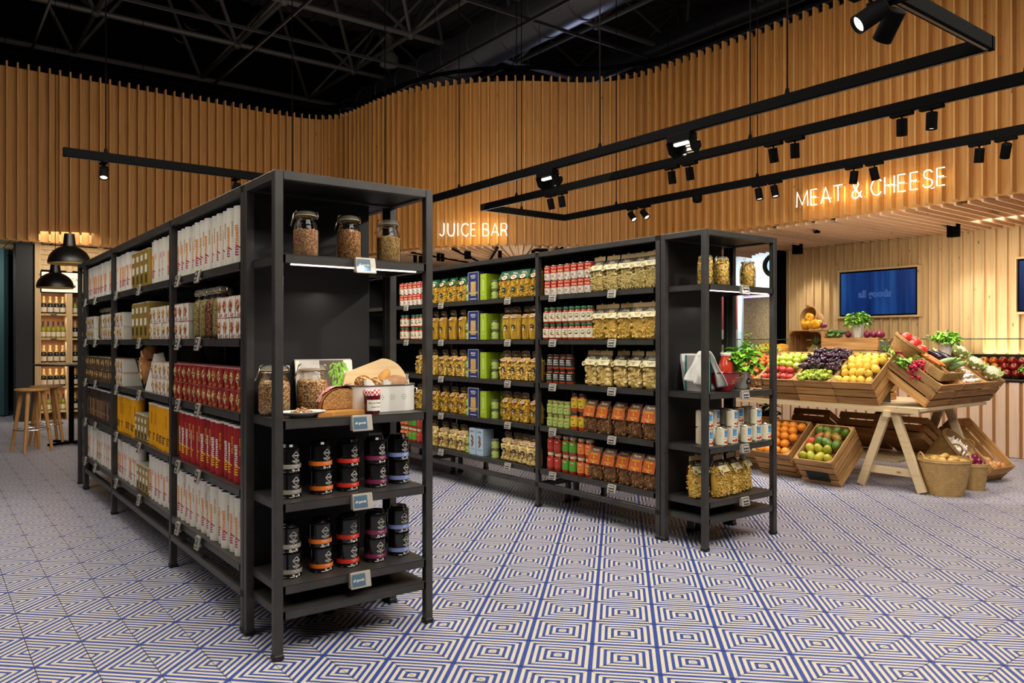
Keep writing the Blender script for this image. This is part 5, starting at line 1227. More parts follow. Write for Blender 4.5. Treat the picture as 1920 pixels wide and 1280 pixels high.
def can(r, h, kind):
    t = proto('food_can', 'can'); mb = MB(); mb.lathe([(0, .003), (r - .002, .003), (r - .001, 0), (r, .002), (r - .001, .005), (r - .001, h - .005), (r, h - .002), (r - .001, h), (r - .003, h - .004), (0, h - .004)], 26); obj('can_body', mb, TINM, t, 40)
    c = cyl_map(r + .0008, 0, 0)
    if kind == 'red':
        mb = MB(); mb.lathe([(r, h * .48), (r + .0004, h * .48), (r + .0004, h * .95), (r, h * .95)], 26); l = obj('red_label', mb, mat('can_red', '#b5121b', .4), t, 60)
        mb = MB(); mb.lathe([(r, h * .05), (r + .0004, h * .05), (r + .0004, h * .48), (r, h * .48)], 26); l2 = obj('pale_label', mb, mat('can_silver', '#c9c3b4', .4), t, 60)
        mb = MB(); mb.text('PASTA', .017, lambda x, y: c(x, y + h * .83), 0, .02); mb.text('fruit', .026, lambda x, y: c(x, y + h * .62), 0, .02); obj('lettering', mb, mat('can_gold_print', '#f0d9a0', .5), l)
        mb = MB(); mb.add([c(-.01 + .0125 * cos(q), h * .22 + .0115 * sin(q)) for q in [2 * pi * i / 12 for i in range(12)]], [tuple(range(12))]); mb.add([c(.015 + .004 * cos(q), h * .3 + .02 * sin(q)) for q in [2 * pi * i / 4 for i in range(4)]], [(0, 1, 2, 3)], 1); obj('tomato_print', mb, [mat('tomato_red', '#b5281a', .5), WHITE], l2)
    else:
        mb = MB(); mb.lathe([(r, h * .05), (r + .0004, h * .05), (r + .0004, h * .95), (r, h * .95)], 26); l = obj('paper_label', mb, mat('can_cream', '#e4d9be', .5), t, 60)
        mb = MB()
        def patch(a, z0, z1, w, mi):
            for i in range(4):
                x0, x1 = a - w / 2 + w * i / 4, a - w / 2 + w * (i + 1) / 4; mb.add([c(x0, h * z0), c(x1, h * z0), c(x1, h * z1), c(x0, h * z1)], [(0, 1, 2, 3)], mi)
        patch(.0, .48, .90, .030, 0); patch(.0, .78, .90, .030, 1)
        for (x, z) in ((-.010, .2), (.004, .17), (.016, .21), (.009, .25)): mb.add([c(x + .008 * cos(q), h * z + .0075 * sin(q)) for q in [2 * pi * i / 9 for i in range(9)]], [tuple(range(9))], 2)
        mb.add([c(.0008 + .003 * cos(q), h * .6 + .011 * sin(q)) for q in [2 * pi * i / 8 for i in range(8)]], [tuple(range(8))], 3)
        obj('label_print', mb, [mat('can_blue', '#2f8fd0', .5), mat('can_navy', '#26306c', .5), mat('tomato_red', '#b5281a', .5), mat('flame_orange', '#e08a2c', .5)], l)
        mb = MB(); mb.text('DAL', .010, lambda x, y: c(x, y + h * .84), 0, .02); obj('lettering', mb, WHITE, l)
        mb = MB(); mb.text('POMODORI', .0085, lambda x, y: c(x, y + h * .38), 0, .01); 
        for i in range(6): mb.text('mmmmmmm', .004, lambda x, y: c(x - .042, y + h * (.8 - .06 * i)), 0, 0)
        obj('small_print', mb, mat('can_grey_print', '#8a7a68', .5), l)
    return t
CRED = Kind(can, .0385, .116, 'red'); grid(CRED, span(4.815, 4.34, 7), SH[0], .055, .1165, ('red food can', 'top shelf, ' + RN)); grid(CRED, span(7.2, 6.755, 6), SH[0], .055, .1165, ('red food can', 'top shelf, ' + RF))
# ---------------------------------------------------------------- right end unit
PJ = [Kind(clip_jar, PASTA, .056, .2, .16, jar_fill(lambda mb, M: p_tube(mb, M, .04, .006), 150)), Kind(clip_jar, PASTA, .056, .2, .165, jar_fill(lambda mb, M: p_tube(mb, M, .045, .004, n=6), 210)), Kind(clip_jar, PASTA, .056, .2, .155, jar_fill(lambda mb, M: p_bow(mb, M), 90))]
for k, (x, y, lb) in enumerate(((4.13, 3.33, 'clip-top jar of tube pasta half behind the post of the right end unit'), (4.30, 3.33, 'middle clip-top jar of thin tube pasta on the right end unit'), (4.585, 3.33, 'clip-top jar of bow-tie pasta on the right end unit'))):
    PJ[k].put((x, y, SH[0] + .001), R((-150, -15, 10)[k]), lb)
CC = Kind(can, .038, .113, 'cream')
for r_, (row, pts) in enumerate((('front', ((4.07, 3.27), (4.20, 3.255), (4.33, 3.27), (4.455, 3.25), (4.585, 3.265), (4.685, 3.255))), ('rear', ((4.14, 3.37), (4.265, 3.365), (4.395, 3.37), (4.52, 3.36), (4.645, 3.375))))):
    for lv in (0, 1):
        for i, (x, y) in enumerate(pts):
            if lv == 1 and (row, i) in (('front', 1), ('front', 5), ('front', 3)): continue
            CC.put((x, y, SH[3] + .001 + lv * .1135), R(U(-22, 2)), '%s cream tomato can from left, %s row, %s layer, right end unit' % (ORD[i], row, ('lower', 'upper')[lv]))
SB = [Kind(pasta_bag, p_cav, 210, .135, .1, .25, 'black', 'rig') for i in range(2)]
for i, (x, y, a, lb) in enumerate(((4.09, 3.36, -10, 'bag of spiral pasta half behind the front post of the right end unit'), (4.225, 3.29, 12, 'bag of spiral pasta just right of the front post, right end unit'), (4.385, 3.31, 14, 'third bag of spiral pasta from left, right end unit'), (4.55, 3.34, 20, 'rightmost bag of spiral pasta on the right end unit'))):
    SB[i % 2].put((x, y, SH[4] + .001), (R(-4), 0, R(a)), lb)
# colander shelf
z3 = SH[2] + .001
t = thing('cookbook', 'pale cookbook with round leaf pictures standing behind the red colander', 'book', (4.30, 3.53, z3), R(4))
mb = MB(); M = rot(-9); mb.box(0, 0, .125, .30, .02, .25, b=.002, M=M); obj('cover', mb, mat('book_white', '#d9d6d2', .5), t)
mb = MB()
for (x, z, s) in ((-.06, .14, .03), (.075, .16, .042), (-.1, .06, .03)): mb.prism([(x + s * cos(q) * .75, z + s * sin(q)) for q in [2 * pi * i / 16 for i in range(16)]], .0102, .0112, 0 if x < 0 else 1, M=M @ rot(90))
obj('leaf_print', mb, [mat('leaf_print_yellow', '#9a9a3a', .6), mat('leaf_print_grey', '#6a705c', .6)], t)
tag(obj('grey_book', MB().box(0, 0, .12, .03, .14, .24, b=.002), mat('book_grey', '#b5aeaa', .55), loc=(4.105, 3.385, z3)), 'pale grey upright book under the towel', 'book')
tag(obj('teal_book', MB().box(0, 0, .12, .018, .2, .24, b=.002), mat('book_teal', '#3fa091', .5), loc=(4.132, 3.40, z3)), 'thin upright teal book under the draped towel', 'book')
tag(obj('black_book', MB().box(0, 0, .115, .024, .2, .23, b=.002), mat('book_black', '#1c1a1a', .5), loc=(4.157, 3.41, z3)), 'upright black book next to the teal book', 'book')
mb = MB(); vs = []; fs = []; nu, nv = 36, 18
for i in range(nu + 1):
    u = i / nu * 2 - 1; s = 1 if u > 0 else -1; a = abs(u)
    for j in range(nv + 1):
        v = j / nv - .5; drop = max(0, a - .14) / .86; ln = (.235 if s > 0 else .19) * (1 + .22 * v * s)
        x = s * (.016 * min(1, a / .14) + .075 * drop ** .8) + .016 * sin(v * 15 + s) * drop + (.02 if s > 0 else 0) * drop; y = v * (.085 + .11 * drop) + .006 * sin(u * 9 + v * 6)
        z = .262 - .012 * min(1, a / .14) ** 2 - ln * drop + .008 * cos(v * 11) * (1 - drop); vs.append((x, y, max(z, .004)))
for i in range(nu):
    for j in range(nv): k = i * (nv + 1) + j; fs.append((k, k + 1, k + nv + 2, k + nv + 1))
mb.add(vs, fs); o = tag(obj('kitchen_towel', mb, mat('white_linen', '#dcd8d2', .85), smooth=180, loc=(4.115, 3.325, z3), rt=R(-4)), 'white linen towel draped over upright books on the right end unit', 'towel')
md = o.modifiers.new('thick', 'SOLIDIFY'); md.thickness = .003
t = thing('colander', 'red enamel colander with star holes and steel handles', 'colander', (4.30, 3.32, z3 + .004))
RE = mat('red_enamel', '#a3161a', .15, coat=.4)
mb = MB(); mb.lathe([(0, .012), (.05, .012), (.055, 0), (.06, 0), (.07, .018), (.105, .07), (.118, .115), (.124, .118), (.118, .121), (.10, .07), (.06, .02), (0, .016)], 36); obj('bowl', mb, RE, t, 50)
mb = MB(); mb.lathe([(.117, .116), (.1245, .1165), (.1245, .122), (.117, .122)], 36); obj('rim', mb, mat('dark_rim', '#3b2a28', .3, .5), t, 50)
mb = MB(); mb.tube([(.128 * cos(a), .128 * sin(a) - .0, .105 - .012 * sin((a + 2.4) / 1.6 * pi) ) for a in [R(-100 + 80 * i / 10) for i in range(11)]], .0055, 6); obj('handle', mb, CHROME, t, 60)
mb = MB()
for (a0_, zc) in ((-60, .065), (-25, .075), (-100, .06)):
    for k in range(12):
        q = 2 * pi * k / 12; s = .018 if k % 2 else .009; a = R(a0_) + s * cos(q) / .1; z = zc + s * sin(q); r_ = .0905 + (z - .045) * .66; mb.ball((r_ * cos(a), r_ * sin(a), z), .0025, 5, 3)
obj('star_holes', mb, mat('hole_gold', '#d9b070', .5), t)
def bottle_sauce(): pass
t = thing('passata_bottle', 'red sauce bottle with white cap behind the colander', 'bottle', (4.475, 3.43, z3))
mb = MB(); mb.lathe([(0, 0), (.05, 0), (.055, .01), (.055, .15), (.05, .175), (.036, .215), (.034, .235), (0, .235)], 24); obj('glass_body', mb, mat('passata_red', '#b83a24', .15, coat=.5), t, 50)
mb = MB(); mb.lathe([(.036, .232), (.038, .235), (.038, .25), (.034, .254), (0, .254)], 20); obj('cap', mb, mat('white_cap', '#e4dfd6', .4), t, 40); mb = MB(); mb.box(.02, -.034, .22, .014, .004, .035, b=.002, M=rot(0, 10)); obj('seal_strip', mb, mat('seal_yellow', '#d9c07c', .5), t)
# basil in a clear pot
def leaf(mb, M, L_=.05, w=.03, mi=0, cup=.25):
    vs = []; fs = []; n = 5
    for i in range(n + 1):
        t_ = i / n; hw = w / 2 * sin(pi * min(1, t_ * .92 + .06)) ** .8; z = -cup * L_ * (t_ - .35) ** 2 * 1.6
        for s in (-1, 0, 1): vs.append(M @ Vector((L_ * t_, s * hw, z + abs(s) * hw * .35)))
    for i in range(n):
        for s in (0, 1): k = i * 3 + s; fs.append((k, k + 3, k + 4, k + 1))
    mb.add(vs, fs, mi)
def basil(name, label, loc, r, h, n, pot, L_=.05, rt_=0, mts=None, potlabel=None):
    t = thing(name, label, 'potted herb', loc, rt_); mb = MB(); st = MB()
    for i in range(n):
        a = U(0, 6.28); q = math.sqrt(U(0, 1)); x, y = r * q * cos(a), r * q * sin(a); z = h * (.1 + .9 * U(0, 1) ** .7) * (1 - .45 * q * q)
        leaf(mb, tr(x, y, z) @ rot(U(-20, 20), U(-25, 45), math.degrees(a) + U(-60, 60)), L_ * U(.7, 1.15), L_ * U(.55, .8), random.choice((0, 0, 1)))
        if i % 3 == 0: st.tube([(x * .25, y * .25, 0), (x * .7, y * .7, z * .6), (x, y, z)], .0018, 4, caps=False)
    obj('foliage', mb, mts or [LEAF, LEAFD], t, 60, stuff=True); obj('stem', st, STEM, t, stuff=True); pot(t); return t
def glass_pot(t):
    mb = MB(); mb.lathe([(0, -.12), (.05, -.12), (.056, -.11), (.058, -.02), (.062, 0), (.06, 0), (.055, -.02), (.05, -.105)], 20); obj('pot', mb, mat('grey_foil_pot', '#aaa79f', .3, .3), t, 40)
    mb = MB(); mb.lathe([(0, 0), (.022, 0), (.022, .002), (0, .002)], 16, M=tr(0, -.058, -.065) @ rot(90)); o = obj('round_sticker', mb, BLKP, t); mb = MB(); mb.text('Bio', .016, flat((0, -.0612, -.065), (1, 0, 0), (0, 0, 1)), 0, .01); obj('lettering', mb, WHITE, o)
basil('basil_pot', 'big-leaved basil in a grey pot on the colander shelf', (4.61, 3.40, z3 + .12), .11, .19, 120, glass_pot, .075)
t = thing('nut_jar', 'open glass jar of mixed nuts at the front of the colander shelf', 'jar', (4.625, 3.29, z3))
mb = MB(); mb.lathe([(0, .001), (.044, .001), (.05, .01), (.052, .05), (.042, .078), (.040, .09), (.042, .094), (.038, .092)], 24); obj('glass_body', mb, GLASS, t, 60)
o = pile(130, .045, .05, [MU[1]], .0075, 'nuts', t); o.location = (0, 0, .008)
for k, (x, y, a) in enumerate(((4.50, 3.235, 20), (4.545, 3.23, -35), (4.53, 3.25, 60))):
    mb = MB(); mb.box(0, 0, .006, .07, .018, .008, b=.003); tag(obj('cracker', mb, mat('cracker', '#d3ab72', .7), loc=(x, y, z3 + .004 * k), rt=R(a)), '%s pale cracker of three lying before the nut jar' % ORD[k], 'cracker')
mb = MB(); mb.box(0, 0, .002, .3, .16, .004, b=.001); tag(obj('slate_board', mb, mat('slate', '#4a4744', .6), loc=(4.55, 3.29, z3 - .0035), rt=R(3)), 'thin grey slate under the crackers and nut jar', 'slate')
# ---------------------------------------------------------------- counter with glass case
t = thing('service_counter', 'long whitewashed batten counter with black top behind the produce table', 'counter')
mb = MB(); mb.box(10.42, 4.4, .435, .8, 8.2, .87); obj('carcass', mb, mat('counter_groove', '#a9743c', .6), t)
bt = MB(); bt.box(0, 0, 0, .03, .105, .86, b=.003); bme = bt.mesh('batten', WASH)
for i in range(58): link('batten', bme, t, (10.008, .4 + i * .141, .435))
mb = MB(); mb.box(10.42, 4.4, .885, .86, 8.2, .03, b=.004); obj('worktop', mb, mat('counter_black', '#17130f', .3), t)
t = thing('glass_display_case', 'clear glass display case standing on the black counter top', 'display case', (0, 0, .902))
mb = MB(); mb.box(10.03, 4.4, .232, .008, 8.1, .463); obj('front_pane', mb, CASEGL, t)
mb = MB(); mb.box(10.25, 4.4, .467, .45, 8.1, .008); obj('top_pane', mb, CASEGL, t)
mb = MB(); mb.box(10.03, 4.4, .468, .010, 8.1, .012); obj('glass_edge', mb, mat('glass_edge', '#3f6a5c', .2), t)
mb = MB(); mb.box(10.75, 4.4, .14, .04, 8.1, .275); obj('back_ledge', mb, mat('case_black', '#15110f', .4), t)
# wall screens
def screen(y0, y1, label, txt=True):
    t = thing('wall_screen', label, 'screen', (12.19, 0, 0)); z0, z1 = 1.765, 2.468; ym = (y0 + y1) / 2; w = y1 - y0
    mb = MB(); mb.box(0, ym, (z0 + z1) / 2, .09, w + .02, z1 - z0 + .02, b=.004); obj('housing', mb, BLACK, t)
    m, t_, b, L = nt('screen_picture_%d' % int(y0 * 10)); tc = coords(t_, L, (1, 3.2, .25), False); n = node(t_, 'ShaderNodeTexNoise', Scale=1.6, Detail=3.); L.new(tc, n.inputs[0])
    r = ramp(t_, [(.3, '#0d2050'), (.5, '#163a7c'), (.75, '#2f62a6')]); L.new(n.outputs[0], r.inputs[0]); L.new(r.outputs[0], b.inputs['Emission Color']); b.inputs['Emission Strength'].default_value = .75; b.inputs['Base Color'].default_value = (0, 0, 0, 1); b.inputs['Roughness'].default_value = .2
    mb = MB(); mb.box(-.0465, ym, (z0 + z1) / 2, .002, w - .02, z1 - z0 - .02); s = obj('display', mb, m, t)
    if txt:
        mb = MB(); mb.text('all goods', .15, flat((-.0485, ym + .04, 2.1), (0, -1, 0), (0, 0, 1)), 0, .03); mb.text('all goods', .15, flat((-.0495, ym + .04, 2.1), (0, -1, 0), (0, 0, 1)), 1, .006); obj('lettering', mb, [glow('screen_text', '#5f8fd0', .55), glow('screen_text_dark', '#14306c', .6)], s)
    mb = MB()
    for (yy, zz, sy, sz) in ((ym, z1 + .03, w + .1, .03), (ym, z0 - .03, w + .1, .03), (y0 - .035, (z0 + z1) / 2, .03, z1 - z0 + .028), (y1 + .035, (z0 + z1) / 2, .03, z1 - z0 + .028)): mb.box(.0, yy, zz, .13, sy, sz, b=.003)
    obj('wood_frame', mb, PALE, t); return t
screen(5.765, 7.0, 'blue wall screen showing the shop name on the pale batten wall')
screen(3.1, 4.37, 'second blue wall screen cut by the right edge of the picture', False)
# letter on the pale fascia beyond
t = thing('backlit_letter', 'round black backlit letter on the pale blue fascia beyond the post', 'sign', (14.62, 9.98, 2.98)); mb = MB(); mb.tube([(0, .2 * cos(a), .2 * sin(a)) for a in [2 * pi * i / 24 for i in range(24)]], .055, 6, closed=True); obj('ring', mb, BLACK, t, 60)
mb = MB(); mb.lathe([(0, .03), (.27, .03)], 28, M=rot(0, 90)); obj('halo_plate', mb, glow('letter_halo', '#dcecf6', .7), t)
# ---------------------------------------------------------------- produce table on trestles
t = thing('trestle_table', 'raw spruce plank table on A-frame trestles carrying the fruit crates', 'table')
for i in range(8):
    mb = MB(); mb.box(7.03 + i * .175, 5.2, .735, .17, 3.84, .03, b=.003); obj('table_plank', mb, TABLEW, t)
for i in range(1): pass
mb = MB(); mb.box(6.948, 5.2, .728, .012, 3.84, .05); obj('front_batten', mb, TABLEW, t)
def leg(p, q, nm='leg', w=.075, th=.04, tx=True):
    p, q = Vector(p), Vector(q); mb = MB(); d = q - p; M = tr((p + q) / 2) @ d.to_track_quat('Z', 'X').to_matrix().to_4x4()
    M = tr((p + q) / 2) @ rot(math.degrees(math.atan2(-d.y, d.z)), 0, 0); mb.box(0, 0, 0, th, w, d.length, b=.003, M=M); return obj(nm, mb, TABLEW, t)
for x in (7.0, 8.05):
    for y in (3.55, 6.4):
        leg((x, y - .28, 0.01), (x, y - .03, .715)); leg((x, y + .28, .01), (x, y + .03, .715)); mb = MB(); mb.box(x + .03, y, .165, .03, .43, .07, b=.003); obj('cross_bar', mb, TABLEW, t)
for y in (3.55, 6.4):
    mb = MB(); mb.box(7.55, y, .69, 1.3, .05, .06, b=.003); obj('trestle_beam', mb, TABLEW, t)
for i in range(4):
    mb = MB(); mb.box(7.39 + i * .2, 4.98, .215, .18, 2.7, .025, b=.003); obj('lower_plank', mb, TABLEW, t)
# ---------------------------------------------------------------- slatted crates
def crate(w, d, h, nsl=3, mt_=CRATE, liner=None, cat='crate'):
    t = proto('wooden_crate', cat); th = .012; g = .013; ph = (h - g * (nsl - 1)) / nsl
    for i in range(nsl):
        z = ph / 2 + i * (ph + g)
        for y in (th / 2, d - th / 2):
            mb = MB(); mb.box(0, y + U(-.0015, .0015), z, w, th, ph, b=.002); obj('plank', mb, mt_, t)
        for x in (-w / 2 + th / 2, w / 2 - th / 2):
            mb = MB(); mb.box(0, 0, 0, d - th * 2 - .004, th, ph, b=.002); o = obj('plank', mb, mt_, t, loc=(x, d / 2, z), rt=pi / 2)
    for x in (-w / 2 + .03, w / 2 - .03):
        for y in (.03, d - .03):
            mb = MB(); s = .036; sx = 1 if x < 0 else -1; sy = 1 if y < .1 else -1
            mb.prism([(x - sx * .017, y - sy * .017), (x + sx * s / 1.4, y - sy * .017), (x - sx * .017, y + sy * s / 1.4)][::1 if sx * sy > 0 else -1], .004, h - .002); obj('corner_post', mb, mt_, t)
    n = 4
    for i in range(n):
        mb = MB(); mb.box(0, th + (d - 2 * th) * (i + .5) / n, .006, w - 2 * th - .006, (d - 2 * th) / n - .008, .01); obj('base_plank', mb, mt_, t)
    mb = MB()
    for x in (-w / 2 + .022, w / 2 - .022):
        for i in range(nsl):
            for dz in (-.012, .012): mb.box(x, -.0005, ph / 2 + i * (ph + g) + dz, .004, .002, .004)
    obj('nails', mb, mat('rust_nail', '#3b2a1c', .7), t)
    if liner is not None:
        mb = MB(); mb.box(0, d / 2, liner, w - .03, d - .03, .006); obj('crate_liner', mb, mat('liner_paper', '#8d6236', .8), t)
    return t
def put_crate(label, pos, w, d, h, tilt, rz, liner=None, nsl=3, mt_=CRATE, group=None):
    t = crate(w, d, h, nsl, mt_, liner); t.location = pos; t.rotation_euler = (R(tilt), 0, rz); tag(t, label, 'crate')
    return tr(*pos) @ Euler((R(tilt), 0, rz)).to_matrix().to_4x4()
# fruit and vegetables
def fruit(name, cat, prof, mt_, n=16, stem=None, sq=(1, 1), lobes=0, depth=.0):
    t = proto(name, cat); mb = MB(); mb.lathe(prof, n, sx=sq[0], sy=sq[1])
    if lobes: mb.v = [((x * (1 - depth * (.5 + .5 * cos(lobes * math.atan2(y, x))))), (y * (1 - depth * (.5 + .5 * cos(lobes * math.atan2(y, x))))), z) for x, y, z in mb.v]
    obj('flesh', mb, mt_, t, 180)
    if stem: stem(t)
    return t
def sphere_prof(r, k=1., top=0., n=8, dim=0.):
    p = []
    for i in range(n + 1):
        a = pi * i / n; z = -r * k * cos(a); q = r * sin(a)
        if dim and i == n: z -= dim
        if dim and i == 0: z += dim * .6
        if top and i in (0, n): z *= 1 + top
        p.append((max(q, 0), z))
    p[0] = (0, p[0][1]); p[-1] = (0, p[-1][1]); return p
def st(h, r=.0018, z=0., mt_=None, lean=.3):
    def f(t): mb = MB(); mb.tube([(0, 0, z), (h * lean * .4, 0, z + h * .6), (h * lean, 0, z + h)], r, 5); obj('stem', mb, mt_ or mat('woody_stem', '#5c4526', .7), t, 60)
    return f
def calyx(z, s, n=5):
    def f(t):
        mb = MB()
        for i in range(n): leaf(mb, tr(0, 0, z) @ rot(0, 8, 360 * i / n), s, s * .35)
        mb.tube([(0, 0, z), (0, 0, z + s * .4)], .002, 5); obj('calyx', mb, STEM, t, 60)
    return f
def top_leaf(z, s):
    def f(t): mb = MB(); leaf(mb, tr(0, 0, z) @ rot(0, -20, 40), s, s * .4); mb.tube([(0, 0, z - .002), (0, 0, z + .006)], .0015, 4); obj('leaf', mb, LEAFD, t, 60)
    return f
APG = mat('apple_green', '#a4b52a', .3, col2='#b9c548', nscale=9, coat=.2); APR = mat('apple_red', '#b8202a', .28, col2='#cf4a3c', nscale=8, coat=.3)
F = dict(
    green_apple=Kind(fruit, 'green_apple', 'apple', sphere_prof(.04, .9, 0, 10, .013), APG, 18, st(.016, .0018, .022)),
    red_apple=Kind(fruit, 'red_apple', 'apple', sphere_prof(.04, .88, 0, 10, .013), APR, 18, st(.016, .0018, .022)),
    lemon=Kind(fruit, 'lemon', 'lemon', [(0, -.052), (.006, -.049), (.012, -.043), (.027, -.031), (.036, -.012), (.036, .012), (.027, .031), (.012, .042), (.007, .049), (0, .052)], mat('lemon_skin', '#f0bc3c', .4, col2='#eccb52', nscale=12, bump=.12), 18, st(.003, .004, .05, STEM)),
    orange=Kind(fruit, 'orange', 'orange', sphere_prof(.045, .97, 0, 10, .002), mat('orange_skin', '#f08a1c', .42, col2='#ee9830', nscale=90, bump=.2), 18, st(.0015, .003, .043, STEM)),
    mandarin=Kind(fruit, 'mandarin', 'mandarin', sphere_prof(.032, .82, 0, 10, .004), mat('mandarin_skin', '#ee6a24', .4, col2='#f0823c', nscale=90, bump=.2), 16, top_leaf(.026, .04)),
    lime=Kind(fruit, 'lime', 'lime', sphere_prof(.028, 1.1, .12, 8), mat('lime_skin', '#6f8f22', .35, col2='#8ea634', nscale=30), 14, st(.002, .003, .032, STEM)),
    mango=Kind(fruit, 'mango', 'mango', [(0, -.06), (.022, -.054), (.038, -.03), (.043, 0), (.038, .03), (.024, .05), (.008, .058), (0, .058)], mat('mango_green', '#4c6a20', .35, col2='#6a8228', nscale=6, coat=.2), 18, st(.003, .003, .057), (1, .85)),
    ripe_mango=Kind(fruit, 'mango', 'mango', [(0, -.055), (.022, -.05), (.038, -.03), (.042, 0), (.036, .03), (.022, .047), (.008, .053), (0, .053)], mat('mango_red', '#8f8a2c', .35, col2='#c8402c', nscale=7, coat=.2), 18, st(.003, .003, .052), (1, .88)),
    papaya=Kind(fruit, 'papaya', 'papaya', [(0, -.05), (.02, -.046), (.036, -.03), (.042, -.005), (.036, .028), (.024, .048), (.008, .056), (0, .056)], mat('papaya_skin', '#8f9a24', .4, col2='#c2b034', nscale=9), 18, st(.003, .003, .055), lobes=5, depth=.06),
    tomato=Kind(fruit, 'tomato', 'tomato', sphere_prof(.042, .84, 0, 10, .005), mat('tomato_skin', '#d23a2c', .2, coat=.4), 18, calyx(.031, .024)),
    red_onion=Kind(fruit, 'red_onion', 'onion', [(0, -.034), (.012, -.031), (.028, -.02), (.034, 0), (.028, .02), (.012, .032), (.004, .044), (0, .05)], mat('onion_red', '#6f1436', .3, col2='#8c2248', nscale=18, coat=.2), 16),
    brown_onion=Kind(fruit, 'brown_onion', 'onion', [(0, -.03), (.012, -.028), (.028, -.018), (.033, 0), (.027, .02), (.012, .031), (.004, .042), (0, .048)], mat('onion_brown', '#cf8f4e', .35, col2='#dba468', nscale=18), 16),
    garlic=Kind(fruit, 'garlic_bulb', 'garlic', [(0, -.022), (.014, -.022), (.028, -.012), (.031, .002), (.022, .018), (.008, .028), (.005, .045), (0, .046)], mat('garlic_white', '#ece2d6', .5, col2='#e0cfc2', nscale=20), 18, None, (1, 1), 9, .1),
    mushroom=Kind(fruit, 'mushroom', 'mushroom', [(0, -.022), (.010, -.022), (.010, -.004), (.026, -.004), (.030, .004), (.024, .018), (.012, .025), (0, .027)], mat('mushroom_white', '#e0d0c0', .6), 14),
    potato=Kind(fruit, 'potato', 'potato', [(0, -.038), (.018, -.034), (.029, -.016), (.03, .01), (.022, .03), (.009, .038), (0, .039)], mat('potato_skin', '#c99a4c', .6, col2='#d8b064', nscale=18, bump=.1), 14, None, (1, .85)),
    yellow_pepper=Kind(fruit, 'yellow_pepper', 'pepper', [(0, -.045), (.014, -.05), (.03, -.045), (.040, -.015), (.043, .022), (.034, .04), (.016, .042), (0, .034)], mat('pepper_yellow', '#f2a41c', .18, coat=.4), 24, st(.035, .005, .03, STEM), (1, 1), 4, .12),
    orange_pepper=Kind(fruit, 'orange_pepper', 'pepper', [(0, -.045), (.014, -.05), (.032, -.045), (.044, -.015), (.047, .022), (.036, .04), (.016, .042), (0, .032)], mat('pepper_orange', '#d8641c', .2, coat=.4), 24, st(.03, .005, .03, STEM), (1, 1), 4, .14),
    red_pepper=Kind(fruit, 'red_pepper', 'pepper', [(0, -.045), (.014, -.05), (.032, -.045), (.044, -.015), (.047, .022), (.036, .04), (.016, .042), (0, .032)], mat('pepper_red', '#98141c', .2, coat=.4), 24, st(.03, .005, .03, STEM), (1, 1), 4, .14))
PLAIN = dict(green_apple='green apple', red_apple='red apple', lemon='lemon', orange='orange', mandarin='mandarin with leaf', lime='lime', mango='dark green mango', ripe_mango='red-blushed mango', papaya='yellow-green papaya', tomato='red tomato', red_onion='red onion', brown_onion='brown onion', garlic='garlic bulb', mushroom='white mushroom', potato='potato', yellow_pepper='yellow pepper', orange_pepper='orange pepper', red_pepper='red pepper')
CNT = {}
def drop(kind, p, where, rt_=None, sc=1.):
    k = (kind, where); CNT[k] = CNT.get(k, 0) + 1
    return F[kind].put(p, rt_ or (U(-.7, .7), U(-.7, .7), U(0, 6.28)), '%s, %s' % (PLAIN[kind], where), PLAIN[kind] + ', ' + where, sc * U(.94, 1.06))
def heap(M, kinds, xs, ys, w, d, z, mound, r, where, rt_=None):
    """hex rows of fruit lying on the slanting surface of a crate: xs across, ys rows deep"""
    for j in range(ys):
        for i in range(xs - (j % 2)):
            x = -w / 2 + w * (i + .5 + .5 * (j % 2)) / xs + U(-.004, .004); y = d * (j + .5) / ys; f = y / d
            kd = kinds(x, f) if callable(kinds) else kinds
            zz = z + mound * (1 - abs(2 * f - 1) ** 2) * (1 - abs(2 * x / w) ** 2 * .6) + U(0, r * .25)
            lab = '%s, %s' % (('%s from left in %s row' % (ORD[i], ORD[j])), where)
            F[kd].put(M @ Vector((x, y + .02, zz)), rt_ or (U(-.8, .8), U(-.8, .8), U(0, 6.28)), '%s, %s' % (PLAIN[kd], lab), '%ss, %s' % (PLAIN[kd], where), U(.93, 1.07))
ZT_ = .752; TI = 33; Hc = .25; D_ = .5
def front_crate(label, ymid, w=.398): return put_crate(label, (6.955, ymid, ZT_), w, D_, Hc, TI, -pi / 2, .15)
Mm = front_crate('slatted crate of mandarins and limes behind the right end unit post', 5.041)
Ma = front_crate('slatted crate of apples on the table edge', 4.638)
Mg = front_crate('slatted crate of dark and green grapes on the table edge', 4.235)
Ml = front_crate('slatted crate of lemons at the near end of the front row', 3.832)
front_crate('slatted crate at the far end of the front row, mostly hidden', 5.444)
heap(Mm, lambda x, f: 'lime' if x < -.05 else 'mandarin', 6, 7, .36, .46, .215, .06, .03, 'mandarin crate')
heap(Ma, lambda x, f: 'red_apple' if f < .3 or (x > .05 and f > .93) else 'green_apple', 5, 6, .37, .45, .215, .085, .04, 'apple crate')
heap(Ml, 'lemon', 5, 6, .37, .45, .215, .07, .04, 'lemon crate')
def grapes(M, x, y, z, col, label, n=70, r=.0155, L_=.16, w=.062):
    t = thing('grape_bunch', label, 'grapes', M @ Vector((x, y, z)), (0, 0, U(0, 6))); mb = MB()
    for i in range(n):
        f = U(0, 1); q = w * (1 - .6 * f) * math.sqrt(U(.2, 1)); a = U(0, 6.28); mb.ball((L_ * (f - .5), q * cos(a), q * .55 * sin(a) + .01), r * U(.85, 1.1), 8, 5)
    obj('berries', mb, col, t, 180, stuff=True); s = MB(); s.tube([(-L_ * .6, 0, .015), (0, 0, .01), (L_ * .45, 0, 0)], .002, 4); obj('stalk', s, STEM, t)
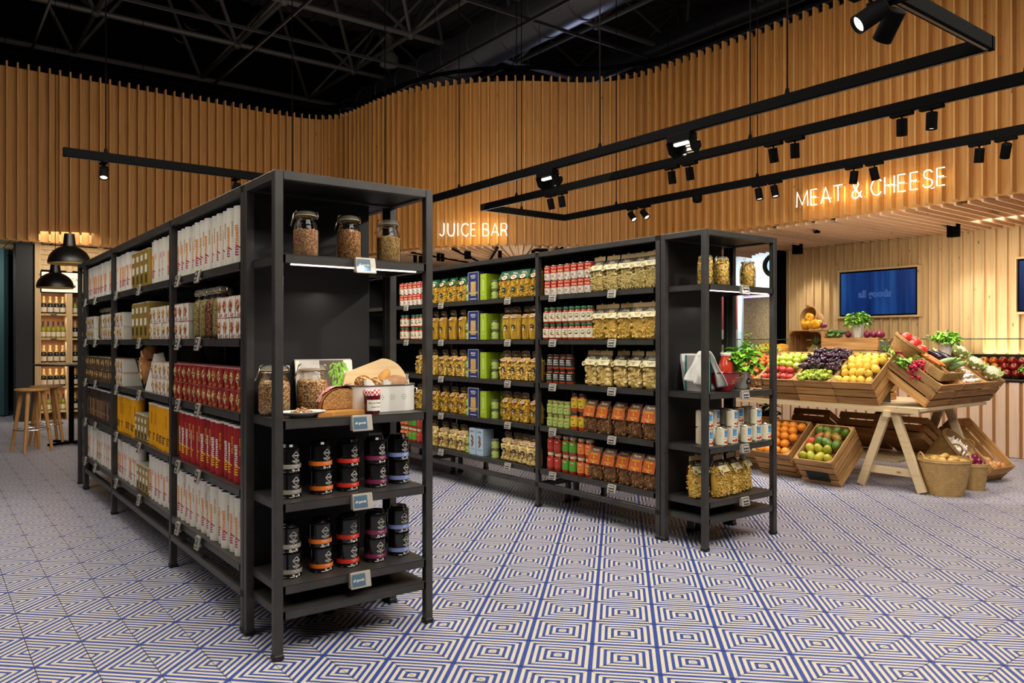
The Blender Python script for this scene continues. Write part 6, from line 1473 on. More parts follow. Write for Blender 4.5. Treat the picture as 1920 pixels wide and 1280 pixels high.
GRD = mat('grape_dark', '#2c1a2c', .22, col2='#4a2034', nscale=9, coat=.4); GRG = mat('grape_green', '#a8b83a', .25, col2='#bccb52', nscale=14)
for k, (x, y) in enumerate(((-.13, .20), (0, .20), (.13, .21), (-.12, .29), (.01, .30), (.13, .30), (-.11, .38), (.02, .39), (.13, .40), (0, .45), (-.1, .46), (.1, .47))):
    grapes(Mg, x, y, .25 + .03 * (1 - abs(x) * 5) + (.012 if k < 3 else 0), GRD, 'dark grape bunch %s from the front in the grape crate, %s side' % (ORD[k], ('left', 'middle', 'right')[0 if x < -.05 else 1 if x < .08 else 2]))
for k, (x, y) in enumerate(((-.12, .06), (-.01, .05), (.11, .06), (-.06, .12), (.06, .12))):
    grapes(Mg, x, y, .25, GRG, 'green grape bunch, %s of five in the front part of the grape crate' % ORD[k], 60)
# greens between mandarins and melons, paper-wrapped herb
def greens(name, label, loc, r, h, n, L_=.04, mts=None):
    t = thing(name, label, 'herb bunch', loc); mb = MB(); s = MB()
    for i in range(n):
        a = U(0, 6.28); q = math.sqrt(U(0, 1)) * r; z = h * U(.1, 1); leaf(mb, tr(q * cos(a), q * sin(a), z) @ rot(U(-40, 40), U(-50, 30), U(0, 360)), L_ * U(.6, 1.1), L_ * .5, random.choice((0, 1)))
        if i % 4 == 0: s.tube([(0, 0, 0), (q * .8 * cos(a), q * .8 * sin(a), z)], .0015, 3, caps=False)
    obj('foliage', mb, mts or [LEAF, LEAFD], t, 60, stuff=True); obj('stem', s, STEM, t, stuff=True)
greens('parsley_bunch', 'leafy herb bunch behind the mandarins, right of the paper wrap', Mm @ Vector((.08, .47, .25)), .12, .09, 90, .035)
greens('mint_bunch', 'leafy herb bunch behind the mandarins beside the black panel', Mm @ Vector((-.12, .46, .25)), .09, .09, 70, .035)
greens('leaf_bunch', 'tall loose green sprig standing left of the paper wrap', Mm @ Vector((-.20, .42, .22)), .06, .26, 60, .035)
mb = MB(); vs = [(.035 * (1 + .15 * (-1) ** i) * cos(2 * pi * i / 12), .03 * sin(2 * pi * i / 12), .0) for i in range(12)] + [(.05 * cos(2 * pi * i / 12), .045 * sin(2 * pi * i / 12), .09) for i in range(12)] + [(.035 * (1 + .4 * (-1) ** i) * cos(2 * pi * i / 12), .03 * sin(2 * pi * i / 12), .16 + .02 * (i % 3)) for i in range(12)]
mb.add(vs, [(a * 12 + i, a * 12 + (i + 1) % 12, (a + 1) * 12 + (i + 1) % 12, (a + 1) * 12 + i) for a in (0, 1) for i in range(12)]); t = tag(obj('herb_wrap', mb, mat('white_paper', '#ebe5da', .7), smooth=30, loc=Mm @ Vector((-.10, .34, .2))), 'crumpled white paper herb pot standing among limes and mandarins', 'paper bag')
mb = MB(); mb.lathe([(0, 0), (.018, 0)], 14, M=tr(-.045, -.012, .07) @ rot(0, -90)); obj('round_sticker', mb, BLKP, t)
# baskets
def weave(name, c1, c2, kx=90., kz=70.):
    m, t_, b, L = nt(name); tc = node(t_, 'ShaderNodeTexCoord'); w1 = node(t_, 'ShaderNodeTexWave', bands_direction='Z', Scale=kz / 2.2, Distortion=2.5); L.new(tc.outputs['Object'], w1.inputs[0]); w1.inputs['Detail Scale'].default_value = 6
    n = node(t_, 'ShaderNodeTexNoise', Scale=24., Detail=3.); L.new(tc.outputs['Object'], n.inputs[0]); mx = node(t_, 'ShaderNodeMath', operation='ADD'); L.new(w1.outputs['Fac'], mx.inputs[0]); L.new(n.outputs[0], mx.inputs[1])
    r = ramp(t_, [(.45, c2), (.95, c1)]); L.new(mx.outputs[0], r.inputs[0]); L.new(r.outputs[0], b.inputs['Base Color']); b.inputs['Roughness'].default_value = .65; return m
WK = weave('wicker_tan', '#c2935a', '#7f5527'); WKG = weave('wicker_straw', '#cfa76a', '#86642f'); WKD = weave('wicker_brown', '#a87f48', '#5e4420')
def basket(name, label, r0, r1, h, mt_, loc, rt_=(0, 0, 0), sy=1., rows=14, handles=2, fill=None, square=0.):
    t = thing(name, label, 'basket', loc, rt_); n = 36
    def rad(a, f):
        q = r0 + (r1 - r0) * f
        if square: c, s = abs(cos(a)), abs(sin(a)); q *= 1 + square * (1 - f) * ((c ** 4 + s ** 4) ** -.25 - 1)
        return q
    def ring(z, f, off): return [((rad(2 * pi * i / n, f) + off(i)) * cos(2 * pi * i / n), sy * (rad(2 * pi * i / n, f) + off(i)) * sin(2 * pi * i / n), z) for i in range(n)]
    mb = MB(); vs = []
    for k in range(rows * 2 + 1):
        f = k / (rows * 2); vs += ring(h * f, f, (lambda i: (.004 if k % 2 else -.002) * (1 if (i // 1 + k // 2) % 2 else .35)))
    m2 = len(vs) // n; fs = [(a * n + i, a * n + (i + 1) % n, (a + 1) * n + (i + 1) % n, (a + 1) * n + i) for a in range(m2 - 1) for i in range(n)]
    mb.add(vs, fs); inn = []
    for f in (1, .5, .06): inn += ring(h * f, f, lambda i: -.012)
    mb.add(inn, [(a * n + (i + 1) % n, a * n + i, (a + 1) * n + i, (a + 1) * n + (i + 1) % n) for a in range(2) for i in range(n)] + [tuple(range(2 * n, 3 * n))]); mb.add(ring(.002, 0, lambda i: 0), [tuple(range(n))[::-1]])
    obj('woven_body', mb, mt_, t, 60)
    mb = MB(); mb.tube(ring(h, 1, lambda i: -.004), .009, 6, closed=True); mb.tube(ring(h - .014, 1, lambda i: .001), .006, 5, closed=True); obj('rim', mb, mt_, t, 60)
    for s in range(handles):
        a = pi * s; mb = MB(); pts = [((r1 - .004) * cos(a + .28 * cos(q)), sy * (r1 - .004) * sin(a + .28 * cos(q)), h - .03 + .085 * sin(q)) for q in [pi * i / 10 for i in range(11)]]; mb.tube(pts, .0075, 6); obj('handle', mb, mt_, t, 60)
    if fill is not None: mb = MB(); mb.prism([(p[0] * .96, p[1] * .96) for p in ring(0, fill, lambda i: -.014)], h * fill - .01, h * fill); obj('fill_liner', mb, mat('liner_paper', '#8d6236', .8), t)
    return tr(*loc) @ Euler(rt_).to_matrix().to_4x4()
# two stacked crates at the back of the table
put_crate('low crate under the pineapple crate at the back of the table', (7.5, 4.74, ZT_), .40, .36, .315, 0, -pi / 2, None, 3, CRATED)
put_crate('low crate under the onion and basil crate at the back', (7.5, 4.23, ZT_), .56, .40, .235, 0, -pi / 2, None, 3, CRATED)
t = crate(.40, .39, .34); t.location = (7.86, 4.74, 1.072); t.rotation_euler = Euler((0, 0, 0)); tag(t, 'upright crate open to the front with a pineapple inside', 'crate')
t.rotation_euler = Matrix(((0, 0, -1), (-1, 0, 0), (0, 1, 0))).to_euler()
put_crate('closed-fronted crate under onions and potted basil at the back', (7.5, 4.235, .992), .60, .40, .382, 0, -pi / 2, .35, 3)
# pineapple
t = thing('pineapple', 'ripe pineapple with grey-green crown leaning inside the upright crate', 'pineapple', (7.62, 4.70, 1.20), (R(0), R(14), R(-60)))
mb = MB(); n, k_ = 14, 11; vs = []; fs = []
for i in range(k_):
    for j in range(n):
        a = 2 * pi * (j + .5 * (i % 2)) / n; f = (i + .5) / k_; q = .062 * sin(pi * (f * .86 + .1)) ** .55; z = -.10 + .2 * f; c = Vector((q * cos(a), q * sin(a), z)); o = Vector((cos(a), sin(a), 0)); s = Vector((-sin(a), cos(a), 0)); b_ = len(mb.v)
        mb.add([c + s * .015, c + Vector((0, 0, .014)), c - s * .015, c - Vector((0, 0, .014)), c + o * .012], [(0, 1, 4), (1, 2, 4), (2, 3, 4), (3, 0, 4)])
mb.lathe([(0, -.1), (.04, -.1), (.06, -.03), (.06, .03), (.04, .09), (0, .1)], 14, 1); obj('rind', mb, [mat('pineapple_rind', '#b5a04a', .6, col2='#8a7a34', nscale=20), mat('pineapple_core', '#5f5424', .8)], t)
mb = MB()
for i in range(26): leaf(mb, tr(0, 0, .095) @ rot(0, -25 - 60 * (i / 26), i * 137.5), .12 - .03 * (i / 26), .02, 0, -.5)
obj('crown', mb, mat('pineapple_crown', '#4d5a34', .5), t, 60)
# tipped basket of yellow peppers on the upright crate
Mp = basket('pepper_basket', 'small tan basket tipped forward with yellow peppers on the upright crate', .075, .105, .16, WK, (7.84, 4.78, 1.475 + .095), (0, R(-72), R(-8)), rows=12, handles=1)
for k, (x, y, z) in enumerate(((7.66, 4.77, 1.60), (7.63, 4.80, 1.525), (7.62, 4.70, 1.525), (7.585, 4.635, 1.52))):
    drop('yellow_pepper', (x, y, z), ('topmost in the tipped basket', 'left one at the basket mouth', 'middle one at the basket mouth', 'right one lying before the basket')[k], (R((80, 10, 60, 20)[k]), R((-70, -40, 60, 70)[k]), R((-60, 10, -20, -80)[k])), 1.22)
for k, (y, x) in enumerate(((4.575, 7.63), (4.555, 7.56))): drop('red_onion', (x, y, 1.508), ('rear' if k == 0 else 'front') + ' one right of the yellow peppers', (0, 0, 0), .8)
# on the second crate: courgettes, onions, basil
def courgette(label, loc, rt_, L_, r, mt_):
    t = thing('courgette', label, 'courgette', loc, rt_); mb = MB(); n = 10; mb.tube([(L_ * (i / 9 - .5), .01 * sin(i / 9 * pi), 0) for i in range(10)], [r * k for k in (.5, .8, .92, .98, 1, 1, .98, .92, .75, .35)], 10); obj('flesh', mb, mt_, t, 60)
    mb = MB(); mb.tube([(-L_ * .5, 0, 0), (-L_ * .5 - .02, 0, .004)], r * .45, 6); obj('stem', mb, STEM, t, 60)
CG = mat('courgette_green', '#33501c', .35, col2='#5a7a34', nscale=30); CGL = mat('courgette_pale', '#5f8040', .35, col2='#93a868', nscale=14)
zc = 1.376
for k, (x, y, z, a) in enumerate(((7.6, 4.41, .058, 85), (7.6, 4.49, .026, 20), (7.57, 4.43, .026, 10), (7.57, 4.37, .026, 15), (7.64, 4.50, .07, 15))): courgette('%s green courgette of the pile on the back crate' % ORD[k], (x, y, zc + z), (0, 0, R(a)), (.2, .14, .14, .14, .13)[k], .025, CG)
for k, (x, y) in enumerate(((7.56, 4.27), (7.56, 4.075), (7.6, 4.02), (7.55, 4.0), (7.62, 3.96), (7.55, 3.945))): drop('red_onion', (x, y, zc + .033), ('lone one left of the potted basil', 'first right of the potted basil', 'second right of the potted basil', 'third right of the potted basil', 'fourth right of the potted basil', 'last at the crate corner')[k], (0, 0, 0))
def paper_pot(h=.11, r=.055):
    def f(t):
        mb = MB(); n = 18; vs = []
        for (z, q, j) in ((-h, r * .72, 0), (-h * .5, r * .85, .002), (-.01, r, .004), (.02, r * 1.1, .012)): vs += [((q + j * (-1) ** i) * cos(2 * pi * i / n), (q + j * (-1) ** i) * sin(2 * pi * i / n), z + (j * .8 * (i % 3))) for i in range(n)]
        mb.add(vs, [(a * n + i, a * n + (i + 1) % n, (a + 1) * n + (i + 1) % n, (a + 1) * n + i) for a in range(3) for i in range(n)] + [tuple(range(n))[::-1]]); obj('paper_wrap', mb, mat('white_paper', '#ebe5da', .7), t, 30)
    return f
basil('basil_pot', 'potted basil in white paper standing on the back crate before the screen', (7.58, 4.18, zc + .115), .11, .16, 130, paper_pot(), .055)
# melon basket
t_ = basket('melon_basket', 'long wicker basket holding two yellow melons behind the mandarins', .17, .2, .18, WK, (7.72, 5.26, 1.02), (0, 0, R(90)), .7, 9, 2, .6)
MEL = mat('melon_yellow', '#e09a1c', .4, col2='#e8ac34', nscale=9)
for k, (y, x) in enumerate(((5.34, 7.7), (5.14, 7.72))):
    mb = MB(); mb.ball((0, 0, 0), .095, 20, 14, sq=(1, 1.25, .95)); o = tag(obj('melon', mb, MEL, smooth=180, loc=(x, y, 1.225), rt=(R(10), 0, R(15 * k))), '%s yellow melon in the wicker basket behind the mandarins' % ('left', 'right')[k], 'melon')
put_crate('crate under the melon basket behind the mandarins', (7.5, 5.27, ZT_), .42, .42, .262, 0, -pi / 2, None, 3, CRATED)
greens('herb_bunch', 'bright herb bunch behind the lemons beside the wicker tomato basket', (7.25, 3.71, 1.13), .11, .09, 90, .04); greens('sprig_bunch', 'small green sprig behind the lemons left of the tomato basket', (7.42, 3.80, 1.2), .05, .16, 30, .03)
greens('lamb_lettuce', 'flat green leaves lying along the rear rim of the lemon crate', (7.19, 3.88, 1.18), .10, .05, 45, .04)
mb = MB(); mb.box(7.46, 3.84, 1.05, .02, .10, .6, b=.002); tag(obj('slate_sign', mb, mat('grey_sign', '#5b554d', .6)), 'small grey upright board right of the back crate', 'board')
# ---------------------------------------------------------------- crates on the near end of the table
E1 = put_crate('slatted end crate with its long side to the viewer, tomatoes and radishes in it', (7.325, 3.30, ZT_), .44, .50, .25, 36, 0, .15)
E2 = put_crate('middle slatted crate of the table end holding white mushrooms', (7.785, 3.30, ZT_), .44, .50, .25, 36, 0, .15)
E3 = put_crate('last slatted crate of the table end holding cauliflowers', (8.235, 3.30, ZT_), .44, .50, .25, 36, 0, .15)
Mt = basket('tomato_basket', 'tan wicker basket tilted on the end crate full of tomatoes', .13, .20, .20, WK, (7.34, 3.66, 1.17), (R(38), R(6), R(12)), .8, 12, 1, .75)
for k, (x, y, z) in enumerate(((-.1, .05, .2), (-.015, .07, .215), (.08, .06, .2), (-.12, -.04, .19), (-.03, -.02, .23), (.06, -.01, .22), (.135, .01, .19), (-.06, -.105, .19), (.035, -.1, .2), (.12, -.08, .19))):
    drop('tomato', Mt @ Vector((x, y, z)), '%s of the wicker tomato basket, counted from its back left' % ORD[k], None, 1.22)
def radishes(label, p, n, spread):
    t = thing('radish_bunch', label, 'radishes', p); mb = MB(); g = MB()
    for i in range(n): mb.ball((U(-1, 1) * spread, U(-.6, .6) * spread, U(-1.2, .8) * spread), .0165 * U(.85, 1.1), 9, 6)
    for i in range(n // 3 + 3): leaf(g, tr(U(-1, 1) * spread - .03, U(.4, 1.3) * spread, .05 + U(-.04, .05)) @ rot(U(-40, 40), U(-40, 40), U(90, 270)), .06, .03, random.choice((0, 1)))
    obj('radish_roots', mb, mat('radish_red', '#b4143c', .25, coat=.3), t, 180, stuff=True); obj('foliage', g, [LEAF, LEAFD], t, 60, stuff=True)
radishes('big radish bunch hanging over the end crate side, lower right one', (7.13, 3.38, 1.10), 48, .075)
radishes('radish bunch with leaves on the end crate rim, upper left one', (7.14, 3.55, 1.21), 14, .045)
radishes('few radishes beside the wicker tray at the crate front', (7.62, 3.20, .955), 6, .03)
greens('radish_leaves', 'radish leaves hanging over the long side of the end crate', (7.10, 3.49, 1.12), .06, .08, 36, .05)
greens('celery_leaves', 'green leaves between the tomatoes and the aubergines', (7.32, 3.45, 1.15), .09, .08, 60, .04)
# wicker tray
t = thing('wicker_tray', 'rectangular wicker tray tilted forward with aubergines, carrots and courgettes', 'basket', (7.44, 3.235, .985), (R(TI), 0, R(-4)))
w, d, h = .36, .32, .09
def panel_(nm, x0, y0, x1, y1):
    mb = MB(); rows = 9; n = 18
    for k in range(rows):
        z = h * (k + .5) / rows
        mb.tube([(x0 + (x1 - x0) * i / n + (.003 * (-1) ** (i + k)) * (y1 - y0 != 0), y0 + (y1 - y0) * i / n + (.003 * (-1) ** (i + k)) * (x1 - x0 != 0), z) for i in range(n + 1)], h / rows * .55, 5)
    obj(nm, mb, WKG, t, 60)
panel_('woven_side', -w / 2, 0, w / 2, 0); panel_('woven_side', -w / 2, d, w / 2, d); panel_('woven_side', -w / 2, 0, -w / 2, d); panel_('woven_side', w / 2, 0, w / 2, d)
mb = MB(); mb.box(0, d / 2, .004, w, d, .008); obj('woven_base', mb, WKG, t)
Mw = tr(7.44, 3.235, .985) @ Euler((R(TI), 0, R(-4))).to_matrix().to_4x4(); qw = Euler((R(TI), 0, R(-4)))
AUB = mat('aubergine', '#1e0f1e', .12, coat=.5)
def aubergine(label, p, a, L_=.2):
    t = thing('aubergine', label, 'aubergine', Mw @ Vector(p), (R(TI), 0, R(a))); mb = MB(); mb.tube([(0, L_ * (i / 9 - .5), 0) for i in range(10)], [.036 * k for k in (.3, .8, 1, 1.02, .95, .82, .7, .6, .55, .4)], 12); obj('flesh', mb, AUB, t, 60)
    mb = MB(); mb.tube([(0, L_ * .44, 0), (0, L_ * .52, .004), (0, L_ * .62, .012)], [.022, .014, .007], 7); obj('calyx', mb, mat('calyx_pale', '#b8a878', .6), t, 60)
aubergine('left shiny dark aubergine in the wicker tray', (.04, .26, .11), 18); aubergine('right shiny dark aubergine in the wicker tray', (.13, .2, .12), 25, .22)
for k, (x, y, a) in enumerate(((-.11, .2, 14), (-.055, .18, 20), (-.09, .24, 4))):
    t = thing('carrot', '%s orange carrot from left in the wicker tray' % ORD[k], 'carrot', Mw @ Vector((x, y, .10)), (R(TI), 0, R(a))); mb = MB(); mb.tube([(0, .18 * (i / 7 - .5), 0) for i in range(8)], [.021 * q for q in (.35, .6, .75, .85, .93, 1, 1, .6)], 10); obj('root', mb, mat('carrot_orange', '#d9682c', .5, col2='#e07a3c', nscale=30), t, 60); mb = MB(); mb.tube([(0, .09, 0), (0, .11, .004)], .006, 5); obj('stub', mb, STEM, t)
for k, (x, y, a, l) in enumerate(((-.0, .13, 100, .17), (.05, .12, 105, .18), (.12, .07, 150, .16))): courgette('%s striped courgette from left in the wicker tray' % ORD[k], Mw @ Vector((x, y, .115)), (R(TI) * .6, R(20), R(a)), l, .027, CGL)
heap(E2, 'mushroom', 6, 6, .38, .34, .22, .03, .025, 'mushroom crate at the table end')
drop('red_onion', E2 @ Vector((-.13, .26, .26)), 'lying at the back of the mushroom crate')
# cauliflowers and basil
def cauliflower():
    t = proto('cauliflower', 'cauliflower'); mb = MB()
    for i in range(60):
        a = i * 2.4; f = (i + .5) / 60; q = .075 * math.sqrt(f); mb.ball((q * cos(a), q * sin(a), .045 - .06 * f * f), .017 * U(.85, 1.15), 7, 5)
    obj('curd', mb, mat('curd_cream', '#ece2c2', .6), t, 180); g = MB()
    for i in range(11): leaf(g, tr(.03 * cos(i * .571), .03 * sin(i * .571), -.06) @ rot(0, -38 + U(-14, 8), i * 32.7), .125, .085, i % 2, -.35)
    obj('outer_leaf', g, [mat('cabbage_leaf', '#9dba4c', .5, col2='#c2cf7c', nscale=14), mat('cabbage_leaf_pale', '#b9cc74', .5)], t, 60); return t
CF = Kind(cauliflower)
for k, (p, a) in enumerate((((.06, .10, .27), -20), ((-.04, .24, .28), 10), ((-.04, .42, .29), 30))): CF.put(E3 @ Vector(p), (R(35), R(-10), R(a)), ('front', 'middle', 'rear')[k] + ' cauliflower with green leaves in the last end crate')
basil('basil_pot', 'potted basil in white paper among aubergines and cauliflowers', E2 @ Vector((.05, .44, .36)), .12, .14, 150, paper_pot(.12, .06), .055)
# ---------------------------------------------------------------- crates and baskets on the floor
Mo = put_crate('floor crate of oranges tilted to the aisle', (6.86, 4.60, .0), .42, .5, .30, 37, -pi / 2, .2, 4)
Mn = put_crate('floor crate of mangoes with a black chalkboard front', (6.74, 4.065, .0), .385, .5, .30, 37, -pi / 2, .2, 4)
put_crate('floor crate half hidden behind the orange crate', (7.0, 5.05, .0), .40, .5, .30, 37, -pi / 2, .2, 4)
heap(Mo, 'orange', 4, 5, .37, .45, .26, .05, .045, 'orange crate on the floor')
heap(Mn, lambda x, f: 'papaya' if f < .42 else ('ripe_mango' if (abs(x + .12) < .05 and f < .75) or (.0 < x < .1 and .6 < f < .75) else 'mango'), 4, 5, .34, .45, .26, .045, .045, 'mango crate on the floor')
t = tag(obj('chalkboard', MB().box(0, -.008, .11, .22, .008, .11, b=.001), CHALK, loc=(6.74, 4.065, 0), rt=(R(37), 0, -pi / 2)), 'blank black chalkboard on the front of the mango crate', 'chalkboard')
for k, (y, x, lb) in enumerate(((4.75, 7.92, 'dark crate under the table seen from behind, left of three'), (4.20, 7.90, 'dark crate under the table seen from behind, middle of three'), (3.72, 7.88, 'dark crate under the table seen through the trestle legs'))):
    put_crate(lb, (x, y, .232 if k < 3 else 0), .42, .4, .22, 28, pi / 2, .12, 3, CRATED)
greens('pineapple_plant', 'dark spiky pineapple leaves behind the tomato cans', (7.5, 5.15, .45), .08, .22, 40, .14, [mat('pineapple_crown', '#4d5a34', .5), LEAFD])
mb = MB(); mb.ball((0, 0, 0), .11, 16, 10, sq=(1, 1.2, .7)); tag(obj('purple_cabbage', mb, mat('cabbage_purple', '#3a1a2c', .4), smooth=180, loc=(8.0, 4.1, .56)), 'dark purple cabbage on the middle dark crate under the table', 'cabbage')
Mb = basket('potato_basket', 'large woven basket of potatoes at the foot of the table', .14, .212, .31, WKG, (7.175, 3.165, .0), (0, 0, R(-37)), 1, 20, 2, .86, .5)
k = 0
for j, (n, q, z) in enumerate(((13, .155, .285), (7, .085, .305), (2, .03, .33))):
    for i in range(n):
        a = 2 * pi * i / n + j * .4; drop('potato', Mb @ Vector((q * cos(a), q * sin(a), z)), '%s of the %s ring in the large potato basket' % (ORD[i], ('outer', 'inner', 'top')[j]), (R(90), U(-.4, .4), U(0, 6.28))); k += 1
Mr = basket('onion_basket', 'small woven basket of red onions right of the potato basket', .075, .108, .235, WKG, (7.60, 3.09, .0), (0, 0, R(-37)), 1, 16, 0, .88, .4)
for j, (n, q, z) in enumerate(((7, .068, .225), (4, .035, .262), (1, 0, .29))):
    for i in range(n): a = 2 * pi * i / n + j * .5; drop('red_onion', Mr @ Vector((q * cos(a), q * sin(a), z)), '%s of the %s layer in the red onion basket' % (ORD[i], ('lower', 'middle', 'top')[j]), None, .95)
ax = Vector((.12, -.69, .6)).normalized(); gq = ax.to_track_quat('Z', 'Y').to_euler()
Mq = basket('garlic_basket', 'tipped brown basket spilling garlic behind the potato basket',   .15, .225, .30, WKD, (7.68, 3.47, .16), tuple(gq), .95, 16, 2, .8)
for j, (n, q, z) in enumerate(((11, .15, .255), (7, .09, .275), (3, .035, .295))):
    for i in range(n): a = 2 * pi * i / n + j * .6; drop('garlic', Mq @ Vector((q * cos(a), .8 * q * sin(a), z)), '%s of the %s ring in the tipped garlic basket' % (ORD[i], ('outer', 'inner', 'top')[j]), (U(-.6, .6), U(-.6, .6), 0), 1.1)
My = put_crate('long tilted wooden box with brown onions beside the garlic basket', (8.22, 3.20, 0), .36, .62, .2, 44, R(-8), .04, 2)
for k, (x, y, z) in enumerate(((-.12, .05, .08), (-.05, .05, .08), (.03, .06, .08), (.1, .05, .09), (-.1, .12, .08), (-.02, .12, .09), (.06, .12, .08), (.13, .12, .08), (-.07, .18, .075), (.02, .19, .08), (.1, .18, .07), (-.02, .06, .125), (.07, .08, .125), (.12, .06, .13))): drop('brown_onion', My @ Vector((x, y, z)), '%s from the front of the tilted onion box' % ORD[k])
# peppers inside the counter case
k = 0
for j, (zz, n) in enumerate(((.955, 9), (1.03, 9), (1.10, 8))):
    for i in range(n):
        y = 4.32 - i * .105 - .05 * (j % 2); kd = 'orange_pepper' if y > 3.92 - .0 else 'red_pepper'
        drop(kd, (10.20 + .09 * j, y, zz + .0), '%s from left in the %s row of the counter case' % (ORD[i], ('front', 'middle', 'rear')[j]), (U(-.5, .5), R(-55) + U(-.3, .3), U(-.6, .6)), 1.05)
mb = MB()
for j in (1, 2): mb.box(10.20 + .09 * j, 3.9, .903 + .034 * j, .085, 1.0, .068 * j)
tag(obj('pepper_riser', mb, mat('case_black', '#15110f', .4)), 'black stepped riser under the peppers in the counter case', 'riser')
for k, y in enumerate((3.80, 3.73, 3.66)):
    mb = MB(); mb.lathe([(0, 0), (.03, 0), (.033, .055), (.031, .055), (.028, .004), (0, .004)], 18); tag(obj('glass_tumbler', mb, GLASS, smooth=40, loc=(10.10, y, .902)), '%s small clear tumbler from left in the counter case' % ORD[k], 'glass')
basil('basil_pot', 'potted basil cut by the right picture edge on the counter', (10.1, 3.53, .98), .08, .1, 60, paper_pot(.07, .05), .05)
# ---------------------------------------------------------------- bottle rack, high table, stools and pendants on the left
PLNK = wood('rack_pine', '#e3be88', '#cda36a', 2, 7, .6, True, .08)
t = thing('bottle_rack', 'tall pale pine rack with sparkling wine shelves and a lit header', 'rack', (1.53, 15.35, 0))
for x in (.045, .515, 1.0, 1.5):
    mb = MB(); mb.box(x, .2, 1.5, .09, .40, 3.0, b=.003); obj('upright', mb, PLNK, t)
for i in range(5):
    mb = MB(); mb.box(.75, .02, 2.60 + i * .085, 1.5, .03, .08, b=.002); o = obj('header_plank', mb, PLNK, t)
mb = MB(); mb.box(.75, .36, 1.5, 1.5, .03, 3.0); obj('back_board', mb, mat('rack_back', '#a9713a', .6), t)
RZ = (1.815, 1.397, .975, .572, .15)
for z in RZ:
    mb = MB(); mb.box(.75, .19, z - .015, 1.5, .33, .03, b=.002); s = obj('shelf', mb, PLNK, t)
    for x in (.28, .76):
        mb = MB(); mb.box(x, .012, z - .016, .09, .012, .026); obj('price_label', mb, mat('tag_screen_dark', '#3d3b3a', .3), s)
mb = MB(); mb.box(.78, .012, 2.355, 1.4, .03, .37); b_ = obj('header_box', mb, BLACK, t)
mb = MB(); mb.box(.78, -.004, 2.355, 1.36, .01, .335); obj('light_panel', mb, glow('header_glow', '#ffe2b4', 1.0), b_)
mb = MB(); mb.text('VITAL ROOM', .085, flat((.72, -.010, 2.40), (1, 0, 0), (0, 0, 1)), 0, .002); mb.text('IM A DOM', .085, flat((.72, -.010, 2.29), (1, 0, 0), (0, 0, 1)), 0, .002); obj('lettering', mb, mat('header_print', '#8a6a44', .6), b_)
for z in RZ: area('rack_light', (1.53 + .28, 15.40, z + .37), (1.81, 15.45, z), .3, 1.1, size_y=.05)
def bottle(glass, foil, label_, r=.043, h=.30):
    t = proto('wine_bottle', 'bottle'); mb = MB(); mb.lathe([(0, 0), (r * .9, 0), (r, .006), (r, h * .5), (r * .85, h * .6), (r * .42, h * .74), (r * .36, h * .8)], 16); obj('glass_body', mb, glass, t, 60)
    mb = MB(); mb.lathe([(r * .80, h * .62), (r * .6, h * .68), (r * .45, h * .74), (r * .38, h * .8), (r * .36, h * .9), (r * .42, h * .92), (r * .42, h * .99), (0, h)], 14); obj('foil', mb, foil, t, 60)
    mb = MB(); mb.lathe([(r + .0006, h * .1), (r + .0006, h * .37)], 14, arc=(R(-165), R(-15))); obj('label_paper', mb, label_, t, 60); return t
B1 = Kind(bottle, mat('bottle_dark', '#141a0e', .12, coat=.4), mat('foil_gold', '#dcb06c', .4, .25), mat('label_ivory', '#d9cbb4', .6)); B2 = Kind(bottle, mat('bottle_olive', '#7c7c1e', .15, coat=.4), mat('foil_black', '#1a1a18', .3), mat('label_ivory', '#d9cbb4', .6), .036, .29)
for k, z in enumerate(RZ):
    for c, (x0, x1) in enumerate(((1.535 + .09, 1.535 + .47), (1.535 + .56, 1.535 + .955))):
        if c == 1: x1 = x0 + .2
        n = (4 if k in (0, 2, 3) else 5) if c == 0 else 2; K = (B1 if k in (0, 2, 3) else B2) if c == 0 else (B2 if k == 0 else B1)
        for i in range(n):
            x = x0 + (x1 - x0) * (i + .5) / n; K.put((x, 15.47, z + .001), U(-.1, .1), '%s %s from left, %s shelf, %s column of the pine rack' % (ORD[i], 'gold-foiled bottle' if K is B1 else 'green wine bottle', SN[k], ('left', 'right')[c]))
area('curtain_fill', (.6, 15.7, 2.9), (.7, 16.6, 1.3), .6, 24)  # unseen light added to brighten the curtain folds
def stool(label, loc, rz):
    t = thing('bar_stool', label, 'stool', loc, rz); mb = MB(); mb.lathe([(0, .735), (.16, .735), (.185, .742), (.19, .752), (.185, .764), (.16, .768), (0, .762)], 32); obj('seat', mb, OAK, t, 40)
    for k in range(4):
        a = pi / 4 + k * pi / 2; p = Vector((.115 * cos(a), .115 * sin(a), .737)); q = Vector((.225 * cos(a), .225 * sin(a), 0)); mb = MB(); mb.tube([q, q.lerp(p, .85), p], [.016, .027, .024], 10); obj('leg', mb, OAK, t, 60)
    mb = MB(); mb.tube([(.192 * cos(2 * pi * i / 28), .192 * sin(2 * pi * i / 28), .27) for i in range(28)], .008, 6, closed=True); obj('foot_ring', mb, CHROME, t, 60)
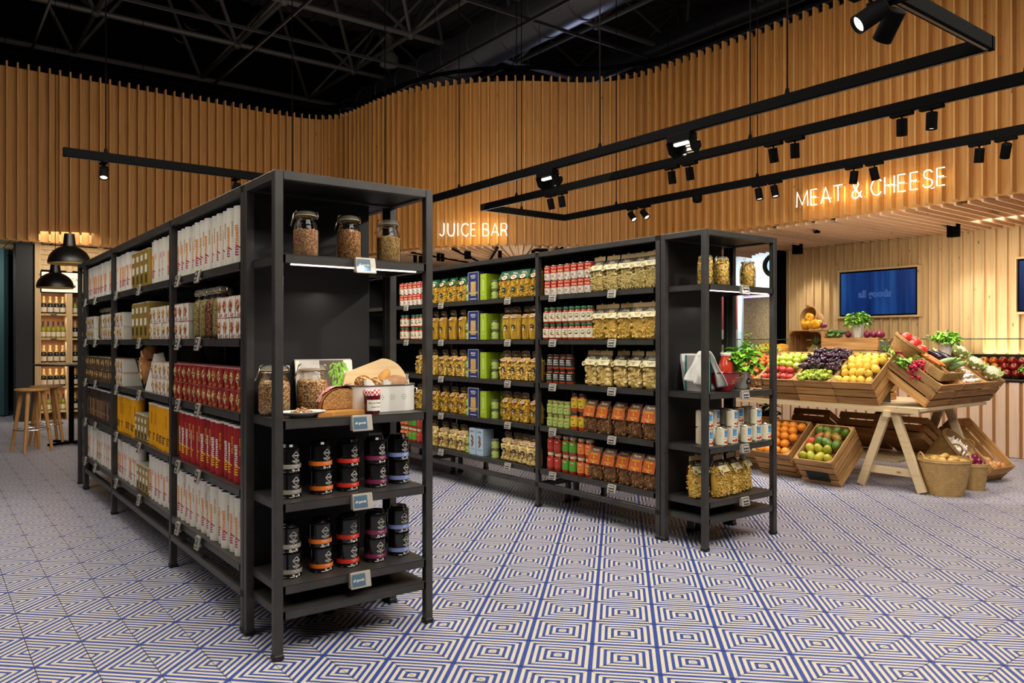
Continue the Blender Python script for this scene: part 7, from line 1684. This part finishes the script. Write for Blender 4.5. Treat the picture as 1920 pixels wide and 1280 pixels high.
stool('oak bar stool with chrome ring standing foremost on the left', (1.08, 11.13, 0), R(20)); stool('oak bar stool behind the foremost stool', (1.30, 11.75, 0), R(5)); stool('oak bar stool half hidden by the left shelving', (2.06, 11.25, 0), R(40))
t = thing('high_table', 'round dark bar table on a black post behind the stools', 'table', (1.56, 11.55, 0))
mb = MB(); mb.lathe([(0, 1.03), (.43, 1.03), (.44, 1.035), (.44, 1.048), (.43, 1.052), (0, 1.052)], 40); obj('tabletop', mb, mat('table_dark', '#2b211a', .4), t, 40)
mb = MB(); mb.lathe([(.032, .03), (.032, 1.03)], 16); obj('pole', mb, BLACK, t, 60)
for k in range(4):
    a = R(30) + k * pi / 2; mb = MB(); mb.box(.16, 0, .03, .32, .05, .03, b=.004, M=rot(0, 0, math.degrees(a))); obj('foot', mb, BLACK, t)
def pendant(label, loc):
    t = thing('pendant_lamp', label, 'pendant lamp', loc); mb = MB(); pr = [(.05, .37), (.056, .37), (.07, .228), (.078, .225)] + [(.235 * cos(R(a)) , .012 + .215 * sin(R(a))) for a in range(70, -1, -7)] + [(.235, 0), (.228, 0), (.225, .02), (.2, .09), (.12, .155), (0, .17)]
    mb.lathe([(0, .37)] + pr[:-6], 36); obj('lamp_shade', mb, mat('pendant_black', '#100f0e', .35), t, 40); mb = MB(); mb.lathe([(.234, 0), (.226, .002), (.218, .07), (.17, .15), (.08, .205), (0, .215)], 36); obj('shade_lining', mb, mat('lining_gold', '#b99a52', .5), t, 60)
    mb = MB(); mb.ball((0, 0, .10), .04, 12, 8); obj('bulb', mb, LAMP, t, 180); mb = MB(); mb.tube([(0, 0, .37), (0, 0, 4.5)], .004, 5); obj('cord', mb, BLACK, t)
    spot('pendant_bulb', (loc[0], loc[1], loc[2] + .02), (loc[0], loc[1], 0), 14, 120, .5)
pendant('higher black dome pendant lamp over the stools', (1.44, 10.82, 2.28)); pendant('lower black dome pendant lamp over the stools', (1.51, 12.66, 2.09))
mb = MB(); mb.lathe([(0, 0), (.08, 0), (.08, -.16), (.07, -.16), (0, -.14)], 20); tag(obj('ceiling_cylinder', mb, BLACK, smooth=40, loc=(2.42, 15.5, 3.0)), 'black cylinder spotlight under the soffit above the pine rack', 'spotlight')
